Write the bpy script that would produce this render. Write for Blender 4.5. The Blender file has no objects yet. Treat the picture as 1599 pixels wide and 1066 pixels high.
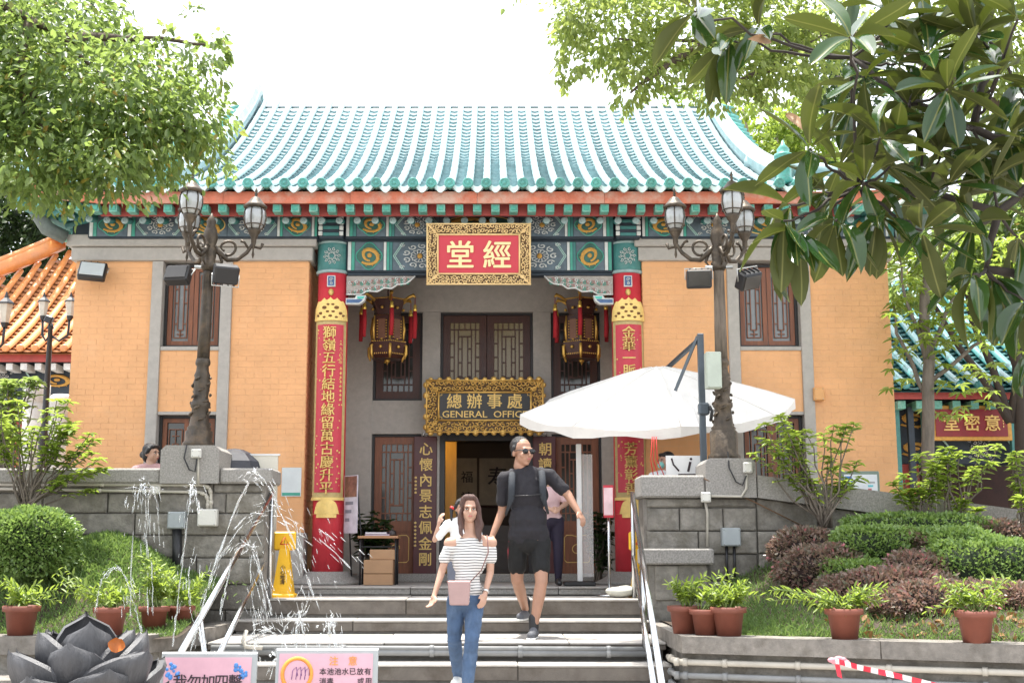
import bpy, math, random
import numpy as np
from mathutils import Vector, Matrix, Euler, noise

# ---------------------------------------------------------------- camera, sky, sun, exposure
scene = bpy.context.scene
col = scene.collection
R = math.radians
PITCH = R(9.46); EYE = 0.41; FPX = 1950.0; CX = 770.0; CY = 533.0
cam_data = bpy.data.cameras.new('camera')
cam = bpy.data.objects.new('camera', cam_data); col.objects.link(cam)
cam.location = (0, 0, EYE); cam.rotation_euler = (R(90) + PITCH, 0, 0)
cam_data.sensor_width = 36; cam_data.lens = FPX / 1599 * 36
cam_data.shift_x = 30 / 1599; cam_data.clip_start = 0.1; cam_data.clip_end = 3000
scene.camera = cam

SUN_EL, SUN_AZ = 79.0, -35.0            # azimuth from +Y (behind the hall) towards -X
world = bpy.data.worlds.new('World'); scene.world = world; world.use_nodes = True
nt = world.node_tree; nt.nodes.clear()
wo = nt.nodes.new('ShaderNodeOutputWorld'); bg = nt.nodes.new('ShaderNodeBackground')
sky = nt.nodes.new('ShaderNodeTexSky'); sky.sky_type = 'NISHITA'; sky.sun_disc = False
sky.sun_elevation = R(SUN_EL); sky.sun_rotation = R(SUN_AZ)
sky.air_density = 1.0; sky.dust_density = 2.0; sky.ozone_density = 1.0
hs = nt.nodes.new('ShaderNodeHueSaturation'); hs.inputs['Saturation'].default_value = 0.25
hs.inputs['Value'].default_value = 1.0
nt.links.new(sky.outputs[0], hs.inputs['Color']); nt.links.new(hs.outputs[0], bg.inputs['Color'])
bg.inputs['Strength'].default_value = 0.15
nt.links.new(bg.outputs[0], wo.inputs[0])
sl = bpy.data.lights.new('sun', 'SUN'); sl.energy = 2.6; sl.angle = R(0.6); sl.color = (1, .95, .87)
so = bpy.data.objects.new('sun', sl); col.objects.link(so)
sd = Vector((math.sin(R(SUN_AZ)) * math.cos(R(SUN_EL)), math.cos(R(SUN_AZ)) * math.cos(R(SUN_EL)), math.sin(R(SUN_EL))))
so.rotation_euler = sd.to_track_quat('Z', 'Y').to_euler(); so.location = (0, 10, 30)
scene.view_settings.view_transform = 'Standard'; scene.view_settings.look = 'None'
scene.view_settings.gamma = 1; scene.view_settings.exposure = 1.9
scene.view_settings.use_curve_mapping = False
scene.render.engine = 'CYCLES'
scene.cycles.max_bounces = 8; scene.cycles.transparent_max_bounces = 12
scene.cycles.caustics_reflective = False; scene.cycles.caustics_refractive = False
scene.cycles.use_denoising = True

# ---------------------------------------------------------------- helpers
rnd = random.Random(7); nr = np.random.default_rng(11)
CT, ST = math.cos(PITCH), math.sin(PITCH)
def W(px, py, Y):
    """world point at depth Y that the survey of the photograph gives for a pixel"""
    x = (px - CX) / FPX; v = (CY - py) / FPX
    d = Vector((x, CT - v * ST, ST + v * CT)); k = Y / d.y
    return Vector((d.x * k, Y, EYE + d.z * k))
def XX(px, Y, z=1.5):
    return (px - CX) / FPX * (Y * CT + (z - EYE) * ST)
def ZZ(py, Y): return W(CX, py, Y).z
def link(o): col.objects.link(o); return o

class MB:
    def __init__(s): s.v = []; s.f = []; s.sm = []
    def add(s, vs, fs, smooth=False):
        b = len(s.v); s.v += [tuple(x) for x in vs]; s.f += [tuple(b + i for i in f) for f in fs]
        s.sm += [smooth] * len(fs); return s
    def box(s, c, d, M=None, ch=0.0):
        hx, hy, hz = d[0] / 2, d[1] / 2, d[2] / 2; c = Vector(c)
        if ch <= 0:
            vs = [(sx * hx, sy * hy, sz * hz) for sz in (-1, 1) for sy in (-1, 1) for sx in (-1, 1)]
            fs = [(0, 2, 3, 1), (4, 5, 7, 6), (0, 1, 5, 4), (2, 6, 7, 3), (0, 4, 6, 2), (1, 3, 7, 5)]
        else:
            ch = min(ch, hx * .9, hy * .9, hz * .9); vs = []; idx = {}
            for sx in (-1, 1):
                for sy in (-1, 1):
                    for sz in (-1, 1):
                        for a in range(3):
                            p = [sx * (hx - ch), sy * (hy - ch), sz * (hz - ch)]; p[a] = (sx * hx, sy * hy, sz * hz)[a]
                            idx[(sx, sy, sz, a)] = len(vs); vs.append(tuple(p))
            fs = []; I = idx
            for sg in (-1, 1):
                q = [I[(sg, -1, -1, 0)], I[(sg, 1, -1, 0)], I[(sg, 1, 1, 0)], I[(sg, -1, 1, 0)]]; fs.append(q if sg > 0 else q[::-1])
                q = [I[(-1, sg, -1, 1)], I[(-1, sg, 1, 1)], I[(1, sg, 1, 1)], I[(1, sg, -1, 1)]]; fs.append(q if sg > 0 else q[::-1])
                q = [I[(-1, -1, sg, 2)], I[(1, -1, sg, 2)], I[(1, 1, sg, 2)], I[(-1, 1, sg, 2)]]; fs.append(q if sg > 0 else q[::-1])
            for a in (-1, 1):
                for b in (-1, 1):
                    q = [I[(a, b, -1, 0)], I[(a, b, 1, 0)], I[(a, b, 1, 1)], I[(a, b, -1, 1)]]; fs.append(q if a * b < 0 else q[::-1])
                    q = [I[(a, -1, b, 0)], I[(a, 1, b, 0)], I[(a, 1, b, 2)], I[(a, -1, b, 2)]]; fs.append(q[::-1] if a * b < 0 else q)
                    q = [I[(-1, a, b, 1)], I[(1, a, b, 1)], I[(1, a, b, 2)], I[(-1, a, b, 2)]]; fs.append(q if a * b < 0 else q[::-1])
            for sx in (-1, 1):
                for sy in (-1, 1):
                    for sz in (-1, 1):
                        q = [I[(sx, sy, sz, 0)], I[(sx, sy, sz, 1)], I[(sx, sy, sz, 2)]]
                        fs.append(q if sx * sy * sz > 0 else q[::-1])
        if M is not None: vs = [c + (M @ Vector(p)) for p in vs]
        else: vs = [(p[0] + c.x, p[1] + c.y, p[2] + c.z) for p in vs]
        return s.add(vs, fs)
    def mm(s, x0, x1, y0, y1, z0, z1, ch=0.0):
        return s.box(((x0 + x1) / 2, (y0 + y1) / 2, (z0 + z1) / 2), (abs(x1 - x0), abs(y1 - y0), abs(z1 - z0)), None, ch)
    def bar(s, a, b, w, h=None):
        a = Vector(a); b = Vector(b); d = b - a; h = h or w
        q = d.to_track_quat('Z', 'Y').to_matrix(); return s.box((a + b) / 2, (w, h, d.length), q)
    def tube(s, path, rad, n=8, cap=True, smooth=True, squash=1.0):
        P = [Vector(p) for p in path]; rr = rad if isinstance(rad, (list, tuple)) else [rad] * len(P)
        vs = []; fs = []; up = None
        for i, p in enumerate(P):
            t = (P[min(i + 1, len(P) - 1)] - P[max(i - 1, 0)])
            t = t.normalized() if t.length > 1e-9 else Vector((0, 0, 1))
            if up is None: up = Vector((0, 0, 1)) if abs(t.z) < .9 else Vector((0, 1, 0))
            a = t.cross(up)
            if a.length < 1e-6: a = t.orthogonal()
            a.normalize(); b = t.cross(a).normalized(); up = -b if b.dot(up) < 0 else b
            b = up
            for k in range(n):
                th = 2 * math.pi * k / n
                vs.append(p + a * (math.cos(th) * rr[i]) + b * (math.sin(th) * rr[i] * squash))
        for i in range(len(P) - 1):
            for k in range(n):
                k2 = (k + 1) % n; fs.append((i * n + k, i * n + k2, (i + 1) * n + k2, (i + 1) * n + k))
        if cap: fs.append(tuple(range(n))[::-1]); fs.append(tuple((len(P) - 1) * n + k for k in range(n)))
        return s.add(vs, fs, smooth)
    def lathe(s, prof, c=(0, 0, 0), n=16, smooth=True, M=None, lobes=0, amp=0):
        vs = []; fs = []; c = Vector(c)
        for r, z in prof:
            for k in range(n):
                th = 2 * math.pi * k / n; q = r * (1 + (amp * math.cos(lobes * th) if lobes else 0))
                p = Vector((q * math.cos(th), q * math.sin(th), z)); vs.append(c + (M @ p if M is not None else p))
        for i in range(len(prof) - 1):
            for k in range(n):
                k2 = (k + 1) % n; fs.append((i * n + k, i * n + k2, (i + 1) * n + k2, (i + 1) * n + k))
        fs.append(tuple(range(n))[::-1]); fs.append(tuple((len(prof) - 1) * n + k for k in range(n)))
        return s.add(vs, fs, smooth)
    def prism(s, poly, y0, y1):
        """polygon in XZ (counter-clockwise seen from the camera), extruded from y0 to y1"""
        n = len(poly); vs = [(p[0], y0, p[1]) for p in poly] + [(p[0], y1, p[1]) for p in poly]
        fs = [tuple(range(n)), tuple(range(n, 2 * n))[::-1]]
        for i in range(n): j = (i + 1) % n; fs.append((j, i, n + i, n + j))
        return s.add(vs, fs)
    def prismz(s, poly, z0, z1):
        n = len(poly); vs = [(p[0], p[1], z0) for p in poly] + [(p[0], p[1], z1) for p in poly]
        fs = [tuple(range(n))[::-1], tuple(range(n, 2 * n))]
        for i in range(n): j = (i + 1) % n; fs.append((i, j, n + j, n + i))
        return s.add(vs, fs)
    def grid(s, pts, smooth=True, flip=False):
        m = len(pts); n = len(pts[0]); vs = [p for r in pts for p in r]; fs = []
        for i in range(m - 1):
            for j in range(n - 1):
                q = (i * n + j, i * n + j + 1, (i + 1) * n + j + 1, (i + 1) * n + j); fs.append(q[::-1] if flip else q)
        return s.add(vs, fs, smooth)
    def ball(s, c, r, n=10, m=7, sx=1, sy=1, sz=1):
        prof = [(max(1e-4, math.sin(math.pi * i / m)) * r, -math.cos(math.pi * i / m) * r * sz) for i in range(m + 1)]
        return s.lathe(prof, c, n, True, Matrix.Diagonal((sx, sy, 1)))
    def mesh(s, name):
        me = bpy.data.meshes.new(name); me.from_pydata(s.v, [], s.f); me.polygons.foreach_set('use_smooth', s.sm); me.update(); return me
    def build(s, name, mat, parent=None, loc=None, rot=None):
        me = s.mesh(name); o = bpy.data.objects.new(name, me); link(o)
        if mat: me.materials.append(mat)
        if parent is not None: o.parent = parent
        if loc is not None: o.location = loc
        if rot is not None: o.rotation_euler = rot
        return o

def inst(name, me, parent=None, loc=(0, 0, 0), rot=(0, 0, 0), sc=(1, 1, 1)):
    o = bpy.data.objects.new(name, me); link(o); o.parent = parent; o.location = loc; o.rotation_euler = rot; o.scale = sc; return o
def tag(o, label, cat, group=None):
    o['label'] = label; o['category'] = cat
    if group: o['group'] = group
    return o
def thing(name, label, cat, loc=(0, 0, 0), group=None, rz=0):
    o = bpy.data.objects.new(name, None); link(o); o.location = loc; o.rotation_euler = (0, 0, rz); o.empty_display_size = .1
    return tag(o, label, cat, group)
def struct(o): o['kind'] = 'structure'; return o
def stuff(o): o['kind'] = 'stuff'; return o

MATS = {}
def M(name, c, rough=.6, var=.18, sc=6., bump=.15, bsc=60., metal=0., coat=0., c2=None, c2f=.5, spec=.5, emit=None, es=0., alpha=1., trans=0., sheen=0., stretch=None, rand=.0, ior=None):
    """procedural surface: base colour with two scales of noise, optional second colour in patches, fine bump"""
    if name in MATS: return MATS[name]
    m = bpy.data.materials.new(name); m.use_nodes = True; t = m.node_tree; L = t.links; N = t.nodes
    b = N['Principled BSDF']
    tc = N.new('ShaderNodeTexCoord'); mp = N.new('ShaderNodeMapping'); L.new(tc.outputs['Object'], mp.inputs[0])
    oi = N.new('ShaderNodeObjectInfo')
    ad = N.new('ShaderNodeVectorMath'); ad.operation = 'MULTIPLY_ADD'
    ad.inputs[1].default_value = (1, 1, 1); L.new(mp.outputs[0], ad.inputs[0])
    cmb = N.new('ShaderNodeCombineXYZ'); mu = N.new('ShaderNodeMath'); mu.operation = 'MULTIPLY'; mu.inputs[1].default_value = 37.
    L.new(oi.outputs['Random'], mu.inputs[0]); L.new(mu.outputs[0], cmb.inputs[0]); L.new(mu.outputs[0], cmb.inputs[2]); L.new(cmb.outputs[0], ad.inputs[2])
    if stretch: mp.inputs['Scale'].default_value = stretch
    n1 = N.new('ShaderNodeTexNoise'); n1.inputs['Scale'].default_value = sc; n1.inputs['Detail'].default_value = 6; n1.inputs['Roughness'].default_value = .65
    L.new(ad.outputs[0], n1.inputs['Vector'])
    rp = N.new('ShaderNodeValToRGB'); rp.color_ramp.elements[0].position = .3; rp.color_ramp.elements[1].position = .7
    rp.color_ramp.elements[0].color = tuple(x * (1 - var) for x in c) + (1,); rp.color_ramp.elements[1].color = tuple(min(1, x * (1 + var)) for x in c) + (1,)
    L.new(n1.outputs['Fac'], rp.inputs[0]); outc = rp.outputs[0]
    if c2 is not None:
        n2 = N.new('ShaderNodeTexNoise'); n2.inputs['Scale'].default_value = sc * .45; n2.inputs['Detail'].default_value = 8; n2.inputs['Roughness'].default_value = .7
        L.new(ad.outputs[0], n2.inputs['Vector'])
        r2 = N.new('ShaderNodeMapRange'); r2.inputs[1].default_value = .62 - .25 * c2f; r2.inputs[2].default_value = .8 - .25 * c2f; r2.inputs[4].default_value = min(1, c2f * 1.4)
        L.new(n2.outputs['Fac'], r2.inputs[0])
        mx = N.new('ShaderNodeMix'); mx.data_type = 'RGBA'; L.new(r2.outputs[0], mx.inputs[0]); L.new(outc, mx.inputs[6]); mx.inputs[7].default_value = tuple(c2) + (1,); outc = mx.outputs[2]
    if rand > 0:
        h = N.new('ShaderNodeHueSaturation'); mr = N.new('ShaderNodeMapRange'); mr.inputs[3].default_value = 1 - rand; mr.inputs[4].default_value = 1 + rand
        L.new(oi.outputs['Random'], mr.inputs[0]); L.new(mr.outputs[0], h.inputs['Value']); L.new(outc, h.inputs['Color']); outc = h.outputs[0]
    L.new(outc, b.inputs['Base Color'])
    b.inputs['Roughness'].default_value = rough; b.inputs['Metallic'].default_value = metal
    b.inputs['Specular IOR Level'].default_value = spec; b.inputs['Coat Weight'].default_value = coat; b.inputs['Coat Roughness'].default_value = .12
    if ior: b.inputs['IOR'].default_value = ior
    b.inputs['Alpha'].default_value = alpha; b.inputs['Transmission Weight'].default_value = trans
    if sheen: b.inputs['Sheen Weight'].default_value = sheen
    if rough > .12:
        mr = N.new('ShaderNodeMapRange'); mr.inputs[3].default_value = max(.02, rough - .12); mr.inputs[4].default_value = min(1, rough + .12); L.new(n1.outputs['Fac'], mr.inputs[0]); L.new(mr.outputs[0], b.inputs['Roughness'])
    if emit: b.inputs['Emission Color'].default_value = tuple(emit) + (1,); b.inputs['Emission Strength'].default_value = es
    if bump > 0:
        nb = N.new('ShaderNodeTexNoise'); nb.inputs['Scale'].default_value = bsc; nb.inputs['Detail'].default_value = 4; L.new(ad.outputs[0], nb.inputs['Vector'])
        bp = N.new('ShaderNodeBump'); bp.inputs['Strength'].default_value = bump; bp.inputs['Distance'].default_value = .01; L.new(nb.outputs['Fac'], bp.inputs['Height']); L.new(bp.outputs[0], b.inputs['Normal'])
    MATS[name] = m; return m
def LEAF(name, ca, cb, tcol, rough=.45, tf=.4, back=None, cc=None, rib=False):
    """leaf: colour differs leaf by leaf, light passes through"""
    if name in MATS: return MATS[name]
    m = bpy.data.materials.new(name); m.use_nodes = True; t = m.node_tree; L = t.links; N = t.nodes
    b = N['Principled BSDF']; out = N['Material Output']
    g = N.new('ShaderNodeNewGeometry'); rp = N.new('ShaderNodeValToRGB'); rp.color_ramp.elements[0].color = tuple(ca) + (1,); rp.color_ramp.elements[1].color = tuple(cb) + (1,)
    if cc is not None:
        e = rp.color_ramp.elements.new(.97); e.color = tuple(cb) + (1,); rp.color_ramp.elements[2].color = tuple(cc) + (1,); rp.color_ramp.elements[1].position = .93
    oi = N.new('ShaderNodeObjectInfo'); ad = N.new('ShaderNodeMath'); ad.operation = 'ADD'; fr = N.new('ShaderNodeMath'); fr.operation = 'FRACT'
    L.new(g.outputs['Random Per Island'], ad.inputs[0]); L.new(oi.outputs['Random'], ad.inputs[1]); L.new(ad.outputs[0], fr.inputs[0]); L.new(fr.outputs[0], rp.inputs[0])
    outc = rp.outputs[0]
    if back is not None:
        mx = N.new('ShaderNodeMix'); mx.data_type = 'RGBA'; L.new(g.outputs['Backfacing'], mx.inputs[0]); L.new(outc, mx.inputs[6]); mx.inputs[7].default_value = tuple(back) + (1,); outc = mx.outputs[2]
        ro = N.new('ShaderNodeMapRange'); ro.inputs[3].default_value = rough; ro.inputs[4].default_value = .7; L.new(g.outputs['Backfacing'], ro.inputs[0]); L.new(ro.outputs[0], b.inputs['Roughness'])
    else: b.inputs['Roughness'].default_value = rough
    if rib:      # paler midrib along the blade
        tc = N.new('ShaderNodeTexCoord'); sp = N.new('ShaderNodeSeparateXYZ'); L.new(tc.outputs['Object'], sp.inputs[0]); ab = N.new('ShaderNodeMath'); ab.operation = 'ABSOLUTE'; L.new(sp.outputs[0], ab.inputs[0])
        mr = N.new('ShaderNodeMapRange'); mr.inputs[1].default_value = .006; mr.inputs[2].default_value = .016; mr.inputs[3].default_value = .7; mr.inputs[4].default_value = 0; L.new(ab.outputs[0], mr.inputs[0])
        mx = N.new('ShaderNodeMix'); mx.data_type = 'RGBA'; L.new(mr.outputs[0], mx.inputs[0]); L.new(outc, mx.inputs[6]); mx.inputs[7].default_value = (.2, .2, .06, 1); outc = mx.outputs[2]
    L.new(outc, b.inputs['Base Color'])
    tr = N.new('ShaderNodeBsdfTranslucent'); tr.inputs[0].default_value = tuple(tcol) + (1,)
    ms = N.new('ShaderNodeMixShader'); ms.inputs[0].default_value = tf; L.new(b.outputs[0], ms.inputs[1]); L.new(tr.outputs[0], ms.inputs[2]); L.new(ms.outputs[0], out.inputs[0])
    MATS[name] = m; return m

# ------------------------------------------------ lettering (built-in font, turned into mesh)
def text_mesh(body, size, depth=.01, bold=0., align='CENTER'):
    cu = bpy.data.curves.new('lettering', 'FONT'); cu.body = body; cu.size = size; cu.extrude = depth / 2; cu.offset = bold * size
    cu.align_x = align; cu.align_y = 'CENTER'; cu.resolution_u = 2
    o = bpy.data.objects.new('lettering', cu); link(o); dg = bpy.context.evaluated_depsgraph_get(); dg.update()
    me = bpy.data.meshes.new_from_object(o.evaluated_get(dg)); bpy.data.objects.remove(o); bpy.data.curves.remove(cu)
    return me
def text(body, size, mat, parent, loc, depth=.01, bold=.012, name='lettering', rot=(R(90), 0, 0), sx=1., sz=1., wrap=None, center=False):
    me0 = text_mesh(body, size, depth, 0.); bo = bold * size * .8
    if bo > 0:      # heavier strokes: the glyph spread sideways by a hair
        src = np.array([v.co[:] for v in me0.vertices]); pol = [tuple(p.vertices) for p in me0.polygons]; V = []; Fc = []
        for q, (dx, dy) in enumerate(((0, 0), (bo, 0), (-bo, 0), (0, bo * .7), (0, -bo * .7), (bo * .7, bo * .5), (-bo * .7, -bo * .5))):
            Fc += [tuple(i + len(V) for i in p) for p in pol]; V += [(v[0] + dx, v[1] + dy, v[2] + q * .0002) for v in src]
        me = bpy.data.meshes.new('lettering'); me.from_pydata(V, [], Fc); bpy.data.meshes.remove(me0)
    else: me = me0
    me.materials.clear(); me.materials.append(mat)
    n = len(me.vertices); a = np.empty(n * 3, dtype=np.float32); me.vertices.foreach_get('co', a); a = a.reshape(-1, 3)
    if n:
        cxy = (a[:, :2].max(0) + a[:, :2].min(0)) / 2 if center else np.array([0, (a[:, 1].max() + a[:, 1].min()) / 2])
        a[:, :2] -= cxy
        a[:, 0] *= sx; a[:, 1] *= sz
        if wrap:
            th = a[:, 0] / wrap; r = wrap + a[:, 2]; a[:, 0] = r * np.sin(th); a[:, 2] = r * np.cos(th) - wrap
        me.vertices.foreach_set('co', a.ravel()); me.update()
    return inst(name, me, parent, loc, rot)

# ------------------------------------------------ foliage
def unit(a): return a / np.maximum(np.linalg.norm(a, axis=1, keepdims=True), 1e-9)
def leaf_arrays(P, D, Nn, Ln, wr=.42, fold=.18, droop=.12):
    D = unit(D); S = unit(np.cross(D, Nn)); U = unit(np.cross(S, D)); L = Ln[:, None]; w = L * wr / 2
    b = P; t = P + D * L - U * L * droop
    l1 = P + D * L * .3 + S * w * .9 + U * L * fold * .3; r1 = P + D * L * .3 - S * w * .9 + U * L * fold * .3
    l2 = P + D * L * .68 + S * w * .75 + U * L * (fold * .3 - droop * .4); r2 = P + D * L * .68 - S * w * .75 + U * L * (fold * .3 - droop * .4)
    V = np.stack([b, l1, l2, t, r2, r1], 1).reshape(-1, 3)
    n = len(P); k = np.arange(n)[:, None] * 6
    Fq = np.concatenate([k + np.array([0, 3, 2, 1]), k + np.array([0, 5, 4, 3])], 0)
    return V, Fq
def arr_mesh(name, V, Fq, mat):
    me = bpy.data.meshes.new(name); nf = len(Fq)
    me.vertices.add(len(V)); me.vertices.foreach_set('co', np.asarray(V, dtype=np.float32).ravel())
    me.loops.add(nf * 4); me.loops.foreach_set('vertex_index', np.asarray(Fq, dtype=np.int32).ravel())
    me.polygons.add(nf); me.polygons.foreach_set('loop_start', np.arange(nf, dtype=np.int32) * 4)
    me.update(calc_edges=True); me.materials.append(mat); return me
def leaves(name, P, D, Nn, Ln, mat, parent=None, wr=.42, fold=.18, droop=.12, loc=(0, 0, 0)):
    V, Fq = leaf_arrays(np.asarray(P, float), np.asarray(D, float), np.asarray(Nn, float), np.asarray(Ln, float), wr, fold, droop)
    return inst(name, arr_mesh(name, V, Fq, mat), parent, loc)
def rdir(n): return unit(nr.normal(size=(n, 3)))
def blob_points(blobs, n, shell=.55, jit=.11):
    """points in a union of ellipsoids, biased to the outside and gathered into sprays"""
    vol = np.array([b[3] * b[4] * b[5] for b in blobs]); cnt = nr.multinomial(n, vol / vol.sum()); out = []; ctr = []
    for b, k in zip(blobs, cnt):
        if k == 0: continue
        m = max(3, k // 9); s = rdir(m) * (shell + (1 - shell) * nr.random((m, 1))) ** .6
        j = nr.integers(0, m, k); p = s[j] + nr.normal(size=(k, 3)) * jit
        out.append(p * np.array(b[3:6]) + np.array(b[:3])); ctr.append(np.repeat([b[:3]], k, 0))
    return np.concatenate(out), np.concatenate(ctr)
def crown(name, blobs, n, size, mat, parent, shell=.5, wr=.5, droop=.15, hang=.5, jit=.11):
    P, C = blob_points(blobs, n, shell, jit); k = len(P)
    o = unit(P - C) + rdir(k) * .9; o[:, 2] -= hang; Nn = rdir(k) * .8 + np.array([0, 0, 1.])
    return leaves(name, P, o, Nn, size * (0.6 + .8 * nr.random(k)), mat, parent, wr, .2, droop)
def wobble(a, b, n, amp, seed):
    r = random.Random(seed); a = Vector(a); b = Vector(b); L = (b - a).length; out = []
    for i in range(n + 1):
        t = i / n; e = math.sin(math.pi * t) if n > 1 else 0
        out.append(a.lerp(b, t) + Vector((r.uniform(-1, 1), r.uniform(-1, 1), r.uniform(-1, 1))) * amp * L * e)
    return out

# ------------------------------------------------ bodies: joined volumes grown into one continuous skin
def capsule(mb, a, b, ra, rb, n=12):
    a = Vector(a); b = Vector(b); d = b - a; L = max(d.length, 1e-5); q = d.to_track_quat('Z', 'Y').to_matrix(); prof = []
    for i in range(5): t = -math.pi / 2 + i * math.pi / 8; prof.append((max(1e-4, ra * math.cos(t)), ra * math.sin(t)))
    for i in range(5): t = i * math.pi / 8; prof.append((max(1e-4, rb * math.cos(t)), L + rb * math.sin(t)))
    mb.lathe(prof, a, n, True, q)
def skin(name, prims, mat, parent=None, voxel=.012, smooth=6, loc=(0, 0, 0), post=None):
    mb = MB()
    for p in prims:
        if p[0] == 'c': capsule(mb, *p[1:])
        elif p[0] == 'e':
            c, r = p[1], p[2]; m = Matrix.Diagonal(Vector(r)); m = (p[3].to_matrix() @ m) if len(p) > 3 else m
            prof = [(max(1e-3, math.sin(math.pi * i / 8)), -math.cos(math.pi * i / 8)) for i in range(9)]
            mb.lathe(prof, c, 14, True, m)
        elif p[0] == 'b': mb.box(p[1], p[2], p[3].to_matrix() if len(p) > 3 else None, .01)
    me = mb.mesh(name); o = bpy.data.objects.new(name, me); link(o)
    r = o.modifiers.new('r', 'REMESH'); r.mode = 'VOXEL'; r.voxel_size = voxel
    s = o.modifiers.new('s', 'SMOOTH'); s.factor = .5; s.iterations = smooth
    dg = bpy.context.evaluated_depsgraph_get(); dg.update(); m2 = bpy.data.meshes.new_from_object(o.evaluated_get(dg)); bpy.data.objects.remove(o)
    m2.polygons.foreach_set('use_smooth', [True] * len(m2.polygons)); m2.name = name
    if post: post(m2)
    m2.materials.clear(); m2.materials.append(mat)
    return inst(name, m2, parent, loc)

def folds(amp, sx, sz, wav=0.):
    """cloth creases (or waves of hair) pressed into a grown surface"""
    def f(me):
        out = []
        for v in me.vertices:
            c = v.co; k = noise.noise(Vector((c.x * sx, c.y * sx, c.z * sz))) + .5 * noise.noise(Vector((c.x * sx * 2.3 + 7, c.y * sx * 2.3, c.z * sz * 2.1)))
            out.append(v.co + v.normal * (amp * k) + Vector((wav * math.sin(c.z * 42 + c.y * 20), 0, 0)))
        for v, p in zip(me.vertices, out): v.co = p
    return f
# ================================================================ MATERIALS
GRAN = M('granite', (.21, .192, .17), .85, .3, 11, .5, 120, c2=(.12, .105, .085), c2f=.5, rand=.1)
GRANL = M('granite_light', (.29, .275, .255), .85, .38, 60, .5, 200, c2=(.18, .17, .15), c2f=.35, rand=.06)
STONE = M('wall_stone', (.21, .195, .17), .9, .35, 9, 1., 34, c2=(.12, .108, .085), c2f=.6, rand=.16)
MORTAR = M('mortar', (.19, .18, .165), .95, .2, 10, .4, 90)
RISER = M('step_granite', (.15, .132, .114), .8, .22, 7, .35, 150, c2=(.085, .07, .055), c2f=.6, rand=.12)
TREAD = M('sunlit_tread', (.36, .34, .315), .8, .15, 8, .3, 150, c2=(.27, .25, .22), c2f=.4, rand=.06)  # paler than the step granite: sunlight on the treads put into the colour
PAVE = M('paving', (.33, .31, .29), .85, .18, 4, .3, 120, c2=(.22, .21, .19), c2f=.4)
CONC = M('shanghai_plaster', (.42, .395, .36), .85, .1, 14, .3, 220, c2=(.31, .29, .265), c2f=.35)
BRICK = M('orange_brick', (.75, .402, .188), .75, .1, 2.6, .25, 120, c2=(.78, .47, .26), c2f=.35)
BRMORT = M('brick_mortar', (.74, .46, .26), .9, .08, 10, .2, 120)
RED = M('red_lacquer', (.70, .05, .07), .42, .1, 3, .04, 40, c2=(.68, .12, .12), c2f=.25)
REDF = M('faded_red_board', (.60, .185, .11), .8, .2, 6, .4, 50, c2=(.60, .40, .32), c2f=.62)
REDD = M('dark_red_paint', (.36, .06, .05), .6, .2, 6, .1, 60)
NAVY = M('navy_paint', (.022, .035, .05), .6, .3, 9, .15, 60)
TEALP = M('teal_paint', (.05, .20, .19), .55, .25, 7, .15, 60, c2=(.2, .33, .3), c2f=.3)
GRNP = M('green_paint', (.06, .33, .25), .55, .2, 9, .15, 60, c2=(.25, .42, .36), c2f=.35)
RAFT = M('rafter_green', (.12, .36, .29), .6, .3, 20, .2, 60, c2=(.32, .46, .39), c2f=.5, rand=.15)
WHTP = M('white_paint', (.62, .64, .62), .6, .15, 12, .15, 60)
BLUP = M('blue_paint', (.07, .13, .26), .55, .25, 12, .1, 60)
BLUG = M('grey_blue_paint', (.10, .14, .17), .6, .3, 10, .1, 60)
GOLD = M('gilt', (.75, .47, .13), .38, .25, 16, .5, 70, metal=.55, c2=(.5, .27, .06), c2f=.4)
GOLDP = M('gold_paint', (.72, .50, .16), .5, .15, 20, .2, 80, metal=.15)
GOLDC = M('cream_gold', (.86, .68, .36), .5, .06, 10, .05, 60, metal=.1)
GOLDD = M('old_gold_paint', (.55, .30, .06), .55, .25, 16, .3, 70, metal=.15)
SIGNR = M('sign_red', (.53, .035, .06), .45, .05, 4, .03, 50)
SIGNK = M('sign_black', (.012, .013, .016), .35, .2, 6, .05, 60)
MAROON = M('maroon_board', (.075, .012, .014), .42, .2, 5, .05, 60)
WOOD = M('window_wood', (.21, .075, .035), .5, .3, 5, .2, 40, stretch=(6, 6, .6))
WOODD = M('dark_wood', (.06, .02, .013), .5, .3, 5, .15, 40, stretch=(6, 6, .6))
BLKW = M('black_frame', (.018, .016, .017), .5, .2, 5, .1, 50)
GLASSG = M('frosted_pane', (.22, .235, .24), .25, .15, 3, .02, 30, spec=.6)
GLASSD = M('dark_pane', (.035, .032, .028), .12, .3, 2, .0, 30, spec=.7)
GLASSW = M('lit_pane', (.075, .062, .045), .25, .2, 2, .0, 30, emit=(1, .72, .3), es=.02)
GLAZE = M('roof_glaze', (.25, .37, .385), .45, .2, 5, .2, 30, coat=.15, c2=(.37, .47, .48), c2f=.6, rand=.06)
GLAZED = M('roof_glaze_deep', (.22, .335, .355), .45, .3, 14, .15, 30, coat=.15, c2=(.38, .49, .51), c2f=.5, rand=.1)
DISC = M('eave_glaze', (.08, .33, .29), .35, .25, 25, .2, 40, coat=.4, c2=(.2, .42, .39), c2f=.3, rand=.15)
ORNG = M('orange_glaze', (.62, .25, .075), .4, .2, 3, .2, 30, coat=.3, c2=(.5, .27, .16), c2f=.35, rand=.1)
STEEL = M('stainless', (.62, .63, .64), .22, .05, 4, .0, 30, metal=1.)
PIPEG = M('grey_pvc', (.22, .225, .225), .5, .15, 6, .05, 60, c2=(.25, .24, .22), c2f=.3)
PIPEW = M('cream_pvc', (.45, .42, .36), .5, .12, 6, .05, 60, c2=(.36, .33, .28), c2f=.35)
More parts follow.
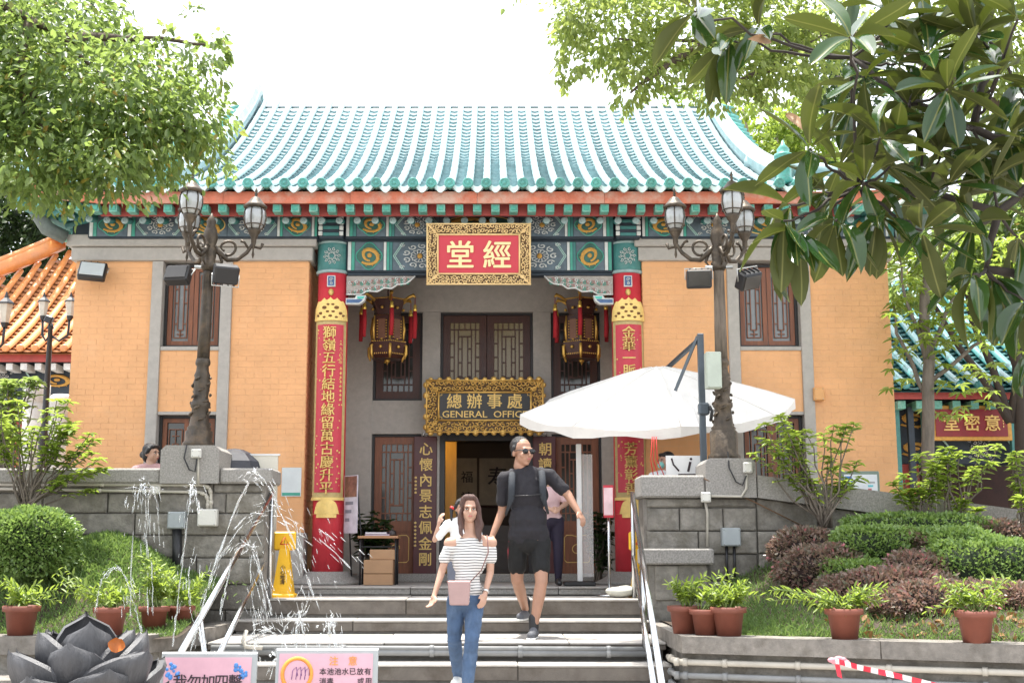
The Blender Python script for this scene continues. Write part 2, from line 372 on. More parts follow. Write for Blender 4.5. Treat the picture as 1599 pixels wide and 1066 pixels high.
BOXG = M('grey_box', (.3, .33, .34), .55, .1, 5, .05, 60)
BLACK = M('black_plastic', (.016, .016, .018), .45, .2, 8, .05, 80)
WHITE = M('white_plastic', (.72, .72, .71), .45, .05, 5, .02, 60)
IRON = M('cast_iron', (.06, .048, .036), .5, .4, 12, .35, 40, metal=.35, c2=(.15, .1, .06), c2f=.45)
IRONB = M('bronze_paint', (.065, .05, .035), .5, .45, 14, .4, 50, metal=.4, c2=(.19, .14, .095), c2f=.45)
BARK = M('bark', (.09, .068, .05), .9, .35, 6, .8, 30, stretch=(4, 4, .8))
BARKG = M('grey_bark', (.15, .125, .1), .9, .3, 6, .7, 30, stretch=(4, 4, .8))
SOIL = M('soil', (.06, .043, .03), .95, .35, 9, .8, 50, c2=(.1, .06, .035), c2f=.4)

# ================================================================ GROUND, TERRACE, STAIRS
def slab(x0, x1, y0, y1, z): return MB().add([(x0, y0, z), (x1, y0, z), (x1, y1, z), (x0, y1, z)], [(0, 1, 2, 3)])
struct(slab(-900, 900, -300, 1500, -1.08).build('ground', PAVE))
t = MB(); t.mm(-60, 60, 14.6, 90, -.9, -.004); struct(t.build('terrace', PAVE))
XL, XR = -2.6, 1.58
t = MB(); t.mm(-2.36, 1.56, 14.42, 14.62, -.9, -.07); t.mm(-12, -2.36, 13.3, 14.62, -.9, -.004); t.mm(1.56, 14, 13.3, 14.62, -.9, -.004)
struct(t.build('terrace_edge', PAVE))
LV = [(0., 14.27, 14.62, .085), (-.095, 13.30, 14.40, .16), (-.287, 12.83, 13.42, .11), (-.419, 11.67, 12.95, .068), (-.584, 11.30, 11.80, .14), (-.749, 10.97, 11.42, .14), (-.914, 10.60, 11.09, .14)]
stairs = MB()
for i, (z, yf, yb, th) in enumerate(LV):
    if i: stairs.mm(XL + .02, XR - .02, yf + (.1 if i == 3 else .03), yb, -1.08, z - .012 if i != 3 else z - .02)
stairs = struct(stairs.build('stairs', MORTAR))
r = random.Random(5)
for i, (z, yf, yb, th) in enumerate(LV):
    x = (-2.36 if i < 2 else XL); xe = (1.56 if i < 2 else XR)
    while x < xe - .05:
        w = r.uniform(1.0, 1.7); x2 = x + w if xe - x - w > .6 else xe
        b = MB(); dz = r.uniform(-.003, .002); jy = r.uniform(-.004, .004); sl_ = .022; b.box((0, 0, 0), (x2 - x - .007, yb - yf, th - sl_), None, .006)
        sb_ = b.build('step_block', GRANL if i == 0 else RISER, stairs, ((x + x2) / 2, (yf + yb) / 2 + jy, z - sl_ - (th - sl_) / 2 + dz)); MB().box((0, -.006, th / 2), (x2 - x - .006, yb - yf + .012, sl_ - .001), None, .006).build('sunlit_tread_slab', TREAD, sb_); x = x2  # thin slab added on each block, coloured pale to imitate a sunlit tread
# hall floor threshold behind the columns
t = MB(); t.mm(-2.2, 1.75, 16.55, 16.9, -.004, .1, .01); struct(t.build('threshold', GRANL))

# ================================================================ PARAPET WALLS
def stone_courses(parent, x0, x1, zb, ztop, y, seed, hh=.235, wmin=.38, wmax=.75):
    """coursed stones proud of the core; ztop(x) is the underside of the coping"""
    r = random.Random(seed); z = zb
    while z < max(ztop(x0), ztop(x1)) - .03:
        h = hh * r.uniform(.85, 1.15); x = x0; 
        while x < x1 - .02:
            w = r.uniform(wmin, wmax); xe = x + w if x1 - x - w > .25 else x1
            ta = min(z + h, ztop(x)) - .006; tb = min(z + h, ztop(xe)) - .006
            if max(ztop(x), ztop(xe)) - z - h < .09: ta, tb = ztop(x) - .004, ztop(xe) - .004
            if ta - z > .03 and tb - z > .03:
                o = r.uniform(-.012, .014); c = .012; m = MB(); g = .005
                P = [(x + g, z + g), (xe - g, z + g), (xe - g, tb), (x + g, ta)]
                cx, cz = (x + xe) / 2, z; Q = [(p[0] + (c if p[0] < cx else -c), p[1] + (c if k < 2 else -c)) for k, p in enumerate(P)]
                vs = [(p[0], y + o + c, p[1]) for p in P] + [(p[0], y + o, p[1]) for p in Q] + [(p[0], y + .1, p[1]) for p in P]
                # rough rock face: centre pulled forward
                vs.append((cx + r.uniform(-.05, .05), y + o - r.uniform(.006, .02), (z + ta) / 2 + r.uniform(-.03, .03)))
                fs = [(4, 5, 12), (5, 6, 12), (6, 7, 12), (7, 4, 12)] + [(i, (i + 1) % 4, 4 + (i + 1) % 4, 4 + i) for i in range(4)] + [(8 + i, 8 + (i + 1) % 4, (i + 1) % 4, i) for i in range(4)]
                m.add(vs, fs).build('stone', STONE, parent)
            x = xe
        z += h
        if z > max(ztop(x0), ztop(x1)) - .09: break
YP = 13.15
wl = thing('parapet_wall', 'rough grey stone parapet wall with granite coping left of the stairs', 'wall', (-5, YP, 0))
wl.location = (0, 0, 0)
zt = ZZ(731, YP); zb = ZZ(755, YP)
MB().mm(-9, -2.40, YP + .05, YP + .42, -.6, zb).build('core', MORTAR, wl)
stone_courses(wl, -6.0, -2.38, -.42, lambda x: zb, YP, 3)
MB().mm(-2.42, -2.375, YP + .02, YP + .45, -.7, zb - .004).build('end_slab', GRAN, wl)
xs = [-9, -6.2, W(254, 740, YP).x, W(345, 740, YP).x, -2.30]
for a, b in zip(xs[:-1], xs[1:]):
    if abs(a - xs[2]) > .01: MB().mm(a + .003, b - .003, YP - .07, YP + .5, zb, zt, .02).build('coping_stone', GRANL, wl)
px0, px1 = xs[2], xs[3]
pz = ZZ(696, YP)
p = MB(); p.prism([(px0, zb), (px1, zb), (px1, pz - .05), (px1 - .06, pz), (px0 + .05, pz), (px0, pz - .05)], YP - .1, YP + .55); p.build('lamp_pedestal', GRANL, wl)
PEDL = ((px0 + px1) / 2, YP + .24, pz)

wr = thing('parapet_wall', 'rough grey stone parapet wall with sloping coping right of the stairs', 'wall')
zrt = ZZ(742, YP); zrb = ZZ(777, YP); XS = W(1180, 745, YP).x; XE = 8.6
slope = (W(1599, 800, YP).z - W(1180, 745, YP).z) / (W(1599, 800, YP).x - XS)
def rb(x): return zrb if x <= XS else zrb + slope * (x - XS)
MB().prism([(1.63, -.7), (XE, -.7), (XE, rb(XE) - .01), (XS, zrb - .01), (1.63, zrb - .01)], YP + .05, YP + .42).build('core', MORTAR, wr)
stone_courses(wr, 1.60, XS, -.42, rb, YP, 12, .25, .34, .66); stone_courses(wr, XS + .005, 6.6, -.42, rb, YP, 9, .25, .36, .72)
MB().mm(1.575, 1.64, YP + .015, YP + .46, -.7, zrb - .004).build('end_slab', GRAN, wr)
xa, xb2 = W(1100, 740, YP).x, W(1178, 740, YP).x
MB().mm(1.54, xa - .003, YP - .08, YP + .5, zrb, zrt, .02).build('coping_stone', GRANL, wr)
pzr = ZZ(716, YP)
MB().prism([(xa, zrb), (xb2, zrb), (xb2, pzr - .05), (xb2 - .05, pzr), (xa + .05, pzr), (xa, pzr - .05)], YP - .1, YP + .55).build('lamp_pedestal', GRANL, wr)
PEDR = ((xa + xb2) / 2, YP + .24, pzr)
for a, b in ((XS, 4.6), (4.61, 6.6), (6.61, XE)):
    MB().prism([(a + .003, rb(a)), (b - .003, rb(b)), (b - .003, rb(b) + zrt - zrb), (a + .003, rb(a) + zrt - zrb)], YP - .08, YP + .5).build('coping_stone', GRANL, wr)
lz = ZZ(856, YP - .15); MB().mm(1.50, 2.26, YP - .22, YP + .0, lz - .16, lz, .015).build('ledge_stone', GRANL, wr)
MB().mm(1.6, 2.2, YP - .14, YP + .0, -.6, lz - .16, .01).build('ledge_base', STONE, wr)
MB().mm(1.66, 1.9, YP - .16, YP - .135, -.1, lz - .17, .01).build('stone', STONE, wr)

# ================================================================ PLANTING BEDS
LIPZ = -.31
def bed(name, edge, mat):
    pass
pl = thing('planter_wall', 'low stone planter wall left of the stairs', 'planter wall')
lipL = [(-9, 10.8), (-2.99, 10.8), (-2.62, 12.1), (-2.62, 13.12), (-2.86, 13.12), (-2.86, 12.15), (-3.2, 11.14), (-9, 11.14)]
for seg in ([(-9, 10.8), (-5.2, 10.8), (-5.2, 11.14), (-9, 11.14)], [(-5.19, 10.8), (-2.99, 10.8), (-3.2, 11.14), (-5.19, 11.14)], [(-2.985, 10.81), (-2.62, 12.1), (-2.86, 12.15), (-3.195, 11.145)], [(-2.62, 12.11), (-2.62, 13.12), (-2.86, 13.12), (-2.86, 12.16)]):
    MB().prismz(seg, LIPZ - .15, LIPZ).build('coping_stone', GRAN, pl)
MB().prismz([(-9, 10.86), (-3.04, 10.86), (-2.68, 12.1), (-2.68, 13.12), (-9, 13.12)], -1.08, LIPZ - .15).build('face', STONE, pl)
lowl = MB(); lowl.mm(-9, -3.6, 10.3, 10.8, -1.08, -.62); lowl.build('footing_ledge', GRAN, pl)
pr = thing('planter_wall', 'low stone planter wall carrying pipes right of the stairs', 'planter wall')
def ry(x): return 10.85 - (x - 1.57) * .385
for a, b in ((1.6, 3.1), (3.11, 4.9), (4.91, 8)):
    MB().prismz([(a, ry(a)), (b, ry(b)), (b, ry(b) + .36), (a, ry(a) + .36)], LIPZ - .14, LIPZ).build('coping_stone', GRAN, pr)
MB().prismz([(1.59, 11.0), (1.6, ry(1.6)), (1.6, ry(1.6) + .36), (1.84, 11.3), (1.84, 13.1), (1.59, 13.1)], LIPZ - .141, LIPZ - .001).build('coping_stone', GRAN, pr)
MB().prismz([(1.63, 13.1), (1.63, ry(1.6) + .09), (8, ry(8) + .09), (8, 13.1)], -1.08, LIPZ - .142).build('face', STONE, pr)

def bedz_l(x, y):
    t = min(1, max(0, (y - 11.1) / 2.05)); b = .5 * math.exp(-((x + 4.0) / .75) ** 2) + .25
    return LIPZ - .03 + (b + .15) * t * t * (3 - 2 * t) + .015 * math.sin(5 * x + 3 * y)
def bedz_r(x, y):
    y0 = ry(x) + .33; t = min(1, max(0, (y - y0) / (13.15 - y0))); b = .95 * (1 - math.exp(-max(0, x - 2.0) / 1.0)) - .12 * max(0, x - 4)
    return LIPZ - .03 + (b + .05) * t ** .9 + .015 * math.sin(5 * x + 3 * y)
g = [[(x, 11.0 + (13.2 - 11.0) * j / 16, bedz_l(x, 11.0 + 2.2 * j / 16)) for x in np.linspace(-9, -2.72, 44)] for j in range(17)]
struct(MB().grid(g).build('planting_bed', SOIL))
g = [[(x, ry(x) + .3 + (13.2 - ry(x) - .3) * j / 16, bedz_r(x, ry(x) + .3 + (13.2 - ry(x) - .3) * j / 16)) for x in np.linspace(1.7, 8, 44)] for j in range(17)]
struct(MB().grid(g).build('planting_bed', SOIL))
# ================================================================ THE HALL
hall = thing('temple_hall', 'orange brick temple hall with curved green tiled roof and red columns', 'temple')
YW, YC, YB = 15.35, 15.47, 16.9
xl0, xl1 = W(119.6, 409, YW).x, W(483, 423, YW).x
xr0, xr1 = W(1003, 423, YW).x, W(1386, 410, YW).x
zc0, zc1 = ZZ(408, YW), ZZ(369, YW); zbase = ZZ(831, YW)
def brickwork(mb, x0, x1, z0, z1, y, bw=.205, bh=.066, g=.004):
    k = 0; z = z0 + g / 2
    while z < z1 - .015:
        h = min(bh, z1 - z - g / 2); x = x0 - (bw / 2 if k % 2 else 0)
        while x < x1:
            a = max(x, x0) + g / 2; b = min(x + bw, x1) - g / 2
            if b - a > .012:
                o = rnd.uniform(-.0012, .0012)
                mb.add([(a, y + o, z), (b, y + o, z), (b, y + o, z + h), (a, y + o, z + h), (a, y + .012, z), (b, y + .012, z), (b, y + .012, z + h), (a, y + .012, z + h)],
                       [(0, 1, 2, 3), (1, 5, 6, 2), (4, 0, 3, 7), (3, 2, 6, 7), (0, 4, 5, 1)])
            x += bw
        z += bh + g; k += 1
def lattice(parent, x0, x1, z0, z1, y, pane, wood, kind=0, leafs=2, panel=0.):
    """window or door: outer frame, casements, lattice bars, panes"""
    f = .03; m = MB()
    m.mm(x0, x0 + f, y, y + .1, z0, z1); m.mm(x1 - f, x1, y, y + .1, z0, z1); m.mm(x0 + f, x1 - f, y, y + .1, z1 - f, z1); m.mm(x0 + f, x1 - f, y, y + .1, z0, z0 + f)
    w = m.build('window' if not panel else 'door', BLKW, parent); cw = (x1 - x0 - 2 * f) / leafs
    for k in range(leafs):
        a = x0 + f + k * cw + .004; b = a + cw - .008; s = min(.055, cw * .16) if kind == 0 else min(.1, cw * .2); c = MB(); zl = z0 + f + .004; zh = z1 - f - .004; zp = zl + (zh - zl) * panel
        c.mm(a, a + s, y + .02, y + .07, zl, zh); c.mm(b - s, b, y + .02, y + .07, zl, zh); c.mm(a + s, b - s, y + .022, y + .068, zh - s, zh); c.mm(a + s, b - s, y + .022, y + .068, zl, zl + s)
        if panel:
            c.mm(a + s, b - s, y + .022, y + .068, zp - s, zp + s * .4); c.mm(a + s, b - s, y + .035, y + .06, zl + s, zp - s)
        c.build('casement', wood, w); l = MB(); xa, xb = a + s, b - s; za = (zp + s * .4) if panel else zl + s; zb_ = zh - s; t = .011 if kind == 0 else .017; WW = xb - xa; HH = zb_ - za
        def vb(u, v0, v1): l.mm(xa + u * WW - t / 2, xa + u * WW + t / 2, y + .03, y + .05, za + v0 * HH, za + v1 * HH)
        def hb(v, u0, u1): l.mm(xa + u0 * WW, xa + u1 * WW, y + .0305, y + .0495, za + v * HH - t / 2, za + v * HH + t / 2)
        if kind == 0:
            for u in (.12, .88): vb(u, .05, .95)
            hb(.05, .12, .88); hb(.95, .12, .88)
            for u in (.34, .66): vb(u, .16, .84)
            hb(.16, .34, .66); hb(.84, .34, .66)
            for v in (.25, .55, .75):
                hb(v, .12, .34); hb(v, .66, .88)
            vb(.5, .05, .16); vb(.5, .84, .95); hb(.1, .3, .7); hb(.9, .3, .7)
        else:
            for u in (.13, .87): vb(u, 0, 1)
            for u in (.27, .73): vb(u, .1, .9)
            for u in (.4, .6): vb(u, .2, .8)
            hb(.9, 0, 1); hb(.1, 0, 1); hb(.8, .27, .73); hb(.2, .27, .73)
            for v in (.3, .5, .7): hb(v, 0, .13); hb(v, .87, 1); hb(v - .08, .27, .4); hb(v - .08, .6, .73)
            for u in (.3, .5, .7): vb(u, .9, 1); vb(u, 0, .1)
        l.build('lattice', wood, w)
        MB().mm(xa, xb, y + .056, y + .062, za, zb_).build('pane', pane, w)
        if panel:
            q = MB(); r = .012; X0, X1, Z0, Z1 = xa + .03, xb - .03, zl + s + .05, zp - s - .05; e = .03
            pts = [(X0, Z0 + e), (X0 + e, Z0), (X1 - e, Z0), (X1, Z0 + e), (X1, Z1 - e), (X1 - e, Z1), (X0 + WW * .6, Z1), ((X0 + X1) / 2, Z1 - .02), (X0 + WW * .25, Z1), (X0 + e, Z1), (X0, Z1 - e), (X0, Z0 + e)]
            q.tube([(p[0], y + .035, p[1]) for p in pts], .007, 6)
            cxx = (X0 + X1) / 2; q.tube([(cxx + .05 * math.cos(t_) * (1 + t_ * .1), y + .035, (Z0 + Z1) / 2 + .06 * math.sin(t_)) for t_ in np.linspace(0, 5, 14)], .006, 6)
            q.build('gilt_moulding', GOLDP, w)
    return w
zw1, zw0 = ZZ(411, YW), ZZ(541, YW); zv1 = ZZ(645, YW)
def wing(x0, x1, pils, side):
    mass = MB(); mass.mm(x0 + .012, x1 - .012, YW + .012, YW + .02, zbase, zc0)
    p0, p1 = pils; a0, a1 = p0; b0, b1 = p1
    m = MB()
    for (u, v) in ((x0, a0), (b1, x1)): m.mm(u + .008, v, YW + .003, YW + .3, zbase, zc0) if u == x0 else m.mm(u, v - .008, YW + .003, YW + .3, zbase, zc0)
    m.mm(a1, b0, YW + .003, YW + .3, zv1, zw0 - .03); m.build('wall_mass', BRMORT, hall)
    br = MB()
    for (u, v, s, t_) in ((x0, a0, zbase, zc0), (b1, x1, zbase, zc0), (a1, b0, zv1 + .02, zw0 - .05)): brickwork(br, u, v, s, t_, YW)
    stuff(br.build('bricks', BRICK, hall))
    for (u, v) in pils: MB().mm(u, v, YW - .035, YW + .25, 0, zc0 - .002, .006).build('pilaster', CONC, hall)
    MB().mm(a1, b0, YW - .02, YW + .2, zw0 - .05, zw0, .005).build('window_sill', CONC, hall)
    MB().mm(a1, b0, YW - .01, YW + .25, zv1 - .02, zv1 + .02, .005).build('window_lintel', CONC, hall)
    lattice(hall, a1 + .01, b0 - .01, zw0 + .002, zw1, YW + .09, GLASSG, WOOD)
    lattice(hall, a1 + .01, b0 - .01, .25, zv1 - .021, YW + .09, GLASSD, WOOD)
    MB().mm(x0 - .02, a0 - .002, YW - .03, YW + .3, -.02, zbase - .003, .008).build('plinth_stone', CONC, hall)
    MB().mm(b1 + .002, x1 + .02, YW - .03, YW + .3, -.02, zbase - .003, .008).build('plinth_stone', CONC, hall)
    MB().mm(a1 + .002, b0 - .002, YW - .03, YW + .3, -.02, .25, .008).build('plinth_stone', CONC, hall)
    zm = ZZ(387, YW)
    MB().mm(x0 - .05, x1 + .05, YW - .06, YW + .3, zc0, zm - .004, .01).build('cornice_stone', CONC, hall)
    MB().mm(x0 - .1, x1 + .1, YW - .11, YW + .3, zm, zc1, .01).build('cornice_stone', CONC, hall)
def pil(a, b, c, d, y=409): return ((W(a, y, YW).x, W(b, y, YW).x), (W(c, y, YW).x, W(d, y, YW).x))
wing(xl0, xl1, pil(239.8, 257, 347.5, 365), -1)
wing(xr0, xr1, pil(1134, 1151.5, 1246, 1263), 1)
# outer side walls, inner returns (brick)
for x, d in ((xl0, -1), (xr1, 1)):
    MB().mm(x + (0 if d < 0 else -.2), x + (.2 if d < 0 else 0), YW + .301, 24, 0, zc1).build('side_wall', BRICK, hall)
for x, d in ((xl1, 1), (xr0, -1)):
    b = MB(); brickwork(b, YW + .02, YB + .1, .1, zc0, 0)
    b.v = [((x - .004 + v[1]) if d < 0 else (x + .004 - v[1]), v[0], v[2]) for v in b.v]
    stuff(b.build('bricks', BRICK, hall)); MB().mm(min(x, x - d * .2) + (.012 if d < 0 else 0), max(x, x - d * .2) - (.012 if d > 0 else 0), YW + .305, YB + .12, .0, zc0).build('wall_mass', BRMORT, hall)
# recessed back wall of grey plaster: piers and bands between openings
def bx(px): return W(px, 560, YB).x
zs = ZZ(447, YB); zu1, zu0 = ZZ(487, YB), ZZ(625, YB); zd = ZZ(677, YB)
piers = [(xl1 - .2, bx(583)), (bx(660), bx(688)), (bx(833), bx(861)), (bx(938), xr0 + .2)]
for a, b in piers: MB().mm(a, b, YB, YB + .25, 0, zu1, .004).build('pier', CONC, hall)
MB().mm(xl1 - .2, xr0 + .2, YB + .004, YB + .25, zu1 + .001, zs + .5).build('lintel_band', CONC, hall)
for (a, b) in ((bx(583), bx(660)), (bx(861), bx(938))):
    MB().mm(a, b, YB + .01, YB + .24, zd, zu0).build('spandrel', CONC, hall)
    lattice(hall, a + .002, b - .002, zu0 + .001, zu1 - .001, YB + .07, GLASSD, WOODD, 1, 1)
    lattice(hall, a + .002, b - .002, .06, zd - .002, YB + .07, GLASSD, WOOD, 1, 1, .36)
a, b = bx(688), bx(833)
MB().mm(a, b, YB + .01, YB + .24, zd, zu0).build('spandrel', BLKW, hall)
lattice(hall, a + .002, b - .002, zu0 + .001, zu1 - .001, YB + .07, GLASSW, WOODD, 1, 2)
f = MB(); f.mm(a + .002, a + .07, YB + .02, YB + .22, .02, zd); f.mm(b - .07, b - .002, YB + .02, YB + .22, .02, zd); f.mm(a + .07, b - .07, YB + .02, YB + .22, zd - .09, zd - .001); f.build('door_frame', BLKW, hall)
# ceiling of the porch and room behind the open door
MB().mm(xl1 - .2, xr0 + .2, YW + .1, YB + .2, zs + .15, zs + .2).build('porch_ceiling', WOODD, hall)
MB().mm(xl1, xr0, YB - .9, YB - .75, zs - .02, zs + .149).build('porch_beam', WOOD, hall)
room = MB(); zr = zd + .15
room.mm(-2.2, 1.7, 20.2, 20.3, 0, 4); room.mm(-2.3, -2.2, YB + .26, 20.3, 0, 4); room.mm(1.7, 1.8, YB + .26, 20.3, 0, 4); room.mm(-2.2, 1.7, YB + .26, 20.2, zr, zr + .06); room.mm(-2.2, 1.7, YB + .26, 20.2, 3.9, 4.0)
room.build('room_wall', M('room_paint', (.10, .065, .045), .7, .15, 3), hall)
MB().mm(W(686, 790, 18.2).x - .03, W(713, 790, 18.2).x, 18.2, 18.26, .05, 2.4).build('timber_panel', M('yellow_timber', (.62, .33, .05), .35, .15, 4, stretch=(5, 5, .6)), hall)
MB().mm(-.6, 1.3, 18.9, 19.3, .06, .78, .01).build('reception_counter', M('counter_wood', (.05, .03, .022), .4, .3, 4), hall)
lp = MB().mm(-1.12, -.8, 17.72, 17.84, zr - .05, zr - .001); lp.build('ceiling_lamp', M('lamp_warm', (1, .8, .5), .5, 0, emit=(1, .68, .3), es=10), hall)

# ---------------------------------------------------------------- columns
zcap1, zcap0 = ZZ(376, YC - .2), ZZ(423, YC - .2)
CR = .193
colx = [W(521.5, 423, YC).x, W(978, 423, YC).x]
def spiral(mb, cx, cz, r, y, turns=1.3, a0=0., sgn=1, w=.006, n=14):
    mb.tube([(cx + r * (1 - .75 * i / n) * math.cos(a0 + sgn * turns * 2 * math.pi * i / n), y, cz + r * (1 - .75 * i / n) * math.sin(a0 + sgn * turns * 2 * math.pi * i / n)) for i in range(n + 1)], w, 4)
def rosette_mesh():
    """ring of scrolls with corner scrolls, unit panel -.5..+.5"""
    m = MB()
    for k in range(9):
        a = 2 * math.pi * k / 9; spiral(m, .34 * math.cos(a), .37 * math.sin(a), .1, 0, 1.1, a + 1, 1, .02, 9)
    for k in range(12):
        a = 2 * math.pi * k / 12; m.tube([(.1 * math.cos(a), 0, .1 * math.sin(a)), (.2 * math.cos(a - .2), 0, .22 * math.sin(a - .2)), (.22 * math.cos(a + .25), 0, .24 * math.sin(a + .25))], .018, 4)
    for sx in (-1, 1):
        for sz in (-1, 1): spiral(m, sx * .43, sz * .4, .07, 0, 1.1, 0, sx * sz, .013, 8)
    return m.mesh('scroll_motif')
ROS = rosette_mesh(); ROS.materials.append(WHTP)
def dragon_mesh():
    m = MB(); pts = []; rr = []
    for i in range(30):
        t = i / 29; a = -2.5 + t * 7.2; q = .34 * (1 - .45 * t); pts.append((q * math.cos(a) * 1.05 + .05 * math.sin(9 * t), 0, q * math.sin(a) * .95)); rr.append(.085 * (1 - .6 * abs(t - .45) * 1.6))
    m.tube(pts, rr, 6)
    for k in range(10):
        i = 2 + k * 2; p = pts[i]; a = math.atan2(p[2], p[0]); m.tube([p, (p[0] * 1.35, 0, p[2] * 1.32)], [.03, .008], 5)
    m.ball((.02, 0, .02), .09, 8, 6); return m.mesh('dragon_motif')
DRG = dragon_mesh(); DRG.materials.append(GOLDD)
prof_c = [(CR * .98, .15), (CR * 1.0, 1.0), (CR * 1.0, zcap0)]
for ci, cxp in enumerate(colx):
    cl = MB().lathe([(CR, .13), (CR, 1.2), (CR * .99, 2.4), (CR * .985, zcap0)], (0, 0, 0), 36).build('column', RED, hall, (cxp, YC, 0))
    MB().lathe([(.45, 0), (.45, .02), (.38, .05), (.31, .09), (.275, .13), (.25, .15), (CR, .151)], (0, 0, 0), 36).build('column_base', GRANL, cl)
    MB().lathe([(CR + .004, zcap0), (CR + .01, zcap0 + .04), (CR + .01, zcap1 - .04), (CR + .004, zcap1)], (0, 0, 0), 36).build('capital_band', TEALP, cl)
    g = MB()
    for z in (zcap0 + .005, zcap1 - .005): g.lathe([(CR, z - .022), (CR + .024, z - .015), (CR + .024, z + .015), (CR, z + .022)], (0, 0, 0), 36)
    g.build('capital_ring', M('pale_teal_paint', (.3, .42, .42), .6, .2, 10), cl)
    mm = MB(); zc = (zcap0 + zcap1) / 2
    for k in range(10): a_ = 2 * math.pi * k / 10; spiral(mm, .085 * math.cos(a_), zc + .085 * math.sin(a_), .024, -CR - .022, 1., a_, 1, .005, 7)
    for k in range(8): a_ = 2 * math.pi * k / 8; spiral(mm, .045 * math.cos(a_), zc + .045 * math.sin(a_), .018, -CR - .024, 1., a_, 1, .005, 6)
    mm.v = [(v[0], v[1] + (CR + .012) * (1 - math.cos(v[0] / (CR + .012))), v[2]) for v in mm.v]; mm.build('scroll_medallion', WHTP, cl)
    zq = ZZ(439, YC - .2); bq = MB().mm(-.052, .052, -CR - .025, -CR + .02, zq - .072, zq + .072, .006).build('plaque', WHTP, cl)
    MB().mm(-.04, .04, -CR - .03, -CR - .02, zq - .058, zq + .058, .003).build('plaque_panel', BLUP, bq)
    mm = MB(); spiral(mm, 0, zq + .02, .025, -CR - .033, 1.2, 0, 1, .005, 8); spiral(mm, 0, zq - .03, .02, -CR - .033, 1.2, 2, -1, .005, 8); mm.build('plaque_motif', WHTP, bq)
    h0, h1 = zcap1, ZZ(327, 15.2); hd = MB().mm(-.15, .15, -.33, .1, h0, h1, .01).build('column_head', NAVY, cl)
    mm = MB()
    for sx in (-1, 1):
        for k in range(5): z0 = h0 + .03 + k * (h1 - h0 - .04) / 5; mm.box((sx * .13, -.34, z0 + .03), (.05, .03, (h1 - h0) / 5 * .7), None, .006)
    mm.build('head_lotus', WHTP, cl)
    mm = MB()
    for k in range(4): mm.box((0, -.338, h0 + .05 + k * .085), (.2, .02, .04), None, .004)
    mm.build('head_bands', TEALP, cl)

# ---------------------------------------------------------------- painted beams
def painted(x0, x1, z0, z1, y, nm, motifs):
    """motifs: list of (kind, width fraction); each is a raised panel on the beam's face"""
    bm = MB().mm(x0, x1, y, y + .2, z0, z1, .02).build(nm, NAVY, hall); tot = sum(m[1] for m in motifs); x = x0 + .02; Wd = x1 - x0 - .04; H = z1 - z0
    hh = H - .05; zc = (z0 + z1) / 2
    for kind, fr in motifs:
        w = Wd * fr / tot; c = x + w / 2
        if kind == 's':
            n = max(2, int(w / .035)); 
            for k in range(n): MB().mm(x + k * w / n + .003, x + (k + 1) * w / n - .003, y - .008, y + .01, zc - hh / 2, zc + hh / 2).build('painted_stripe', (WHTP, GRNP, TEALP)[k % 3] if n > 2 else (WHTP, GRNP)[k % 2], bm)
        elif kind in 'dD':
            MB().mm(x + .004, x + w - .004, y - .008, y + .01, zc - hh / 2, zc + hh / 2).build('painted_panel', BLUG, bm)
            e = MB(); n = 28; P = []
            for k in range(n + 1):
                a = 2 * math.pi * k / n; q = 1 + (.1 * math.cos(4 * a) if kind == 'd' else .06 * math.cos(2 * a)); P.append((c + w * .42 * q * math.cos(a), y - .012, zc + hh * .44 * q * math.sin(a)))
            e.tube(P, .008, 5, False); e.build('panel_border', GRNP if kind == 'd' else GOLDP, bm)
            sg = MB(); sg.add([(p[0], y - .0095, p[2]) for p in P[:-1]], [tuple(range(n))]); sg.build('panel_ground', M('deep_green_paint', (.04, .13, .1), .6, .25, 9), bm)
            inst('dragon_motif', DRG, bm, (c, y - .014, zc), (0, rnd.uniform(-.4, .4), 0), (w * .95 * (1 if c < -.17 else -1), .14, hh * .95))
        elif kind == 'c':
            MB().mm(x + .004, x + w - .004, y - .006, y + .01, zc - hh / 2, zc + hh / 2).build('painted_panel', BLUG, bm)
            e = MB(); k_ = min(.11, w * .2)
            for (ox, mt) in ((0, 0), (.022, 1)):
                for sg in (-1, 1):
                    xa = c + sg * (w / 2 - .015 - ox); xb_ = xa - sg * 0; tip = c + sg * (w / 2 - .01 - ox); e.bar((tip - sg * k_, y - .008, zc + hh / 2 - .01), (tip, y - .008, zc), .012, .01); e.bar((tip, y - .008, zc), (tip - sg * k_, y - .008, zc - hh / 2 + .01), .012, .01)
            e.build('chevron_border', M('mint_paint', (.34, .52, .46), .6, .15, 10), bm)
            s = min(w - .1, hh * 1.45)
            inst('scroll_motif', ROS, bm, (c, y - .012, zc), (0, 0, 0), (s, .3, hh * .98))
            MB().ball((c, y - .01, zc), .035, 8, 6, 1, .3, 1).build('flower_heart', GOLDD, bm)
        x += w
    return bm
YU = 15.2
zu_a, zu_b = ZZ(372, YU), ZZ(331, YU)
wm = [('s', .4), ('d', 1.6), ('s', .4), ('c', 2.6), ('D', 2.2), ('c', 2.6), ('s', .3), ('d', 1.5), ('s', .3)]
painted(W(138, 350, YU).x, colx[0] - .16, zu_a, zu_b, YU, 'upper_beam', wm)
painted(colx[1] + .16, W(1398, 350, YU).x, zu_a, zu_b, YU, 'upper_beam', wm[::-1])
painted(colx[0] + .16, colx[1] - .16, zu_a, zu_b, YU, 'upper_beam', [('s', .6), ('d', 1.7), ('s', .5), ('c', 2.6), ('D', 4.6), ('c', 2.6), ('s', .5), ('d', 1.7), ('s', .6)])
zl_a, zl_b = ZZ(425, 15.32), ZZ(375, 15.32)
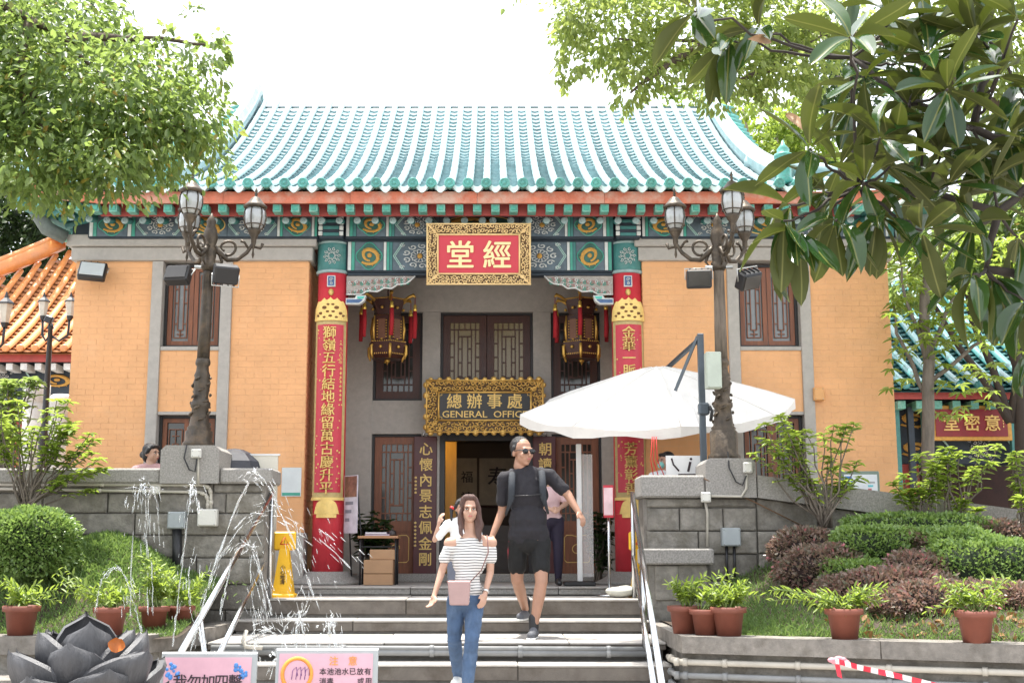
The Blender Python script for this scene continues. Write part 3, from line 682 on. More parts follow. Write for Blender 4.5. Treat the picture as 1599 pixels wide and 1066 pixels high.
painted(colx[0] + CR - .02, colx[1] - CR + .02, zl_a, zl_b, 15.32, 'lower_beam', [('s', .55), ('d', 2.2), ('s', .7), ('c', 4.2), ('D', 5), ('c', 4.2), ('s', .7), ('d', 2.2), ('s', .55)])
MB().mm(colx[0] + CR, colx[1] - CR, 15.34, 15.5, ZZ(430, 15.34), zl_a - .004, .006).build('beam_fillet', NAVY, hall)
MB().mm(xl0 - .05, xr1 + .05, 15.3, 15.42, zu_a - .02, zu_b + .12).build('frieze_back', NAVY, hall)
# carved brackets under the beam beside the columns
for sg, cxp in ((1, colx[0]), (-1, colx[1])):
    y = 15.33; q = MB(); x0 = cxp + sg * (CR - .01); z1 = ZZ(431, y); L = .86
    pts = [(0, 0), (L, 0), (L * .93, -.06), (L * .86, -.10), (L * .74, -.11), (L * .66, -.16), (L * .55, -.15), (L * .45, -.2), (L * .3, -.19), (L * .22, -.235), (0, -.235)]
    P = [(x0 + sg * p[0], z1 + p[1]) for p in pts]; q.prism(P if sg < 0 else P[::-1], y, y + .07); br = q.build('carved_bracket', M('carved_grey', (.34, .31, .28), .7, .2, 20), hall)
    e = MB(); e.tube([(p[0], y - .004, p[1]) for p in P[1:]], .011, 5); e.build('bracket_edge', WHTP, br)
    for (mt, ph) in ((WHTP, 0), (M('pink_scroll_paint', (.42, .2, .18), .6, .2, 9), 1), (GRNP, 2)):
        e = MB()
        for k in range(9):
            u = (k + .5 + ph * .33) / 9.5; d = .22 * (1 - u) + .08; 
            for j in range(2): spiral(e, x0 + sg * u * L * .93, z1 - d * (.3 + .42 * j) - .012 * ph, .026, y - .006, 1.1, k + ph * 2 + j * 3, 1 if (k + j) % 2 else -1, .006, 8)
        e.build('bracket_scrolls', mt, br)
    e = MB(); hz = z1 - .255; hy = y - .04
    e.prism([(x0, hz - .11), (x0 + sg * .17, hz - .11), (x0 + sg * .23, hz - .07), (x0 + sg * .25, hz), (x0 + sg * .13, hz), (x0 + sg * .11, hz - .035), (x0, hz - .035)][::sg], hy, hy + .1); hk = e.build('bracket_hook', WHTP, hall)
    MB().prism([(x0 + sg * .01, hz - .095), (x0 + sg * .165, hz - .095), (x0 + sg * .21, hz - .06), (x0 + sg * .2, hz - .05), (x0 + sg * .01, hz - .05)][::sg], hy - .006, hy + .01).build('hook_face', BLUP, hk)
    MB().prism([(x0 + sg * .145, hz - .045), (x0 + sg * .215, hz - .045), (x0 + sg * .235, hz - .012), (x0 + sg * .14, hz - .012)][::sg], hy - .007, hy + .011).build('hook_face', M('turquoise_paint', (.1, .5, .42), .5, .15, 9), hk)

# ---------------------------------------------------------------- roof
YE, YR = 14.55, 19.97
ZE = ZZ(292, YE) - .03; ZR = ZZ(160, YR) - .05
A_ = .6
def zp(Y):
    t = (Y - YE) / (YR - YE); return ZE + (ZR - ZE) * (A_ * t + (1 - A_) * t * t)
SP = .2205; GXL = W(274.6, 290, YE).x; NROW = 34
GXR = GXL + SP * (NROW - 1); EXL, EXR = GXL - 1.97, GXR + 1.97
def cover_mesh(Lr):
    n = max(2, int(Lr / .11)); m = MB(); rows = []
    for i in range(n + 1):
        Y = Lr * i / n; z = zp(YE + Y) - ZE; ring = (.053 if i % 3 == 0 else .047); row = []
        for k in range(9):
            a = math.pi * k / 8; row.append((ring * math.cos(a), Y - .01 * (k not in (0, 8)), z + .03 + ring * 1.0 * math.sin(a)))
        rows.append(row)
    m.grid(rows, True, True); m.add([rows[0][k] for k in range(9)], [tuple(range(9))[::-1]]); m.add([rows[-1][k] for k in range(9)], [tuple(range(9))])
    me = m.mesh('cover_tile_row'); me.materials.append(GLAZE); return me
def pan_mesh(Lr):
    m = MB(); c = .16; n = max(1, int(Lr / c)); w = SP
    for i in range(n):
        y0, y1 = i * c, (i + 1) * c + .01; za, zb_ = zp(YE + y0) - ZE + .042, zp(YE + min(y1, YR - YE)) - ZE + .004; A, B, C = [], [], []
        for k in range(5):
            u = k / 4 - .5; dip = .055 * (1 - (2 * u) ** 2); A.append((u * w, y0, za - dip + .03)); B.append((u * w, y1, zb_ - dip + .03)); C.append((u * w, y0 + .012, za - dip - .012))
        m.grid([C, A], False, False); m.grid([A, B], True, False)
    me = m.mesh('pan_tile_row'); me.materials.append(GLAZED); return me
roof = MB()
g = [[(x, y, zp(y) - .05) for x in (GXL - .15, GXR + .15)] for y in np.linspace(YE + .05, YR, 14)]
roof.grid(g, True); g2 = [[(x, 2 * YR - y, zp(y) - .02) for x in (GXL - .15, GXR + .15)] for y in np.linspace(YE, YR, 14)]; roof.grid(g2, True, True)
for gx, sg in ((GXL - .1, -1), (GXR + .1, 1)):
    P = [(gx, y, zp(y)) for y in np.linspace(YE + 1.9, YR, 8)] + [(gx, 2 * YR - y, zp(y)) for y in np.linspace(YR, YE + 1.9, 8)][1:]; roof.add(P, [tuple(range(len(P)))])
roof = roof.build('roof', GLAZED, hall)
LF = YR - YE
cm, pm = cover_mesh(LF + .05), pan_mesh(LF)
dm = MB()
dm.lathe([(.001, -.055), (.02, -.05), (.024, -.04), (.04, -.04), (.046, -.052), (.06, -.052), (.066, -.03), (.066, .05)], (0, 0, 0), 18, True, Matrix.Rotation(R(-90), 3, 'X'))
dm = dm.mesh('eave_disc'); dm.materials.append(DISC)
dr = MB(); n = 8; top = [(-SP / 2 + .055 + (SP - .11) * k / n, 0, .035 - .03 * math.sin(math.pi * k / n)) for k in range(n + 1)]
bot = [(-SP / 2 + .03 + (SP - .06) * k / n, -.025, .0 - .075 * math.sin(math.pi * k / n) ** 1.2) for k in range(n + 1)]
dr.grid([bot, top], True); dr.grid([[(p[0], p[1] + .03, p[2]) for p in bot], [(p[0], p[1] + .02, p[2]) for p in top]], True, True); dr.grid([[(p[0], p[1] + .03, p[2]) for p in bot], bot], False)
dr = dr.mesh('drip_tile'); dr.materials.append(M('drip_glaze', (.5, .62, .61), .35, .15, 9, coat=.3, rand=.08))
for i in range(NROW):
    x = GXL + i * SP
    inst('cover_tile_row', cm, roof, (x + rnd.uniform(-.005, .005), YE, ZE + rnd.uniform(-.006, .004)), (0, 0, R(rnd.uniform(-.06, .06)))); inst('eave_disc', dm, roof, (x, YE - .03, ZE + .065))
    if i < NROW - 1: inst('pan_tile_row', pm, roof, (x + SP / 2, YE, ZE)); inst('drip_tile', dr, roof, (x + SP / 2, YE - .03, ZE + .02))
def lift(d): return .14 * max(0, 1 - d / 1.3) ** 2
for sg, gx in ((-1, GXL), (1, GXR)):
    for k in range(1, 9):
        Lr = 1.97 - k * SP; x = gx + sg * k * SP; dz = lift(1.97 - k * SP)
        if Lr > .1:
            c_ = cover_mesh(Lr); p_ = pan_mesh(Lr + .1)
            for (me, dx) in ((c_, 0), (p_, -sg * SP / 2)):
                inst(me.name.split('.')[0], me, roof, (x + dx, YE, ZE + dz))
        inst('eave_disc', dm, roof, (x, YE - .03, ZE + .065 + dz)); inst('drip_tile', dr, roof, (x - sg * SP / 2, YE - .03, ZE + .02 + dz))
    # side slope rows beyond the gable
    cs, ps = cover_mesh(1.95), pan_mesh(1.97)
    for k in range(16):
        y = YE + 1.97 + .1 + k * SP; inst('cover_tile_row', cs, roof, (gx + sg * 1.97, y, ZE), (0, 0, R(90) * sg)); inst('pan_tile_row', ps, roof, (gx + sg * 1.97, y + SP / 2, ZE), (0, 0, R(90) * sg))
        inst('eave_disc', dm, roof, (gx + sg * 2.0, y, ZE + .065), (0, 0, R(90) * sg))
    # gable ridge, its half-round cap, hanging tiles outside
    rg = MB(); rows = []
    for y in np.concatenate([np.linspace(YE + .35, YR - .25, 20), [YR, YR + .25, YR + .8, YR + 2.5]]):
        yy = y if y <= YR else 2 * YR - y; z = zp(yy) - .02; hgt = .36
        if abs(y - YR) < .5: z += .06
        rows.append([(gx + sg * .06, y, z), (gx + sg * .06, y - .02, z + .14), (gx + sg * .03, y - .02, z + .15), (gx + sg * .03, y - .03, z + .25), (gx + sg * .05, y - .03, z + .27), (gx + sg * .1, y - .04, z + hgt), (gx + sg * .2, y - .04, z + hgt), (gx + sg * .25, y - .03, z + .27), (gx + sg * .27, y - .03, z + .25), (gx + sg * .27, y - .02, z + .15), (gx + sg * .24, y, z + .14), (gx + sg * .24, y, z - .1)])
    rg.grid(rows, False, sg > 0); rg.add(rows[0], [tuple(range(12))[::sg]]); rg = rg.build('gable_ridge', GLAZE, roof)
    sm = MB().tube([(0, 0, 0), (sg * .34, 0, -.1)], .06, 8).mesh('hanging_tile'); sm.materials.append(DISC)
    for y in np.arange(YE + .6, YR + 1, .19):
        yy = y if y <= YR else 2 * YR - y; inst('hanging_tile', sm, roof, (gx + sg * .22, y, zp(yy) + .04))
    # ridge-end ornament
    o = MB(); z0 = zp(YE + .3) + .05; o.lathe([(.11, 0), (.12, .05), (.095, .08), (.095, .32), (.12, .34), (.11, .38), (.07, .40), (.08, .44), (.03, .5), (.01, .56)], (gx + sg * .14, YE + .3, z0), 12); o.build('ridge_ornament', DISC, roof)
    # hip ridge to the corner
    h = MB(); P = []
    for i in range(12):
        t = i / 11; d = 1.97 * (1 - t); P.append((gx + sg * (1.97 * t + .05), YE + d, zp(YE + d) + .14 + lift(d) * 1.0))
    P.append((gx + sg * 2.2, YE - .2, ZE + .3)); h.tube(P, [.085] * 12 + [.04], 8, squash=1.3); h.build('hip_ridge', GLAZE, roof)
    h = MB()
    for t, s in ((.75, 1.), (.86, .85), (.96, .75)):
        h = MB(); d = 1.97 * (1 - t); c = Vector((gx + sg * (1.97 * t + .05), YE + d, zp(YE + d) + .16 + lift(d))); h.lathe([(.06 * s, 0), (.05 * s, .1 * s), (.065 * s, .14 * s), (.03 * s, .2 * s), (.04 * s, .25 * s), (.005, .3 * s)], c, 8); h.build('ridge_beast', DISC, roof)
# flat back hips closing the side slopes, soffit
sf = MB()
YI = YW + .25
def fz(x):
    d = min(x - EXL, EXR - x); return lift(d)
n = 30; xs_ = np.linspace(EXL + .1, EXR - .1, n + 1)
sf.grid([[(x, YE + .06, ZE - .05 + fz(x)) for x in xs_], [(min(max(x, xl0 - .1), xr1 + .1), YI, zp(YI) - .22) for x in xs_]], True, True)
for sg, ex, wx in ((-1, EXL, xl0), (1, EXR, xr1)):
    ys = np.linspace(YE + .06, 23, 20); sf.grid([[(ex - sg * .06, y, ZE - .05 + lift(max(0, y - YE))) for y in ys], [(wx + sg * .0, max(y, YI), zp(YI) - .22) for y in ys]], True, sg < 0)
sf.build('soffit', REDD, hall)
# fascia boards (joints every few metres)
FZ0, FZ1 = ZZ(317, YE + .07), ZZ(299, YE + .07)
FH = FZ1 - FZ0; FT = ZE - .012
n = 0
for a, b in zip(np.linspace(EXL + 1.0, EXR - 1.0, 7)[:-1], np.linspace(EXL + 1.0, EXR - 1.0, 7)[1:]):
    MB().mm(a + .002, b - .002, YE + .05, YE + .085, FT - FH, FT).build('fascia_board', REDF, hall)
for sg, ex in ((-1, EXL), (1, EXR)):
    f = MB(); rows = []
    for t in np.linspace(0, 1, 10):
        x = ex - sg * (.05 + .95 * (1 - t)); rows.append((x, fz(x)))
    f.grid([[(x, YE + .05, FT - FH + z) for x, z in rows], [(x, YE + .05, FT + z) for x, z in rows]], True, sg < 0); f.grid([[(x, YE + .085, FT - FH + z) for x, z in rows], [(x, YE + .085, FT + z) for x, z in rows]], True, sg > 0); f.grid([[(x, YE + .05, FT - FH + z) for x, z in rows], [(x, YE + .085, FT - FH + z) for x, z in rows]], True, sg > 0)
    f.build('fascia_board', REDF, hall)
    f = MB(); ys = np.linspace(YE + .06, 22, 16)
    f.grid([[(ex - sg * .05, y, FT - FH + lift(y - YE)) for y in ys], [(ex - sg * .05, y, FT + lift(y - YE)) for y in ys]], True, sg > 0); f.grid([[(ex - sg * .09, y, FT - FH + lift(y - YE)) for y in ys], [(ex - sg * .09, y, FT + lift(y - YE)) for y in ys]], True, sg < 0)
    f.build('fascia_board', REDF, hall)
MB().mm(EXL + 1.0, EXR - 1.0, YE + .26, YE + .3, FT - FH - .1, FT - FH + .05).build('inner_fascia', REDD, hall)
# square flying rafters and round rafters with painted ends
SQ = .102; fm = MB().box((0, .09, .0), (SQ, .18, .095), None, .004).mesh('flying_rafter'); fm.materials.append(RAFT)
em = MB().box((0, -.004, 0), (SQ * .62, .012, .055), None, .003).mesh('rafter_end_panel'); em.materials.append(GRNP)
rm = MB().tube([(0, -.02, 0), (0, .95, .22)], .04, 12); rm = rm.mesh('round_rafter'); rm.materials.append(TEALP)
sm_ = MB(); spiral(sm_, 0, 0, .033, -.03, 1.4, 0, 1, .006, 14); sm_.lathe([(.04, 0), (.045, .006), (.04, .012)], (0, -.018, 0), 14, True, Matrix.Rotation(R(90), 3, 'X')); sm_ = sm_.mesh('rafter_spiral'); sm_.materials.append(M('pale_teal_paint2', (.33, .45, .45), .6, .2, 10))
xr_ = GXL - SP * 6.5; k = 0
while xr_ < GXR + SP * 6.6:
    d = fz(xr_); zf = FT - FH - .048 + d * .9
    o = inst('flying_rafter', fm, hall, (xr_, YE + .1, zf), (R(rnd.uniform(0, 1.5)), 0, 0)); inst('rafter_end_panel', em, o)
    o = inst('round_rafter', rm, hall, (xr_ + (.06 if xr_ < 0 else -.03), YE + .42, zf - .075)); inst('rafter_spiral', sm_, o)
    xr_ += SP
for sg, ex, wx in ((-1, EXL, xl0), (1, EXR, xr1)):
    for k in range(15):
        y = YE + .25 + k * SP; d = lift(y - YE); inst('flying_rafter', fm, hall, (ex - sg * .1, y, FT - FH - .048 + d * .9), (0, R(6) * sg, R(90) * sg)); inst('round_rafter', rm, hall, (ex - sg * .42, y + .08, FT - FH - .12 + d * .8), (0, 0, R(90) * sg))
    # corner beams fanning to the upturned corner
    for k in range(5):
        x1 = ex - sg * (.1 + k * .2); b = MB().bar((x1, YE + .12, FT - FH - .05 + fz(x1)), (wx + sg * .05, YI - .05 - k * .03, zp(YI) - .3), .09, .09); b.build('corner_rafter', RAFT, hall)
    cb = MB(); cb.bar((ex - sg * .05, YE + .08, FT - FH + lift(0) - .06), (wx + sg * .1, YI, zu_b - .05), .16, .2); cb.build('corner_beam', TEALP, hall)
    cb = MB(); P = [(wx + sg * .12, YW - .1, zu_a + .02), (wx + sg * .3, YW - .25, zu_a + .1), (wx + sg * .42, YW - .35, zu_a + .3), (wx + sg * .5, YW - .45, zu_a + .42)]; cb.tube(P, [.09, .1, .09, .06], 8); cb.build('corner_bracket', M('bracket_grey_paint', (.14, .17, .16), .65, .3, 9), hall)
# ================================================================ SIGNBOARDS AND COUPLETS
def carved_frame(parent, w, h, b, mat, seed, y=0., deep=.05, wav=.0):
    """sloping carved frame: four mitred boards, a field of small scrolls, inner bead"""
    r = random.Random(seed); m = MB(); 
    o = [(-w / 2, -h / 2), (w / 2, -h / 2), (w / 2, h / 2), (-w / 2, h / 2)]; i_ = [(-w / 2 + b, -h / 2 + b), (w / 2 - b, -h / 2 + b), (w / 2 - b, h / 2 - b), (-w / 2 + b, h / 2 - b)]
    for k in range(4):
        j = (k + 1) % 4; A, B, C, D = o[k], o[j], i_[j], i_[k]; m = MB()
        vs = [(p[0], y - deep, p[1]) for p in (A, B)] + [(p[0], y - .012, p[1]) for p in (C, D)] + [(p[0], y + .02, p[1]) for p in (A, B, C, D)]
        m.add(vs, [(0, 1, 2, 3), (0, 4, 5, 1), (2, 6, 7, 3), (7, 6, 5, 4), (1, 5, 6, 2), (0, 3, 7, 4)])
        fb = m.build('frame_board', M('frame_ground', (.10, .05, .015), .6, .3, 20, .4, 60), parent); s = MB(); L = math.dist(A, B); n = int(L / (b * .36))
        ux, uz = (B[0] - A[0]) / L, (B[1] - A[1]) / L; nx, nz = -uz, ux
        for q in range(n):
            for row in (.3, .68):
                u = (q + .5 + (row > .5) * .5) / n * L; v = b * (row + r.uniform(-.07, .07))
                if u < v * .9 or L - u < v * .9: continue
                cx = A[0] + ux * u + nx * v; cz = A[1] + uz * u + nz * v; yy = y - deep + (deep - .012) * v / b - .008
                spiral(s, cx, cz, b * r.uniform(.17, .25), yy, r.uniform(.8, 1.3), r.uniform(0, 6.3), r.choice((-1, 1)), b * .05, 8)
        if wav:
            for q in range(n // 2): u = (q + .5) / (n // 2) * L; s.ball((A[0] + ux * u, y - deep * .8, A[1] + uz * u), b * r.uniform(.2, .3), 7, 5, 1, .5, 1)
        s.tube([(A[0] + nx * .008 , y - deep, A[1] + nz * .008), (B[0] + nx * .008, y - deep, B[1] + nz * .008)], b * .08, 6); s.tube([(D[0], y - .02, D[1]), (C[0], y - .02, C[1])], b * .09, 6)
        s.tube([(A[0], y - deep, A[1]), (D[0], y - .016, D[1])], b * .09, 6)
        s.build('carving', mat, fb)
sg = thing('signboard', 'red signboard with two cream characters in a pale gilt frame above the porch', 'signboard', W(748, 397, 14.9)); sg.rotation_euler = (R(10), 0, 0)
carved_frame(sg, 1.27, .75, .135, M('pale_gilt', (.80, .58, .28), .5, .12, 20, .2, 60, metal=.15), 4)
MB().mm(-.5, .5, -.01, .02, -.24, .24, .004).build('panel', SIGNR, sg)
text('堂', .36, GOLDC, sg, (-.225, -.018, 0), .02, .022, 'character', center=True); text('經', .36, GOLDC, sg, (.225, -.018, 0), .02, .02, 'character', center=True)
sg = thing('signboard', 'black GENERAL OFFICE signboard in a heavy gilt scrollwork frame over the door', 'signboard', W(757.5, 634, 16.55)); sg.rotation_euler = (R(6), 0, 0)
carved_frame(sg, 1.56, .70, .165, GOLD, 9, 0, .06, 1)
MB().mm(-.62, .62, -.01, .02, -.19, .19, .004).build('panel', SIGNK, sg)
for k, ch in enumerate('總辦事處'): text(ch, .21, GOLDP, sg, (-.405 + k * .268, -.016, .07), .014, .016, 'character', center=True)
text('GENERAL  OFFICE', .125, GOLDP, sg, (0, -.016, -.105), .012, .012, 'lettering', center=True, sx=1.13)
bm = MB()
for sx in (-1, 1):
    for sz in (-1, 1): bm.tube([(sx * .6, -.015, sz * .12), (sx * .6, -.015, sz * .145), (sx * .57, -.015, sz * .145), (sx * .57, -.015, sz * .175), (sx * .54, -.015, sz * .175)], .006, 5)
bm.build('corner_fret', GOLDP, sg)
# dark boards flanking the door
for nm, pxc, chars, lab in (('l', 664, '心懷內景志佩金剛', 'maroon vertical board with eight gold characters left of the open door'), ('r', 851, '朝讀', 'maroon vertical board right of the open door, partly behind the man')):
    y = YB - .03; top, bot = ZZ(681, y), ZZ(898, y); b = thing('couplet_board', lab, 'signboard', (W(pxc, 790, y).x, y, bot), 'maroon couplet boards at the door')
    H = top - bot; MB().mm(-.155, .155, -.01, .025, 0, H, .006).build('board', MAROON, b)
    MB().tube([(-.03, .0, H), (-.025, 0, H + .04), (.025, 0, H + .04), (.03, 0, H)], .006, 6).build('hook', STEEL, b)
    for k, ch in enumerate(chars): text(ch, .185, GOLDP, b, (.01, -.014, H - .17 - k * (H - .3) / 7.4), .012, .016, 'character', center=True)
    if nm == 'l':
        for z, n_ in ((H - .55, 5), (H - 1.15, 7)):
            for k in range(n_): MB().mm(-.142, -.11, -.014, -.01, z - k * .05 - .014, z - k * .05 + .004).add([(-.128, -.015, z - k * .05 - .02), (-.12, -.015, z - k * .05 - .02), (-.12, -.015, z - k * .05 + .012), (-.128, -.015, z - k * .05 + .012)], [(0, 1, 2, 3)]).build('small_inscription', GOLDP, b)
# red curved couplets wrapped on the columns
RB = CR + .028
for ci, (cxp, chars, lab) in enumerate(((colx[0], '獅嶺五行結地緣留萬古慶升平', 'red and gold curved couplet board on the left column'), (colx[1], '金華一脈     芳薰彰善', 'red and gold curved couplet board on the right column behind the white umbrella'))):
    zt_, zb2 = ZZ(500, YC - .22), ZZ(776, YC - .22); cb = thing('couplet_board', lab, 'signboard', (cxp, YC, zb2), 'red couplet boards on the columns'); H = zt_ - zb2
    def shell(x0, x1, z0, z1, r0, r1, n=14):
        m = MB(); a0, a1 = x0 / RB, x1 / RB; A = [a0 + (a1 - a0) * k / n for k in range(n + 1)]
        m.grid([[(r1 * math.sin(a), -r1 * math.cos(a), z) for a in A] for z in (z0, z1)], True); m.grid([[(r0 * math.sin(a), -r0 * math.cos(a), z) for a in A] for z in (z0, z1)], True, True)
        for z, f in ((z0, True), (z1, False)): m.grid([[(r * math.sin(a), -r * math.cos(a), z) for a in A] for r in (r1, r0)], False, f)
        for a in (a0, a1): m.add([(r0 * math.sin(a), -r0 * math.cos(a), z0), (r1 * math.sin(a), -r1 * math.cos(a), z0), (r1 * math.sin(a), -r1 * math.cos(a), z1), (r0 * math.sin(a), -r0 * math.cos(a), z1)], [(0, 1, 2, 3)])
        return m
    hw = .225
    shell(-hw, hw, 0, H, CR + .002, RB).build('board', M('old_gold_border', (.5, .38, .16), .55, .15, 20), cb)
    shell(-hw + .05, hw - .05, .06, H - .05, RB - .004, RB + .006).build('red_field', SIGNR, cb)
    n = 13; st = (H - .26) / (n - 1)
    for k, ch in enumerate(chars):
        if ch != ' ': text(ch, .165, GOLDP, cb, (-.005, -RB - .012, H - .15 - k * st), .03, .014, 'character', center=True, wrap=RB + .006)
    fl = MB(); rr = random.Random(3 + ci)
    for k in range(46):
        x = rr.choice((-1, 1)) * rr.uniform(.1, .165); z = rr.uniform(.1, H - .1); a = x / RB; fl.ball(((RB + .007) * math.sin(a), -(RB + .007) * math.cos(a), z), rr.uniform(.006, .014), 6, 4, 1, .5, 1)
    stuff(fl.build('gold_flecks', GOLDP, cb))
    for k in range(5 if ci == 0 else 0): text('一九八五年'[k], .05, GOLDP, cb, (RB * math.sin(.145 / RB), -RB * math.cos(.145 / RB) - .006, H - .3 - k * .055), .006, .0, 'small_character', rot=(R(90), 0, .145 / RB), center=True)
    for k in range(8):
        th = .145 / RB; c_ = Vector(((RB + .006) * math.sin(th), -(RB + .006) * math.cos(th), H - .6 - k * .055)); MB().box(c_, (.03, .006, .012), Matrix.Rotation(th, 3, 'Z')).box(c_ + Vector((0, -.002, .002)), (.009, .006, .034), Matrix.Rotation(th, 3, 'Z')).build('small_inscription', GOLDP, cb)
    # pierced gold crest above and vase below
    cr = MB(); a = np.linspace(-1, 1, 15); pts = [(x * hw, .0) for x in (-1, 1)]
    def crest(z0, zfun, holes):
        m = MB(); A = np.linspace(-1, 1, 25); lo = []; hi = []
        for u in A: th = u * hw / RB; lo.append((RB * math.sin(th), -RB * math.cos(th), z0)); hi.append((RB * math.sin(th), -RB * math.cos(th), z0 + zfun(u)))
        m.grid([lo, hi], True); q = RB + .02; m.grid([[(p[0] * q / RB, p[1] * q / RB, p[2]) for p in lo], [(p[0] * q / RB, p[1] * q / RB, p[2]) for p in hi]], True); m.grid([[(p[0] * q / RB, p[1] * q / RB, p[2]) for p in hi], hi], False); return m
    crest(H, lambda u: .29 * math.sqrt(max(0, 1 - abs(u) ** 3)) ** .8 * (1 - .12 * abs(math.sin(u * 9))) + .002, 0).build('crest', M('bright_gold', (.84, .60, .2), .45, .1, 15, .3, 50, metal=.2), cb)
    h = MB()
    for u, z, s in ((-.3, .16, .03), (.3, .16, .03), (-.5, .09, .026), (.5, .09, .026), (-.14, .11, .02), (.14, .11, .02), (-.66, .06, .022), (.66, .06, .022), (0, .055, .022), (-.3, .04, .02), (.3, .04, .02), (-.12, .2, .018), (.12, .2, .018)):
        th = u * hw / RB; q = RB + .021; c = Vector((q * math.sin(th), -q * math.cos(th), H + z)); h.ball(c, s, 7, 5, 1.2, .35, .7)
    h.build('crest_piercing', M('crest_shadow', (.16, .07, .02), .7, .2, 20), cb)
    MB().ball((0, -CR - .01, ZZ(456, YC - .2) - zb2), .035, 4, 4, 1, .5, 1.3).build('bead', GOLDP, cb)
    shell(-hw - .004, hw + .004, -.035, 0, CR + .002, RB + .012).build('lower_rail', M('bright_gold', (0, 0, 0)), cb)
    crest(-.2, lambda u: .165 * (max(0, 1 - (abs(u) / .62) ** 4)) ** .5 + .002 if abs(u) < .62 else .001, 0).build('vase', MATS['bright_gold'], cb)
    shell(-.12, .12, -.245, -.2, CR + .002, RB + .015).build('vase_foot', MATS['bright_gold'], cb)

# ================================================================ PALACE LANTERNS
LWOOD = M('lantern_wood', (.045, .014, .01), .4, .3, 8); LGOLD = M('lantern_gold', (.6, .36, .08), .35, .2, 15, .2, 60, metal=.6)
TASS = M('tassel_red', (.38, .012, .02), .8, .2, 20, .6, 120, stretch=(12, 12, 1)); LSILK = M('lantern_silk', (.16, .07, .04), .5, .2, 6)
def lantern(loc, label, mir):
    L = thing('palace_lantern', label, 'lantern', loc, 'carved lanterns in the porch'); hexr = lambda r, z, ph=0: [(r * math.cos(R(60 * k + 30 + ph)), r * math.sin(R(60 * k + 30 + ph)), z) for k in range(6)]
    def tier(nm, r0, r1, z0, z1, mat):
        m = MB(); a, b = hexr(r0, z0), hexr(r1, z1); m.add(a + b, [(k, (k + 1) % 6, 6 + (k + 1) % 6, 6 + k) for k in range(6)] + [tuple(range(6))[::-1], tuple(range(6, 12))]); return m.build(nm, mat, L)
    tier('upper_tier', .17, .235, .60, .82, LWOOD); tier('body', .225, .22, .25, .6, LWOOD); tier('lower_tier', .225, .265, .08, .25, LWOOD); tier('foot', .2, .235, .04, .08, LWOOD)
    g = MB()
    for (r, z, n) in ((.24, .825, 10), (.18, .6, 8), (.255, .255, 8), (.225, .1, 8)):
        P = hexr(r, z)
        for k in range(6):
            A, B = Vector(P[k]), Vector(P[(k + 1) % 6])
            for q in range(n): p = A.lerp(B, (q + .5) / n); g.ball(p, .012, 5, 4)
    stuff(g.build('gilt_beading', LGOLD, L))
    for k in range(6):
        A, B = Vector(hexr(.227, 0)[k]), Vector(hexr(.227, 0)[(k + 1) % 6]); mid = (A + B) / 2; ang = math.atan2(mid.y, mid.x) - math.pi / 2; M3 = Matrix.Rotation(ang, 3, 'Z')
        MB().box(mid + Vector((0, 0, .42)), (.1, .012, .26), M3).build('silk_panel', LSILK, L)
        g = MB()
        for sx in (-1, 1):
            for q in range(7): g.ball(mid * 1.03 + M3 @ Vector((sx * .062, 0, 0)) + Vector((0, 0, .31 + q * .036)), .011, 5, 4)
        for z in (.18, .7): g.ball(mid * (1.18 if z < .3 else 1.02) + Vector((0, 0, z)), .022, 8, 5)
        g.ball(mid * 1.03 + Vector((0, 0, .285)), .02, 6, 4, 1, 1, .6); stuff(g.build('gilt_carving', LGOLD, L))
        V = Vector(hexr(1, 0)[k]); arm = MB(); arm.tube([V * .22 + Vector((0, 0, .80)), V * .29 + Vector((0, 0, .85)), V * .36 + Vector((0, 0, .87)), V * .385 + Vector((0, 0, .84))], [.022, .02, .026, .012], 6); a_ = arm.build('dragon_arm', LGOLD, L)
        MB().tube([V * .21 + Vector((0, 0, .24)), V * .265 + Vector((0, 0, .2)), V * .26 + Vector((0, 0, .1)), V * .24 + Vector((0, 0, .03))], [.015, .02, .022, .01], 6).build('corner_post', LGOLD, L)
        MB().tube([V * .215 + Vector((0, 0, .25)), V * .232 + Vector((0, 0, .42)), V * .215 + Vector((0, 0, .6))], [.012, .02, .012], 6).build('corner_post', LGOLD, L)
        t = MB(); tp = V * .38; t.tube([tp + Vector((0, 0, .84)), tp + Vector((0, 0, .74))], .004, 4); t.tube([tp + Vector((0, 0, .66)), tp + Vector((.003, 0, .5)), tp + Vector((-.004, 0, .3))], [.026, .03, .026], 9); tz = t.build('tassel', TASS, L)
        c = MB(); c.lathe([(.008, .75), (.024, .73), (.018, .71), (.028, .69), (.028, .655)], tp, 9); c.build('tassel_cap', M('brass', (.85, .58, .12), .3, .1, 8, metal=.7), tz)
    MB().tube([(0, 0, .82), (0, 0, 1.12)], .01, 6).build('hanger', LWOOD, L); f = MB(); f.lathe([(.04, .035), (.03, .01), (.012, 0), (.006, -.03)], (0, 0, 0), 8); f.build('finial', LGOLD, L)
    return L
YLn = 16.1; zl = ZZ(566, YLn)
lantern((W(606, 515, YLn).x, YLn, zl), 'carved hexagonal lantern with red tassels hanging left of the centre windows', 1).rotation_euler = (0, 0, R(12))
lantern((W(908, 515, YLn).x, YLn, zl), 'carved hexagonal lantern with red tassels hanging right of the centre windows', -1).rotation_euler = (0, 0, R(-6))

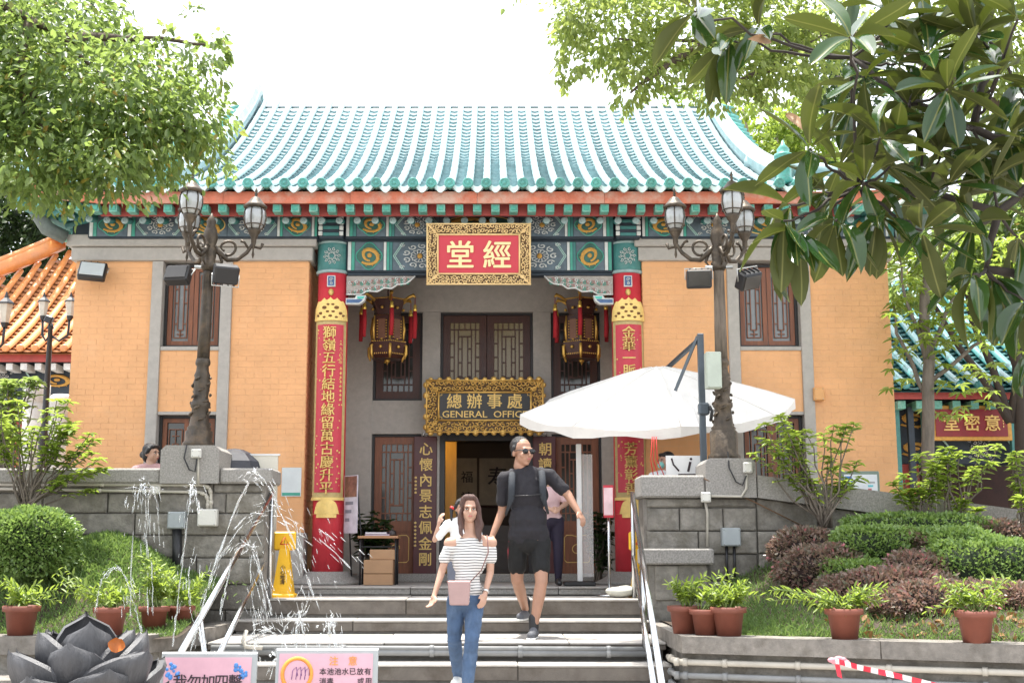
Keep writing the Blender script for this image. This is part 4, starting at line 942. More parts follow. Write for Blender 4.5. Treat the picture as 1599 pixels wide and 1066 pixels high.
# ================================================================ LAMP POSTS
GLOBE = M('lamp_glass', (.34, .355, .355), .06, .1, 3, .0, 30, spec=.8, coat=.6)
def lamp_post(loc, label, phase, lean, topmat):
    L = thing('street_lamp', label, 'street lamp', loc, 'ornate lamp posts on the parapets'); L.rotation_euler = (0, lean, 0); Y = loc[1]; z0 = loc[2]
    h = lambda py: ZZ(py, Y) - z0
    MB().lathe([(.19, 0), (.19, .05), (.165, .07), (.165, h(674)), (.14, h(671)), (.148, h(668)), (.12, h(664)), (.108, h(650)), (.1, h(638)), (.118, h(635)), (.12, h(629)), (.1, h(626)), (.086, h(620)), (.098, h(606)), (.106, h(598)), (.088, h(590)), (.098, h(586)), (.078, h(580)), (.072, h(572)), (.09, h(569)), (.09, h(565)), (.08, h(560))], (0, 0, 0), 24, True, Matrix.Diagonal((.88, .88, 1)), 8, .035).build('base', IRONB if topmat is not IRON else IRON, L)
    pz_ = [(.068, h(561)), (.063, h(500)), (.057, h(430)), (.055, h(421))]
    MB().lathe(pz_, (0, 0, 0), 20, True, None, 10, .03).build('shaft', topmat, L)
    MB().lathe([(.06, h(423)), (.085, h(419)), (.085, h(411)), (.065, h(408)), (.075, h(400)), (.075, h(392)), (.06, h(384)), (.085, h(372)), (.07, h(360)), (.045, h(352)), (.055, h(346)), (.02, h(338)), (.005, h(333))], (0, 0, 0), 16).build('hub', IRONB, L)
    MB().tube([(-.15, -.02, h(418)), (.15, -.02, h(418))], .02, 8).build('clamp', M('zinc', (.5, .5, .48), .45, .1, 6, metal=.8), L)
    orn = MB()
    for k in range(22):
        a = k * 2.4; z = h(664) + (h(588) - h(664)) * k / 22; orn.tube([(.112 * math.cos(a + t) * (1 - .12 * k / 14), .112 * math.sin(a + t) * (1 - .12 * k / 14), z + .05 * t) for t in (0, .25, .5, .75)], [.006, .016, .014, .004], 5)
    orn.build('leaf_ornament', IRONB, L)
    zl_ = h(362)
    for k in range(3):
        a = R(phase + 120 * k); u = Vector((math.cos(a), math.sin(a), 0)); Z = lambda z: Vector((0, 0, z))
        arm = MB(); arm.tube([u * .05 + Z(h(386)), u * .1 + Z(h(393)), u * .2 + Z(h(404)), u * .3 + Z(h(402)), u * .4 + Z(h(390)), u * .46 + Z(h(376)), u * .47 + Z(zl_ - .02)], [.035, .03, .026, .024, .022, .02, .02], 8)
        arm.tube([u * (.2 + .08 * math.cos(t)) + Z(h(384) + .08 * math.sin(t) * (1 - t / 12)) for t in np.linspace(-2, 4.2, 16)], [.016] * 12 + [.014, .012, .01, .014], 6)
        arm.tube([u * .1 + Z(h(393)), u * .14 + Z(h(408)), u * .09 + Z(h(416))], [.02, .016, .006], 6); arm.tube([u * .42 + Z(h(384)), u * .37 + Z(h(374)), u * .33 + Z(h(372))], [.014, .014, .02], 6); arm.tube([u * .48 + Z(h(380)), u * .55 + Z(h(382)), u * .57 + Z(h(374))], [.014, .014, .022], 6)
        am = arm.build('arm', IRONB, L); c = u * .47; lm = MB().lathe([(.004, zl_ - .26), (.016, zl_ - .22), (.008, zl_ - .17), (.014, zl_ - .14), (.03, zl_ - .08), (.03, zl_ - .03), (.07, zl_ + .04), (.08, zl_ + .07)], c, 12).build('lamp_cup', IRONB, L)
        MB().lathe([(.075, zl_ + .07), (.105, zl_ + .13), (.118, zl_ + .2), (.115, zl_ + .26), (.095, zl_ + .315)], c, 18).build('globe', GLOBE, L)
        rb_ = MB()
        for q in range(6):
            b = R(60 * q + 20); v = Vector((math.cos(b), math.sin(b), 0)); rb_.tube([c + v * .08 + Z(zl_ + .07), c + v * .11 + Z(zl_ + .13), c + v * .123 + Z(zl_ + .2), c + v * .12 + Z(zl_ + .26), c + v * .1 + Z(zl_ + .315)], .007, 5)
        rb_.tube([c + Vector((.108 * math.cos(t), .108 * math.sin(t), zl_ + .115)) for t in np.linspace(0, 6.283, 19)], .007, 5, False); rb_.build('cage', IRONB, L)
        MB().lathe([(.125, zl_ + .31), (.135, zl_ + .33), (.1, zl_ + .36), (.06, zl_ + .41), (.045, zl_ + .43), (.02, zl_ + .445), (.012, zl_ + .46), (.02, zl_ + .475), (.008, zl_ + .49), (.018, zl_ + .505), (.005, zl_ + .55)], c, 12).build('cap', IRONB, L)
lamp_post(PEDL, 'ornate dark lamp post with three glass globes on the left parapet pedestal', 255, R(1.2), IRON)
lamp_post(PEDR, 'ornate lamp post with weathered wooden shaft and three globes on the right parapet', 280, 0, M('weathered_wood', (.16, .13, .1), .8, .3, 8, .6, 40, stretch=(8, 8, .7), c2=(.07, .055, .045), c2f=.5))

def floodlight(loc, rot, label, w=.27, h=.2, d=.13, face=None, grp='floodlights on the lamp posts'):
    L = thing('floodlight', label, 'floodlight', loc, grp); L.rotation_euler = rot
    m = MB(); m.box((0, 0, 0), (w, d, h), None, .015); m.build('housing', BLACK, L)
    MB().box((0, -d / 2 - .004, 0), (w * .86, .012, h * .78), None, .003).build('lens', face or GLASSD, L)
    f = MB()
    for k in range(4): f.box((-w * .36 + k * w * .24, d * .1, h / 2 + .008), (.008, d * .8, .02))
    f.build('cooling_fin', BLACK, L)
    b = MB(); b.tube([(-w / 2 - .012, 0, 0), (-w / 2 - .012, .06, .12), (w / 2 + .012, .06, .12), (w / 2 + .012, 0, 0)], .008, 5); b.build('bracket', M('zinc', (0, 0, 0)), L)
YL = PEDL[1]
floodlight(W(279, 430, YL - .12), (R(-25), 0, R(-10)), 'black floodlight on the left side of the left lamp post')
floodlight(W(353, 428, YL - .1), (R(-150), 0, R(25)), 'black floodlight on the right side of the left lamp post')
floodlight(W(1092, 436, YL - .12), (R(8), 0, R(-6)), 'flat black floodlight left of the right lamp post', .27, .2)
floodlight(W(1169, 437, YL - .1), (R(35), R(-14), R(30)), 'tilted black floodlight right of the right lamp post')
floodlight(W(145, 424, YW - .22), (R(-28), R(4), R(8)), 'square floodlight fixed high on the left brick wall', .33, .25, .1, M('flood_glass', (.55, .58, .58), .15, .1, 3), None)

# ================================================================ UTILITIES ON THE WALLS
def utilbox(pc, wpx, hpx, Y, label, mat=BOXG, d=.1):
    c = W(pc[0], pc[1], Y); s = 1950 / (Y * CT + .05); w, h = wpx / s, hpx / s; o = thing('junction_box', label, 'utility box', (c.x, Y, c.z)); MB().mm(-w / 2, w / 2, -d, 0, -h / 2, h / 2, .008).build('case', mat, o); MB().mm(-w / 2 + .01, w / 2 - .01, -d - .006, -d, -h / 2 + .01, h / 2 - .01, .004).build('lid', mat, o)
    sc_ = MB()
    for sx in (-1, 1):
        for sz in (-1, 1): sc_.ball((sx * (w / 2 - .02), -d - .007, sz * (h / 2 - .02)), .006, 6, 4)
    stuff(sc_.build('screws', STEEL, o))
CREAM = M('cream_plastic', (.60, .59, .54), .5, .06, 5)
utilbox((308, 708), 16, 14, YP - .1, 'small cream box on the left lamp pedestal', CREAM, .05)
utilbox((327, 808), 30, 26, YP, 'cream square box with conduits on the left parapet wall', CREAM)
utilbox((279, 812), 27, 26, YP, 'grey square box on the left parapet wall', BOXG)
utilbox((245, 765), 15, 12, YP, 'tiny cream box on the conduit of the left parapet', CREAM, .05)
utilbox((1167, 730), 14, 17, YP - .1, 'small white box on the right lamp pedestal', CREAM, .05)
utilbox((1102, 776), 15, 16, YP - .09, 'white box on the edge of the right parapet coping', CREAM, .05)
utilbox((1140, 838), 29, 28, YP, 'grey square box on the right parapet wall', BOXG)
utilbox((1277, 616), 17, 21, YW, 'orange painted box on the right brick wall', M('orange_box', (.72, .37, .14), .6, .1, 4), .09)
def pipe(label, pts, r, mat=PIPEW, name='conduit', clips=0, grp=None):
    o = tag(MB().tube(pts, r, 8).build(name, mat), label, 'pipe', grp)
    if clips:
        P = [Vector(p) for p in pts]
        for k in range(clips):
            t = (k + .5) / clips * (len(P) - 1); i = int(t); p = P[i].lerp(P[i + 1], t - i); d = (P[i + 1] - P[i]).normalized(); MB().tube([p - d * .02, p + d * .02], r * 1.35, 8).build('clip', mat, o)
    return o
y = YP - .03
pipe('upper cream conduit running under the left parapet coping', [W(0, 756, y), W(320, 757, y), W(328, 762, y), W(330, 772, y), W(330, 796, y)], .016, clips=4)
pipe('lower cream conduit running along the left parapet wall', [W(0, 763, y), W(312, 768, y), W(322, 772, y), W(325, 780, y), W(325, 796, y)], .016, clips=4)
pipe('short cream conduit dropping from the small box on the left pedestal', [W(310, 715, YP - .12), W(310, 756, YP - .1)], .013)
pipe('black cable looping on the left lamp pedestal', [W(292, 694, YP - .12), W(288, 715, YP - .13), W(296, 733, YP - .13), W(305, 736, YP - .13), W(308, 716, YP - .14)], .008, BLACK, 'cable')
pipe('dark drain slot pipe below the grey box on the left wall', [W(277, 826, y), W(277, 900, y)], .05, BLACK, 'drain_pipe')
pipe('white vertical conduit on the right parapet wall', [W(1102, 784, YP - .05), W(1105, 800, y), W(1105, 853, y)], .014)
pipe('white conduit bending from the right pedestal box', [W(1166, 740, YP - .12), W(1166, 762, YP - .12), W(1158, 775, YP - .11), W(1110, 774, YP - .11)], .014)
pipe('black cable hanging from the right lamp post', [W(1137, 705, YP - .05), W(1139, 730, YP - .13), W(1150, 752, YP - .13), W(1160, 757, YP - .13), W(1166, 742, YP - .14)], .008, BLACK, 'cable')
pipe('thin brown cable slanting down the right parapet wall', [W(1100, 747, YP - .1), W(1180, 784, YP - .04), W(1260, 824, YP - .04)], .007, M('rust_cable', (.16, .09, .05), .8), 'cable')
pipe('left black cable below the grey box on the right wall', [W(1135, 852, y), W(1136, 905, y)], .014, BLACK, 'cable'); pipe('right black cable below the grey box on the right wall', [W(1147, 852, y), W(1148, 905, y)], .014, BLACK, 'cable')
for k, (pa, rr_, lab) in enumerate(((1010, .022, 'upper'), (1017, .03, 'lower'))):
    pipe(lab + ' grey pipe laid along the stair riser', [W(330, pa, 11.62), W(1020, pa + 3, 11.62)], rr_, PIPEG, 'pipe', 5)
for k, (dz, rr_, mt, lab) in enumerate(((-.215, .026, PIPEW, 'uppermost'), (-.325, .026, PIPEG, 'middle'), (-.42, .024, PIPEG, 'lowest'))):
    P = [(1.56, 11.4, LIPZ + dz), (1.56, ry(1.6) + .05, LIPZ + dz), (1.66, ry(1.66) + .035, LIPZ + dz)] + [(x, ry(x) + .035, LIPZ + dz) for x in (2.5, 3.5, 4.5, 6)]
    pipe(lab + ' of the three pipes on the right planter wall', P, rr_, mt, 'pipe', 9)
pipe('bent cream pipe at the foot of the stairs left side', [W(385, 985, 11.6), W(380, 1000, 11.5), W(384, 1009, 11.5), W(410, 1011, 11.5)], .02, PIPEW, 'pipe')

# ================================================================ HANDRAILS
def handrail(label, A, B, A2, B2, posts):
    o = thing('handrail', label, 'handrail', (0, 0, 0)); MB().tube([A, B], .025, 12).build('top_rail', STEEL, o); MB().tube([A2, B2], .022, 12).build('lower_rail', STEEL, o)
    for p, q in posts: MB().tube([p, q], .024, 12).build('post', STEEL, o)
A, B = W(425, 770, 13.4), W(283, 1018, 9.7); A2, B2 = W(415, 872, 13.4), W(343, 1020, 10.3)
handrail('stainless steel handrail on the left side of the stairs', A, B, A2, B2, [((A.x, 13.4, -.1), A), (Vector((B2.x, 10.3, -1.08)), A.lerp(B, .84)), ])
A, B = W(988, 770, 13.6), W(1036, 1080, 9.2); A2, B2 = W(990, 868, 13.6), W(1023, 1080, 9.4)
handrail('stainless steel handrail on the right side of the stairs', A, B, A2, B2, [((A.x, 13.6, -.1), A), (Vector((A.lerp(B, .45).x, A.lerp(B, .45).y, -.5)), A.lerp(B, .45))])
# ================================================================ TREES
def pblob(px, py, rx, ry, Y, dy=.6):
    c = W(px, py, Y); s = FPX / (Y * CT + (c.z - EYE) * ST); return (c.x, c.y, c.z, rx / s, dy, ry / s)
def limb(parent, pts, r0, r1, mat, name='limb', amp=.04):
    P = []; 
    for i in range(len(pts) - 1): P += wobble(pts[i], pts[i + 1], 4, amp, i + int(abs(pts[0][0]) * 100))[(1 if i else 0):]
    n = len(P); return MB().tube(P, [r0 + (r1 - r0) * k / (n - 1) for k in range(n)], 7).build(name, mat, parent)
LF1 = LEAF('leaf_camphor', (.05, .095, .028), (.14, .2, .06), (.34, .46, .11), .42, .48, cc=(.45, .22, .03))
LF3 = LEAF('leaf_light', (.09, .13, .03), (.19, .24, .07), (.46, .55, .14), .5, .5)
LF2 = LEAF('leaf_fresh', (.09, .16, .02), (.21, .28, .05), (.42, .55, .08), .4, .42)
LFD = LEAF('leaf_dark', (.012, .03, .01), (.04, .07, .02), (.08, .15, .03), .5, .3)
lt = thing('broadleaf_tree', 'leafy green tree overhanging the roof corner at the upper left', 'tree', (-6.6, 9.4, -.4))
lt.location = (0, 0, 0)
Yt = 9.6
limb(lt, [(-6.9, 9.5, -.5), (-6.7, 9.4, 1.6), (-6.2, 9.5, 3.4), (-5.6, 9.6, 4.8)], .22, .12, BARK, 'trunk')
bl = [(30, 60, 90, 80, 9.4), (120, 40, 90, 60, 10.2), (100, 150, 120, 80, 9.4), (200, 170, 95, 70, 9.6), (40, 240, 90, 70, 9.2), (140, 245, 90, 55, 9.4), (235, 215, 80, 55, 9.7), (295, 185, 62, 60, 9.9), (310, 120, 42, 30, 10.), (230, 110, 60, 45, 10.), (325, 232, 28, 26, 9.9), (-60, 150, 120, 130, 9.2), (-170, 120, 150, 150, 9.4), (-60, 0, 120, 90, 9.8), (60, 292, 70, 28, 9.1), (170, 278, 60, 26, 9.3), (250, 262, 45, 22, 9.6)]
crown('crown', [pblob(*b) for b in bl], 21000, .074, LF1, lt, .2, .5, .2, .7, .2)
tw = [(330, 60, 34, 36, 10.), (255, 65, 34, 20, 10.), (300, 22, 18, 14, 10.), (200, 35, 20, 18, 10.1), (345, 68, 16, 14, 10), (215, 62, 30, 10, 10)]
crown('sprig', [pblob(*b, .3) for b in tw], 230, .075, LF1, lt, .2, .55)
for pts in ([(-6.0, 9.5, 3.9), tuple(W(0, 5, 9.3)), tuple(W(50, 32, 9.4)), tuple(W(100, 60, 9.6)), tuple(W(160, 120, 9.6))], [tuple(W(50, 32, 9.4)), tuple(W(30, 110, 9.3)), tuple(W(40, 200, 9.2))], [tuple(W(100, 60, 9.6)), tuple(W(160, 58, 9.9)), tuple(W(230, 60, 10.)), tuple(W(320, 70, 10.))], [tuple(W(160, 120, 9.6)), tuple(W(230, 180, 9.7)), tuple(W(300, 210, 9.8))], [tuple(W(-40, 60, 9.3)), tuple(W(20, 80, 9.3)), tuple(W(40, 120, 9.2)), tuple(W(90, 250, 9.2))], [(-6.0, 9.5, 3.9), tuple(W(-60, 100, 9.3)), tuple(W(-40, 200, 9.3))]):
    limb(lt, pts, .05, .012, BARK)

mt = thing('broadleaf_tree', 'tall tree whose leafy boughs hang over the right end of the roof', 'tree')
bl = [(960, 50, 95, 60, 12.6), (900, 30, 40, 50, 12.4), (1010, 110, 60, 40, 12.6), (1080, 60, 90, 60, 12.8), (1150, 110, 80, 45, 12.8), (1180, 40, 90, 60, 13.), (1250, 90, 70, 60, 13.), (1290, 30, 70, 50, 13.2), (985, 140, 28, 22, 12.5), (1120, 140, 50, 20, 12.6), (890, 100, 24, 24, 12.4), (1215, 140, 45, 20, 12.8), (1050, -40, 250, 50, 12.8), (1560, 60, 130, 130, 13.6)]
crown('crown', [pblob(*b) for b in bl], 15000, .08, LF3, mt, .25, .56, .2, .7, .15)
limb(mt, [(8.6, 14.6, -.1), (8.4, 14.5, 2.), (8.0, 14.2, 4.6)], .2, .14, BARKG, 'trunk')
for pts in ([(8.05, 14.2, 4.4), tuple(W(1400, 70, 13.4)), tuple(W(1280, 50, 13.1)), tuple(W(1120, 60, 12.8)), tuple(W(960, 60, 12.6))], [tuple(W(1280, 50, 13.1)), tuple(W(1200, 110, 12.8)), tuple(W(1130, 130, 12.7))], [tuple(W(1120, 60, 12.8)), tuple(W(1030, 110, 12.6)), tuple(W(985, 145, 12.5))], [(8.05, 14.2, 4.4), tuple(W(1560, 60, 13.6))]): limb(mt, pts, .06, .012, BARK)

yt = thing('broadleaf_tree', 'light green tree in front of the right side hall', 'tree')
tb = W(1452, 800, 14.6)
limb(yt, [(tb.x, 14.6, -.02), tuple(W(1450, 640, 14.6)), tuple(W(1444, 480, 14.6)), tuple(W(1452, 400, 14.7))], .085, .05, BARKG, 'trunk')
for pts in ([tuple(W(1446, 560, 14.6)), tuple(W(1415, 470, 14.6)), tuple(W(1405, 400, 14.6))], [tuple(W(1446, 560, 14.6)), tuple(W(1480, 480, 14.6)), tuple(W(1510, 440, 14.6))], [tuple(W(1448, 620, 14.6)), tuple(W(1400, 520, 14.7)), tuple(W(1395, 470, 14.7))], [tuple(W(1449, 600, 14.6)), tuple(W(1520, 540, 14.4)), tuple(W(1580, 500, 14.4))]): limb(yt, pts, .03, .01, BARKG)
P = []; D = []; Nn = []; Ln = []
for k in range(330):
    while True:
        px, py = nr.uniform(1388, 1650), nr.uniform(360, 660)
        if py < 660 - abs(px - 1490) * .25 and (py < 610 or nr.random() < .5) and nr.random() < (.95 if py < 540 else .55): break
    c = np.array(W(px, py, nr.uniform(14.1, 15.1))); n = nr.integers(5, 9)
    for q in range(n):
        a = 2 * math.pi * q / n + nr.uniform(-.3, .3); d = np.array([math.cos(a), math.sin(a), nr.uniform(-.5, .25)]); P.append(c); D.append(d); Nn.append([0, 0, 1]); Ln.append(nr.uniform(.09, .17))
leaves('crown', P, D, Nn, Ln, LF2, yt, .3, .15, .25)

# trees far behind
def far_tree(label, px, base, blobs, n, size, mat, Y, bark=M('dark_bark', (.04, .032, .026), .9, .3, 6, .5, 30), rt=.16, grp='trees behind the halls'):
    o = thing('background_tree', label, 'tree', (0, 0, 0), grp); x = W(px, 400, Y).x; c = pblob(*blobs[0], Y)
    limb(o, [(x, Y, base), (x + .2, Y, c[2] * .5), (c[0], Y, c[2])], rt, rt * .5, bark, 'trunk')
    for b in blobs[1:4]: q = pblob(*b, Y); limb(o, [(x, Y, c[2] * .45), (q[0], Y, q[2])], rt * .5, rt * .15, bark)
    crown('crown', [pblob(*b, Y, 1.6) for b in blobs], n, size, mat, o, .3, .6)
far_tree('dark tree with thick forked trunk behind the orange roof at left', 28, 0, [(40, 380, 60, 70), (-20, 330, 90, 70), (90, 400, 40, 40), (100, 350, 50, 50), (-60, 420, 80, 80), (60, 320, 90, 40)], 9000, .17, LFD, 33., rt=.26)
far_tree('pale green tree rising behind the right end of the roof', 1215, 0, [(1215, 215, 38, 40), (1195, 250, 30, 30), (1250, 190, 40, 35), (1160, 170, 40, 22), (1080, 170, 60, 22), (1260, 250, 45, 40)], 5000, .16, LF2, 30., BARKG)
far_tree('dark fine leaved tree behind the magnolia', 1330, 0, [(1310, 120, 40, 40), (1350, 90, 50, 50), (1330, 170, 30, 30)], 3500, .12, LFD, 24.)
far_tree('leafy tree standing behind the light green tree at right', 1560, 0, [(1560, 380, 90, 80), (1480, 360, 70, 60), (1640, 340, 90, 90), (1430, 430, 50, 50)], 7000, .15, LF1, 21.)
far_tree('dense tree far behind the left roof corner', 165, 0, [(165, 38, 34, 34), (150, 120, 60, 60), (60, 200, 120, 120), (-40, 100, 100, 100)], 5000, .17, LFD, 30.)
far_tree('broad tree filling the gap beside the orange roofed hall', -60, 0, [(-60, 480, 120, 120), (10, 480, 70, 60), (70, 450, 40, 50)], 6000, .17, LFD, 38.)
far_tree('broad green tree beyond the right side hall', 1680, 0, [(1680, 420, 150, 140), (1600, 470, 90, 80), (1540, 470, 70, 60)], 6000, .18, LF1, 34.)

# ================================================================ MAGNOLIA (near, upper right): every leaf a part
LM = LEAF('leaf_magnolia', (.009, .034, .01), (.032, .075, .018), (.15, .2, .02), .12, .12, back=(.05, .06, .008), rib=True)
LMB = M('magnolia_brown', (.3, .17, .08), .6, .2, 8)
mg = thing('magnolia_tree', 'large leaved magnolia with glossy leaves reaching in from the right', 'tree')
def mleaf(curl, fold, w, wav):
    m = MB(); rows = []
    for i in range(9):
        t = i / 8; wd = w * (math.sin(math.pi * min(1, t * .93 + .02)) ** .75) * (1 if t < 1 else 0) * (.75 + .5 * t if t < .6 else 1.05) * .5; row = []
        for j in range(5):
            u = j / 2 - 1; row.append((u * wd, t, -curl * t * t + fold * abs(u) * wd + wav * math.sin(6 * t + u)))
        rows.append(row)
    m.grid(rows, True); me = m.mesh('leaf'); me.materials.append(LM); return me
ML = [mleaf(.1, .35, .32, .01), mleaf(.25, .5, .3, .015), mleaf(-.05, .25, .34, .01), mleaf(.4, .7, .3, .02), mleaf(.15, .8, .33, .01)]
cl = [(1085, 18), (1140, 62), (1185, 45), (1330, 60), (1395, 30), (1450, 85), (1525, 55), (1590, 30), (1350, 120), (1420, 165), (1480, 140), (1560, 120), (1265, 232), (1310, 262), (1375, 215), (1440, 225), (1500, 190), (1575, 210), (1235, 320), (1290, 300), (1350, 285), (1420, 300), (1480, 290), (1550, 280), (1600, 300), (1305, 345), (1370, 335), (1440, 360), (1250, 360), (1225, 345), (1520, 350), (1590, 370), (1520, 428), (1550, 430), (1600, 470), (1610, 540), (1400, 100), (1500, 20), (1330, 170), (1600, 150), (1470, 240), (1540, 230), (1390, 260)]
hang = {1: 1, 2: .3, 18: .6, 28: 1, 29: 1, 32: 1.2, 33: 1.1, 25: .8, 26: .9, 34: .6}
node = [W(1640, 260, 5.3), W(1560, 330, 5.2), W(1520, 200, 5.3), W(1420, 160, 5.3), W(1440, 300, 5.2), W(1340, 290, 5.15), W(1540, 420, 5.2), W(1330, 90, 5.4), W(1560, 80, 5.4)]
limb(mg, [(3.6, 5.9, -1.08), (3.4, 5.8, .6), (3.0, 5.6, 1.6), tuple(node[0])], .14, .06, MATS['dark_bark'], 'trunk')
limb(mg, [tuple(node[0]), tuple(node[1]), tuple(node[4]), tuple(node[5])], .022, .01, MATS['dark_bark']); limb(mg, [tuple(node[0]), tuple(node[2]), tuple(node[3]), tuple(node[7])], .022, .01, MATS['dark_bark']); limb(mg, [tuple(node[1]), tuple(node[6])], .02, .01, MATS['dark_bark']); limb(mg, [(3.0, 5.6, 1.6), tuple(node[6])], .03, .018, MATS['dark_bark']); limb(mg, [tuple(node[2]), tuple(node[8])], .02, .012, MATS['dark_bark'])
cnt = 0; rm_ = random.Random(21)
for i, (px, py) in enumerate(cl):
    Yc = 5.0 + rm_.uniform(-.2, .35) + (.25 if i > 35 else 0); c = W(px, py, Yc); nn = min(node, key=lambda q: (q - c).length); st = (c - nn)
    limb(mg, [tuple(nn), tuple(nn.lerp(c, .55) + Vector((0, 0, -.02))), tuple(c)], .008, .005, MATS['dark_bark'], 'twig', .06); st = st.normalized(); k = rm_.randint(6, 8)
    for q in range(k):
        a = 2 * math.pi * q / k + rm_.uniform(-.35, .35); o = st.orthogonal().normalized(); o = Matrix.Rotation(a, 3, st) @ o; d = (st * rm_.uniform(.1, .8) + o + Vector((0, -.15, -hang.get(i, .12) * rm_.uniform(.5, 1.4)))).normalized()
        up = (Vector((0, 0, 1)) - d * d.z); up = (up if up.length > .2 else Vector((0, 1, 0))).normalized(); up = Matrix.Rotation(rm_.uniform(-.7, .7), 3, d) @ up; side = d.cross(up).normalized(); up = side.cross(d)
        m4 = Matrix((side, d, up)).transposed().to_4x4(); L = rm_.uniform(.2, .29); o_ = bpy.data.objects.new('leaf', rm_.choice(ML)); link(o_); o_.parent = mg; o_.matrix_world = Matrix.Translation(c + d * .02) @ m4 @ Matrix.Diagonal((L, L, L, 1)); cnt += 1
V = []; Fq = []; src = [(np.array([v.co[:] for v in m_.vertices]), [tuple(p.vertices) for p in m_.polygons]) for m_ in ML]
for i in range(150):
    c = W(rm_.uniform(1335, 1660), rm_.uniform(-20, 330), rm_.uniform(5.35, 6.2)); d = Vector((rm_.uniform(-1.2, .7), rm_.uniform(-.7, .4), rm_.uniform(-.9, .5))).normalized(); up = Vector((rm_.uniform(-.6, .6), rm_.uniform(-.6, .3), 1)); side = d.cross(up).normalized(); up = side.cross(d); m3 = np.array(Matrix((side, d, up)).transposed()); a, f = src[i % 5]; n0 = len(V); V += [tuple(q) for q in (a * rm_.uniform(.2, .28)) @ m3.T + np.array(c)]; Fq += [tuple(j + n0 for j in q) for q in f]
me = bpy.data.meshes.new('inner_foliage'); me.from_pydata(V, [], Fq); me.polygons.foreach_set('use_smooth', [True] * len(Fq)); me.materials.append(LM); stuff(inst('inner_foliage', me, mg))
for (px, py, rot_) in ((1258, 205, -30), (1168, 62, 80)):
    c = W(px, py, 5.05); b = mleaf(.2, .5, .3, .02); b.materials.clear(); b.materials.append(LMB); o_ = inst('withered_leaf', b, mg, c, (R(70), R(rot_), 0), (.14, .14, .14))

# ================================================================ SHRUBS AND HEDGES
def shrub(label, base, tips, Y, mat=LF2, n=9, L=.1, name='leafy_shrub'):
    b = W(base[0], base[1], Y); o = thing(name, label, 'shrub', b); s = MB(); P = []; D = []; Nn = []; Ln = []; r = random.Random(int(base[0]))
    for k, (px, py) in enumerate(tips):
        t = W(px, py, Y + r.uniform(-.25, .2)); path = wobble((r.uniform(-.06, .06), r.uniform(-.05, .05), -.05), t - b, 5, .06, k); s.tube(path, [.013, .011, .009, .008, .006, .004], 5)
        for f, m in ((1., n), (.93, n - 2), (.84, 6), (.74, 5), (.62, 3)):
            i = f * 5; q = int(min(4, i)); c = path[q].lerp(path[q + 1], i - q)
            for j in range(m):
                a = 2 * math.pi * j / m + r.uniform(-.4, .4); P.append(c); D.append((math.cos(a), math.sin(a), r.uniform(-.35, .5))); Nn.append((0, 0, 1)); Ln.append(L * r.uniform(.6, 1.25))
    s.build('stem', BARKG, o); leaves('foliage', P, D, Nn, Ln, mat, o, .46, .2, .2); return o
def tipgrid(x0, x1, y0, y1, n, seed):
    r = random.Random(seed); return [(r.uniform(x0, x1), r.uniform(y0, y1)) for _ in range(n)]
shrub('bright leggy shrub in front of the left parapet', (40, 785), tipgrid(-10, 120, 625, 720, 26, 1) + tipgrid(110, 165, 665, 735, 8, 2) + tipgrid(90, 150, 740, 770, 4, 4), 12.75)
shrub('leggy shrub by the right lamp post in front of the low window', (1290, 815), tipgrid(1175, 1245, 645, 720, 12, 3) + tipgrid(1235, 1345, 650, 760, 16, 5), 12.85)
shrub('leggy shrub before the doorway of the right side hall', (1440, 815), tipgrid(1395, 1480, 680, 790, 14, 6), 12.85)
shrub('leggy shrub along the sloping coping right of the doorway', (1490, 815), tipgrid(1470, 1560, 690, 800, 14, 7), 12.8)
shrub('leafy shrub cut by the right edge of the picture above the coping', (1600, 825), tipgrid(1580, 1650, 685, 780, 9, 8), 12.7)
shrub('dense dark green bush behind the left parapet', (10, 740), tipgrid(-60, 60, 585, 680, 40, 9), 15.2, LF1, 10, .12)

HB = LEAF('leaf_boxwood', (.07, .14, .03), (.25, .35, .11), (.36, .52, .12), .3, .3); HR = LEAF('leaf_red_shrub', (.08, .10, .05), (.27, .18, .155), (.4, .24, .18), .35, .3, cc=(.6, .16, .2))
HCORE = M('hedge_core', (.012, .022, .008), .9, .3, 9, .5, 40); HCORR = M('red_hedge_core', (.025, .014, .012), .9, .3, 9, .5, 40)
def hedge(label, px, py, rx, ry, Y, n, mat, dy=.3, leaf=.028, name='clipped_hedge', sq=3.4, cat='hedge', red=False):
    b = pblob(px, py, rx, ry, Y, dy); c = Vector(b[:3]); o = thing(name, label, cat, c); m = MB()
    k = 14; rows = []
    def srf(th, ph, s=1.):
        f = lambda v: math.copysign(abs(v) ** (2 / sq), v); return Vector((b[3] * s * f(math.cos(ph)) * f(math.cos(th)), b[4] * s * f(math.cos(ph)) * f(math.sin(th)), b[5] * s * f(math.sin(ph))))
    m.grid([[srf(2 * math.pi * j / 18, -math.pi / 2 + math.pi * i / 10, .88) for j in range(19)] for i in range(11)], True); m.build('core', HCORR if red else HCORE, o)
    n = int(n * 1.5); q_ = rdir(n); q_[:, 2] = np.where(q_[:, 2] < -.75, -q_[:, 2], q_[:, 2]); q_ /= (np.abs(q_) ** sq).sum(1, keepdims=True) ** (1 / sq); P = q_ * np.array(b[3:6]) * nr.uniform(.93, 1.05, (n, 1)); P *= (1 + .05 * np.sin(P[:, :1] * 17 + px) * np.sin(P[:, 1:2] * 19) + .04 * np.sin(P[:, 2:] * 23 + P[:, :1] * 11)); P += nr.normal(size=(n, 3)) * .014
    d = unit(P / np.array(b[3:6])) + rdir(n) * .9; d[:, 2] += .3
    leaves('foliage', P, d, rdir(n) + np.array([0, -.3, 1.2]), leaf * 1.3 * nr.uniform(.6, 1.4, n), mat, o, .6, .2, .1); return o
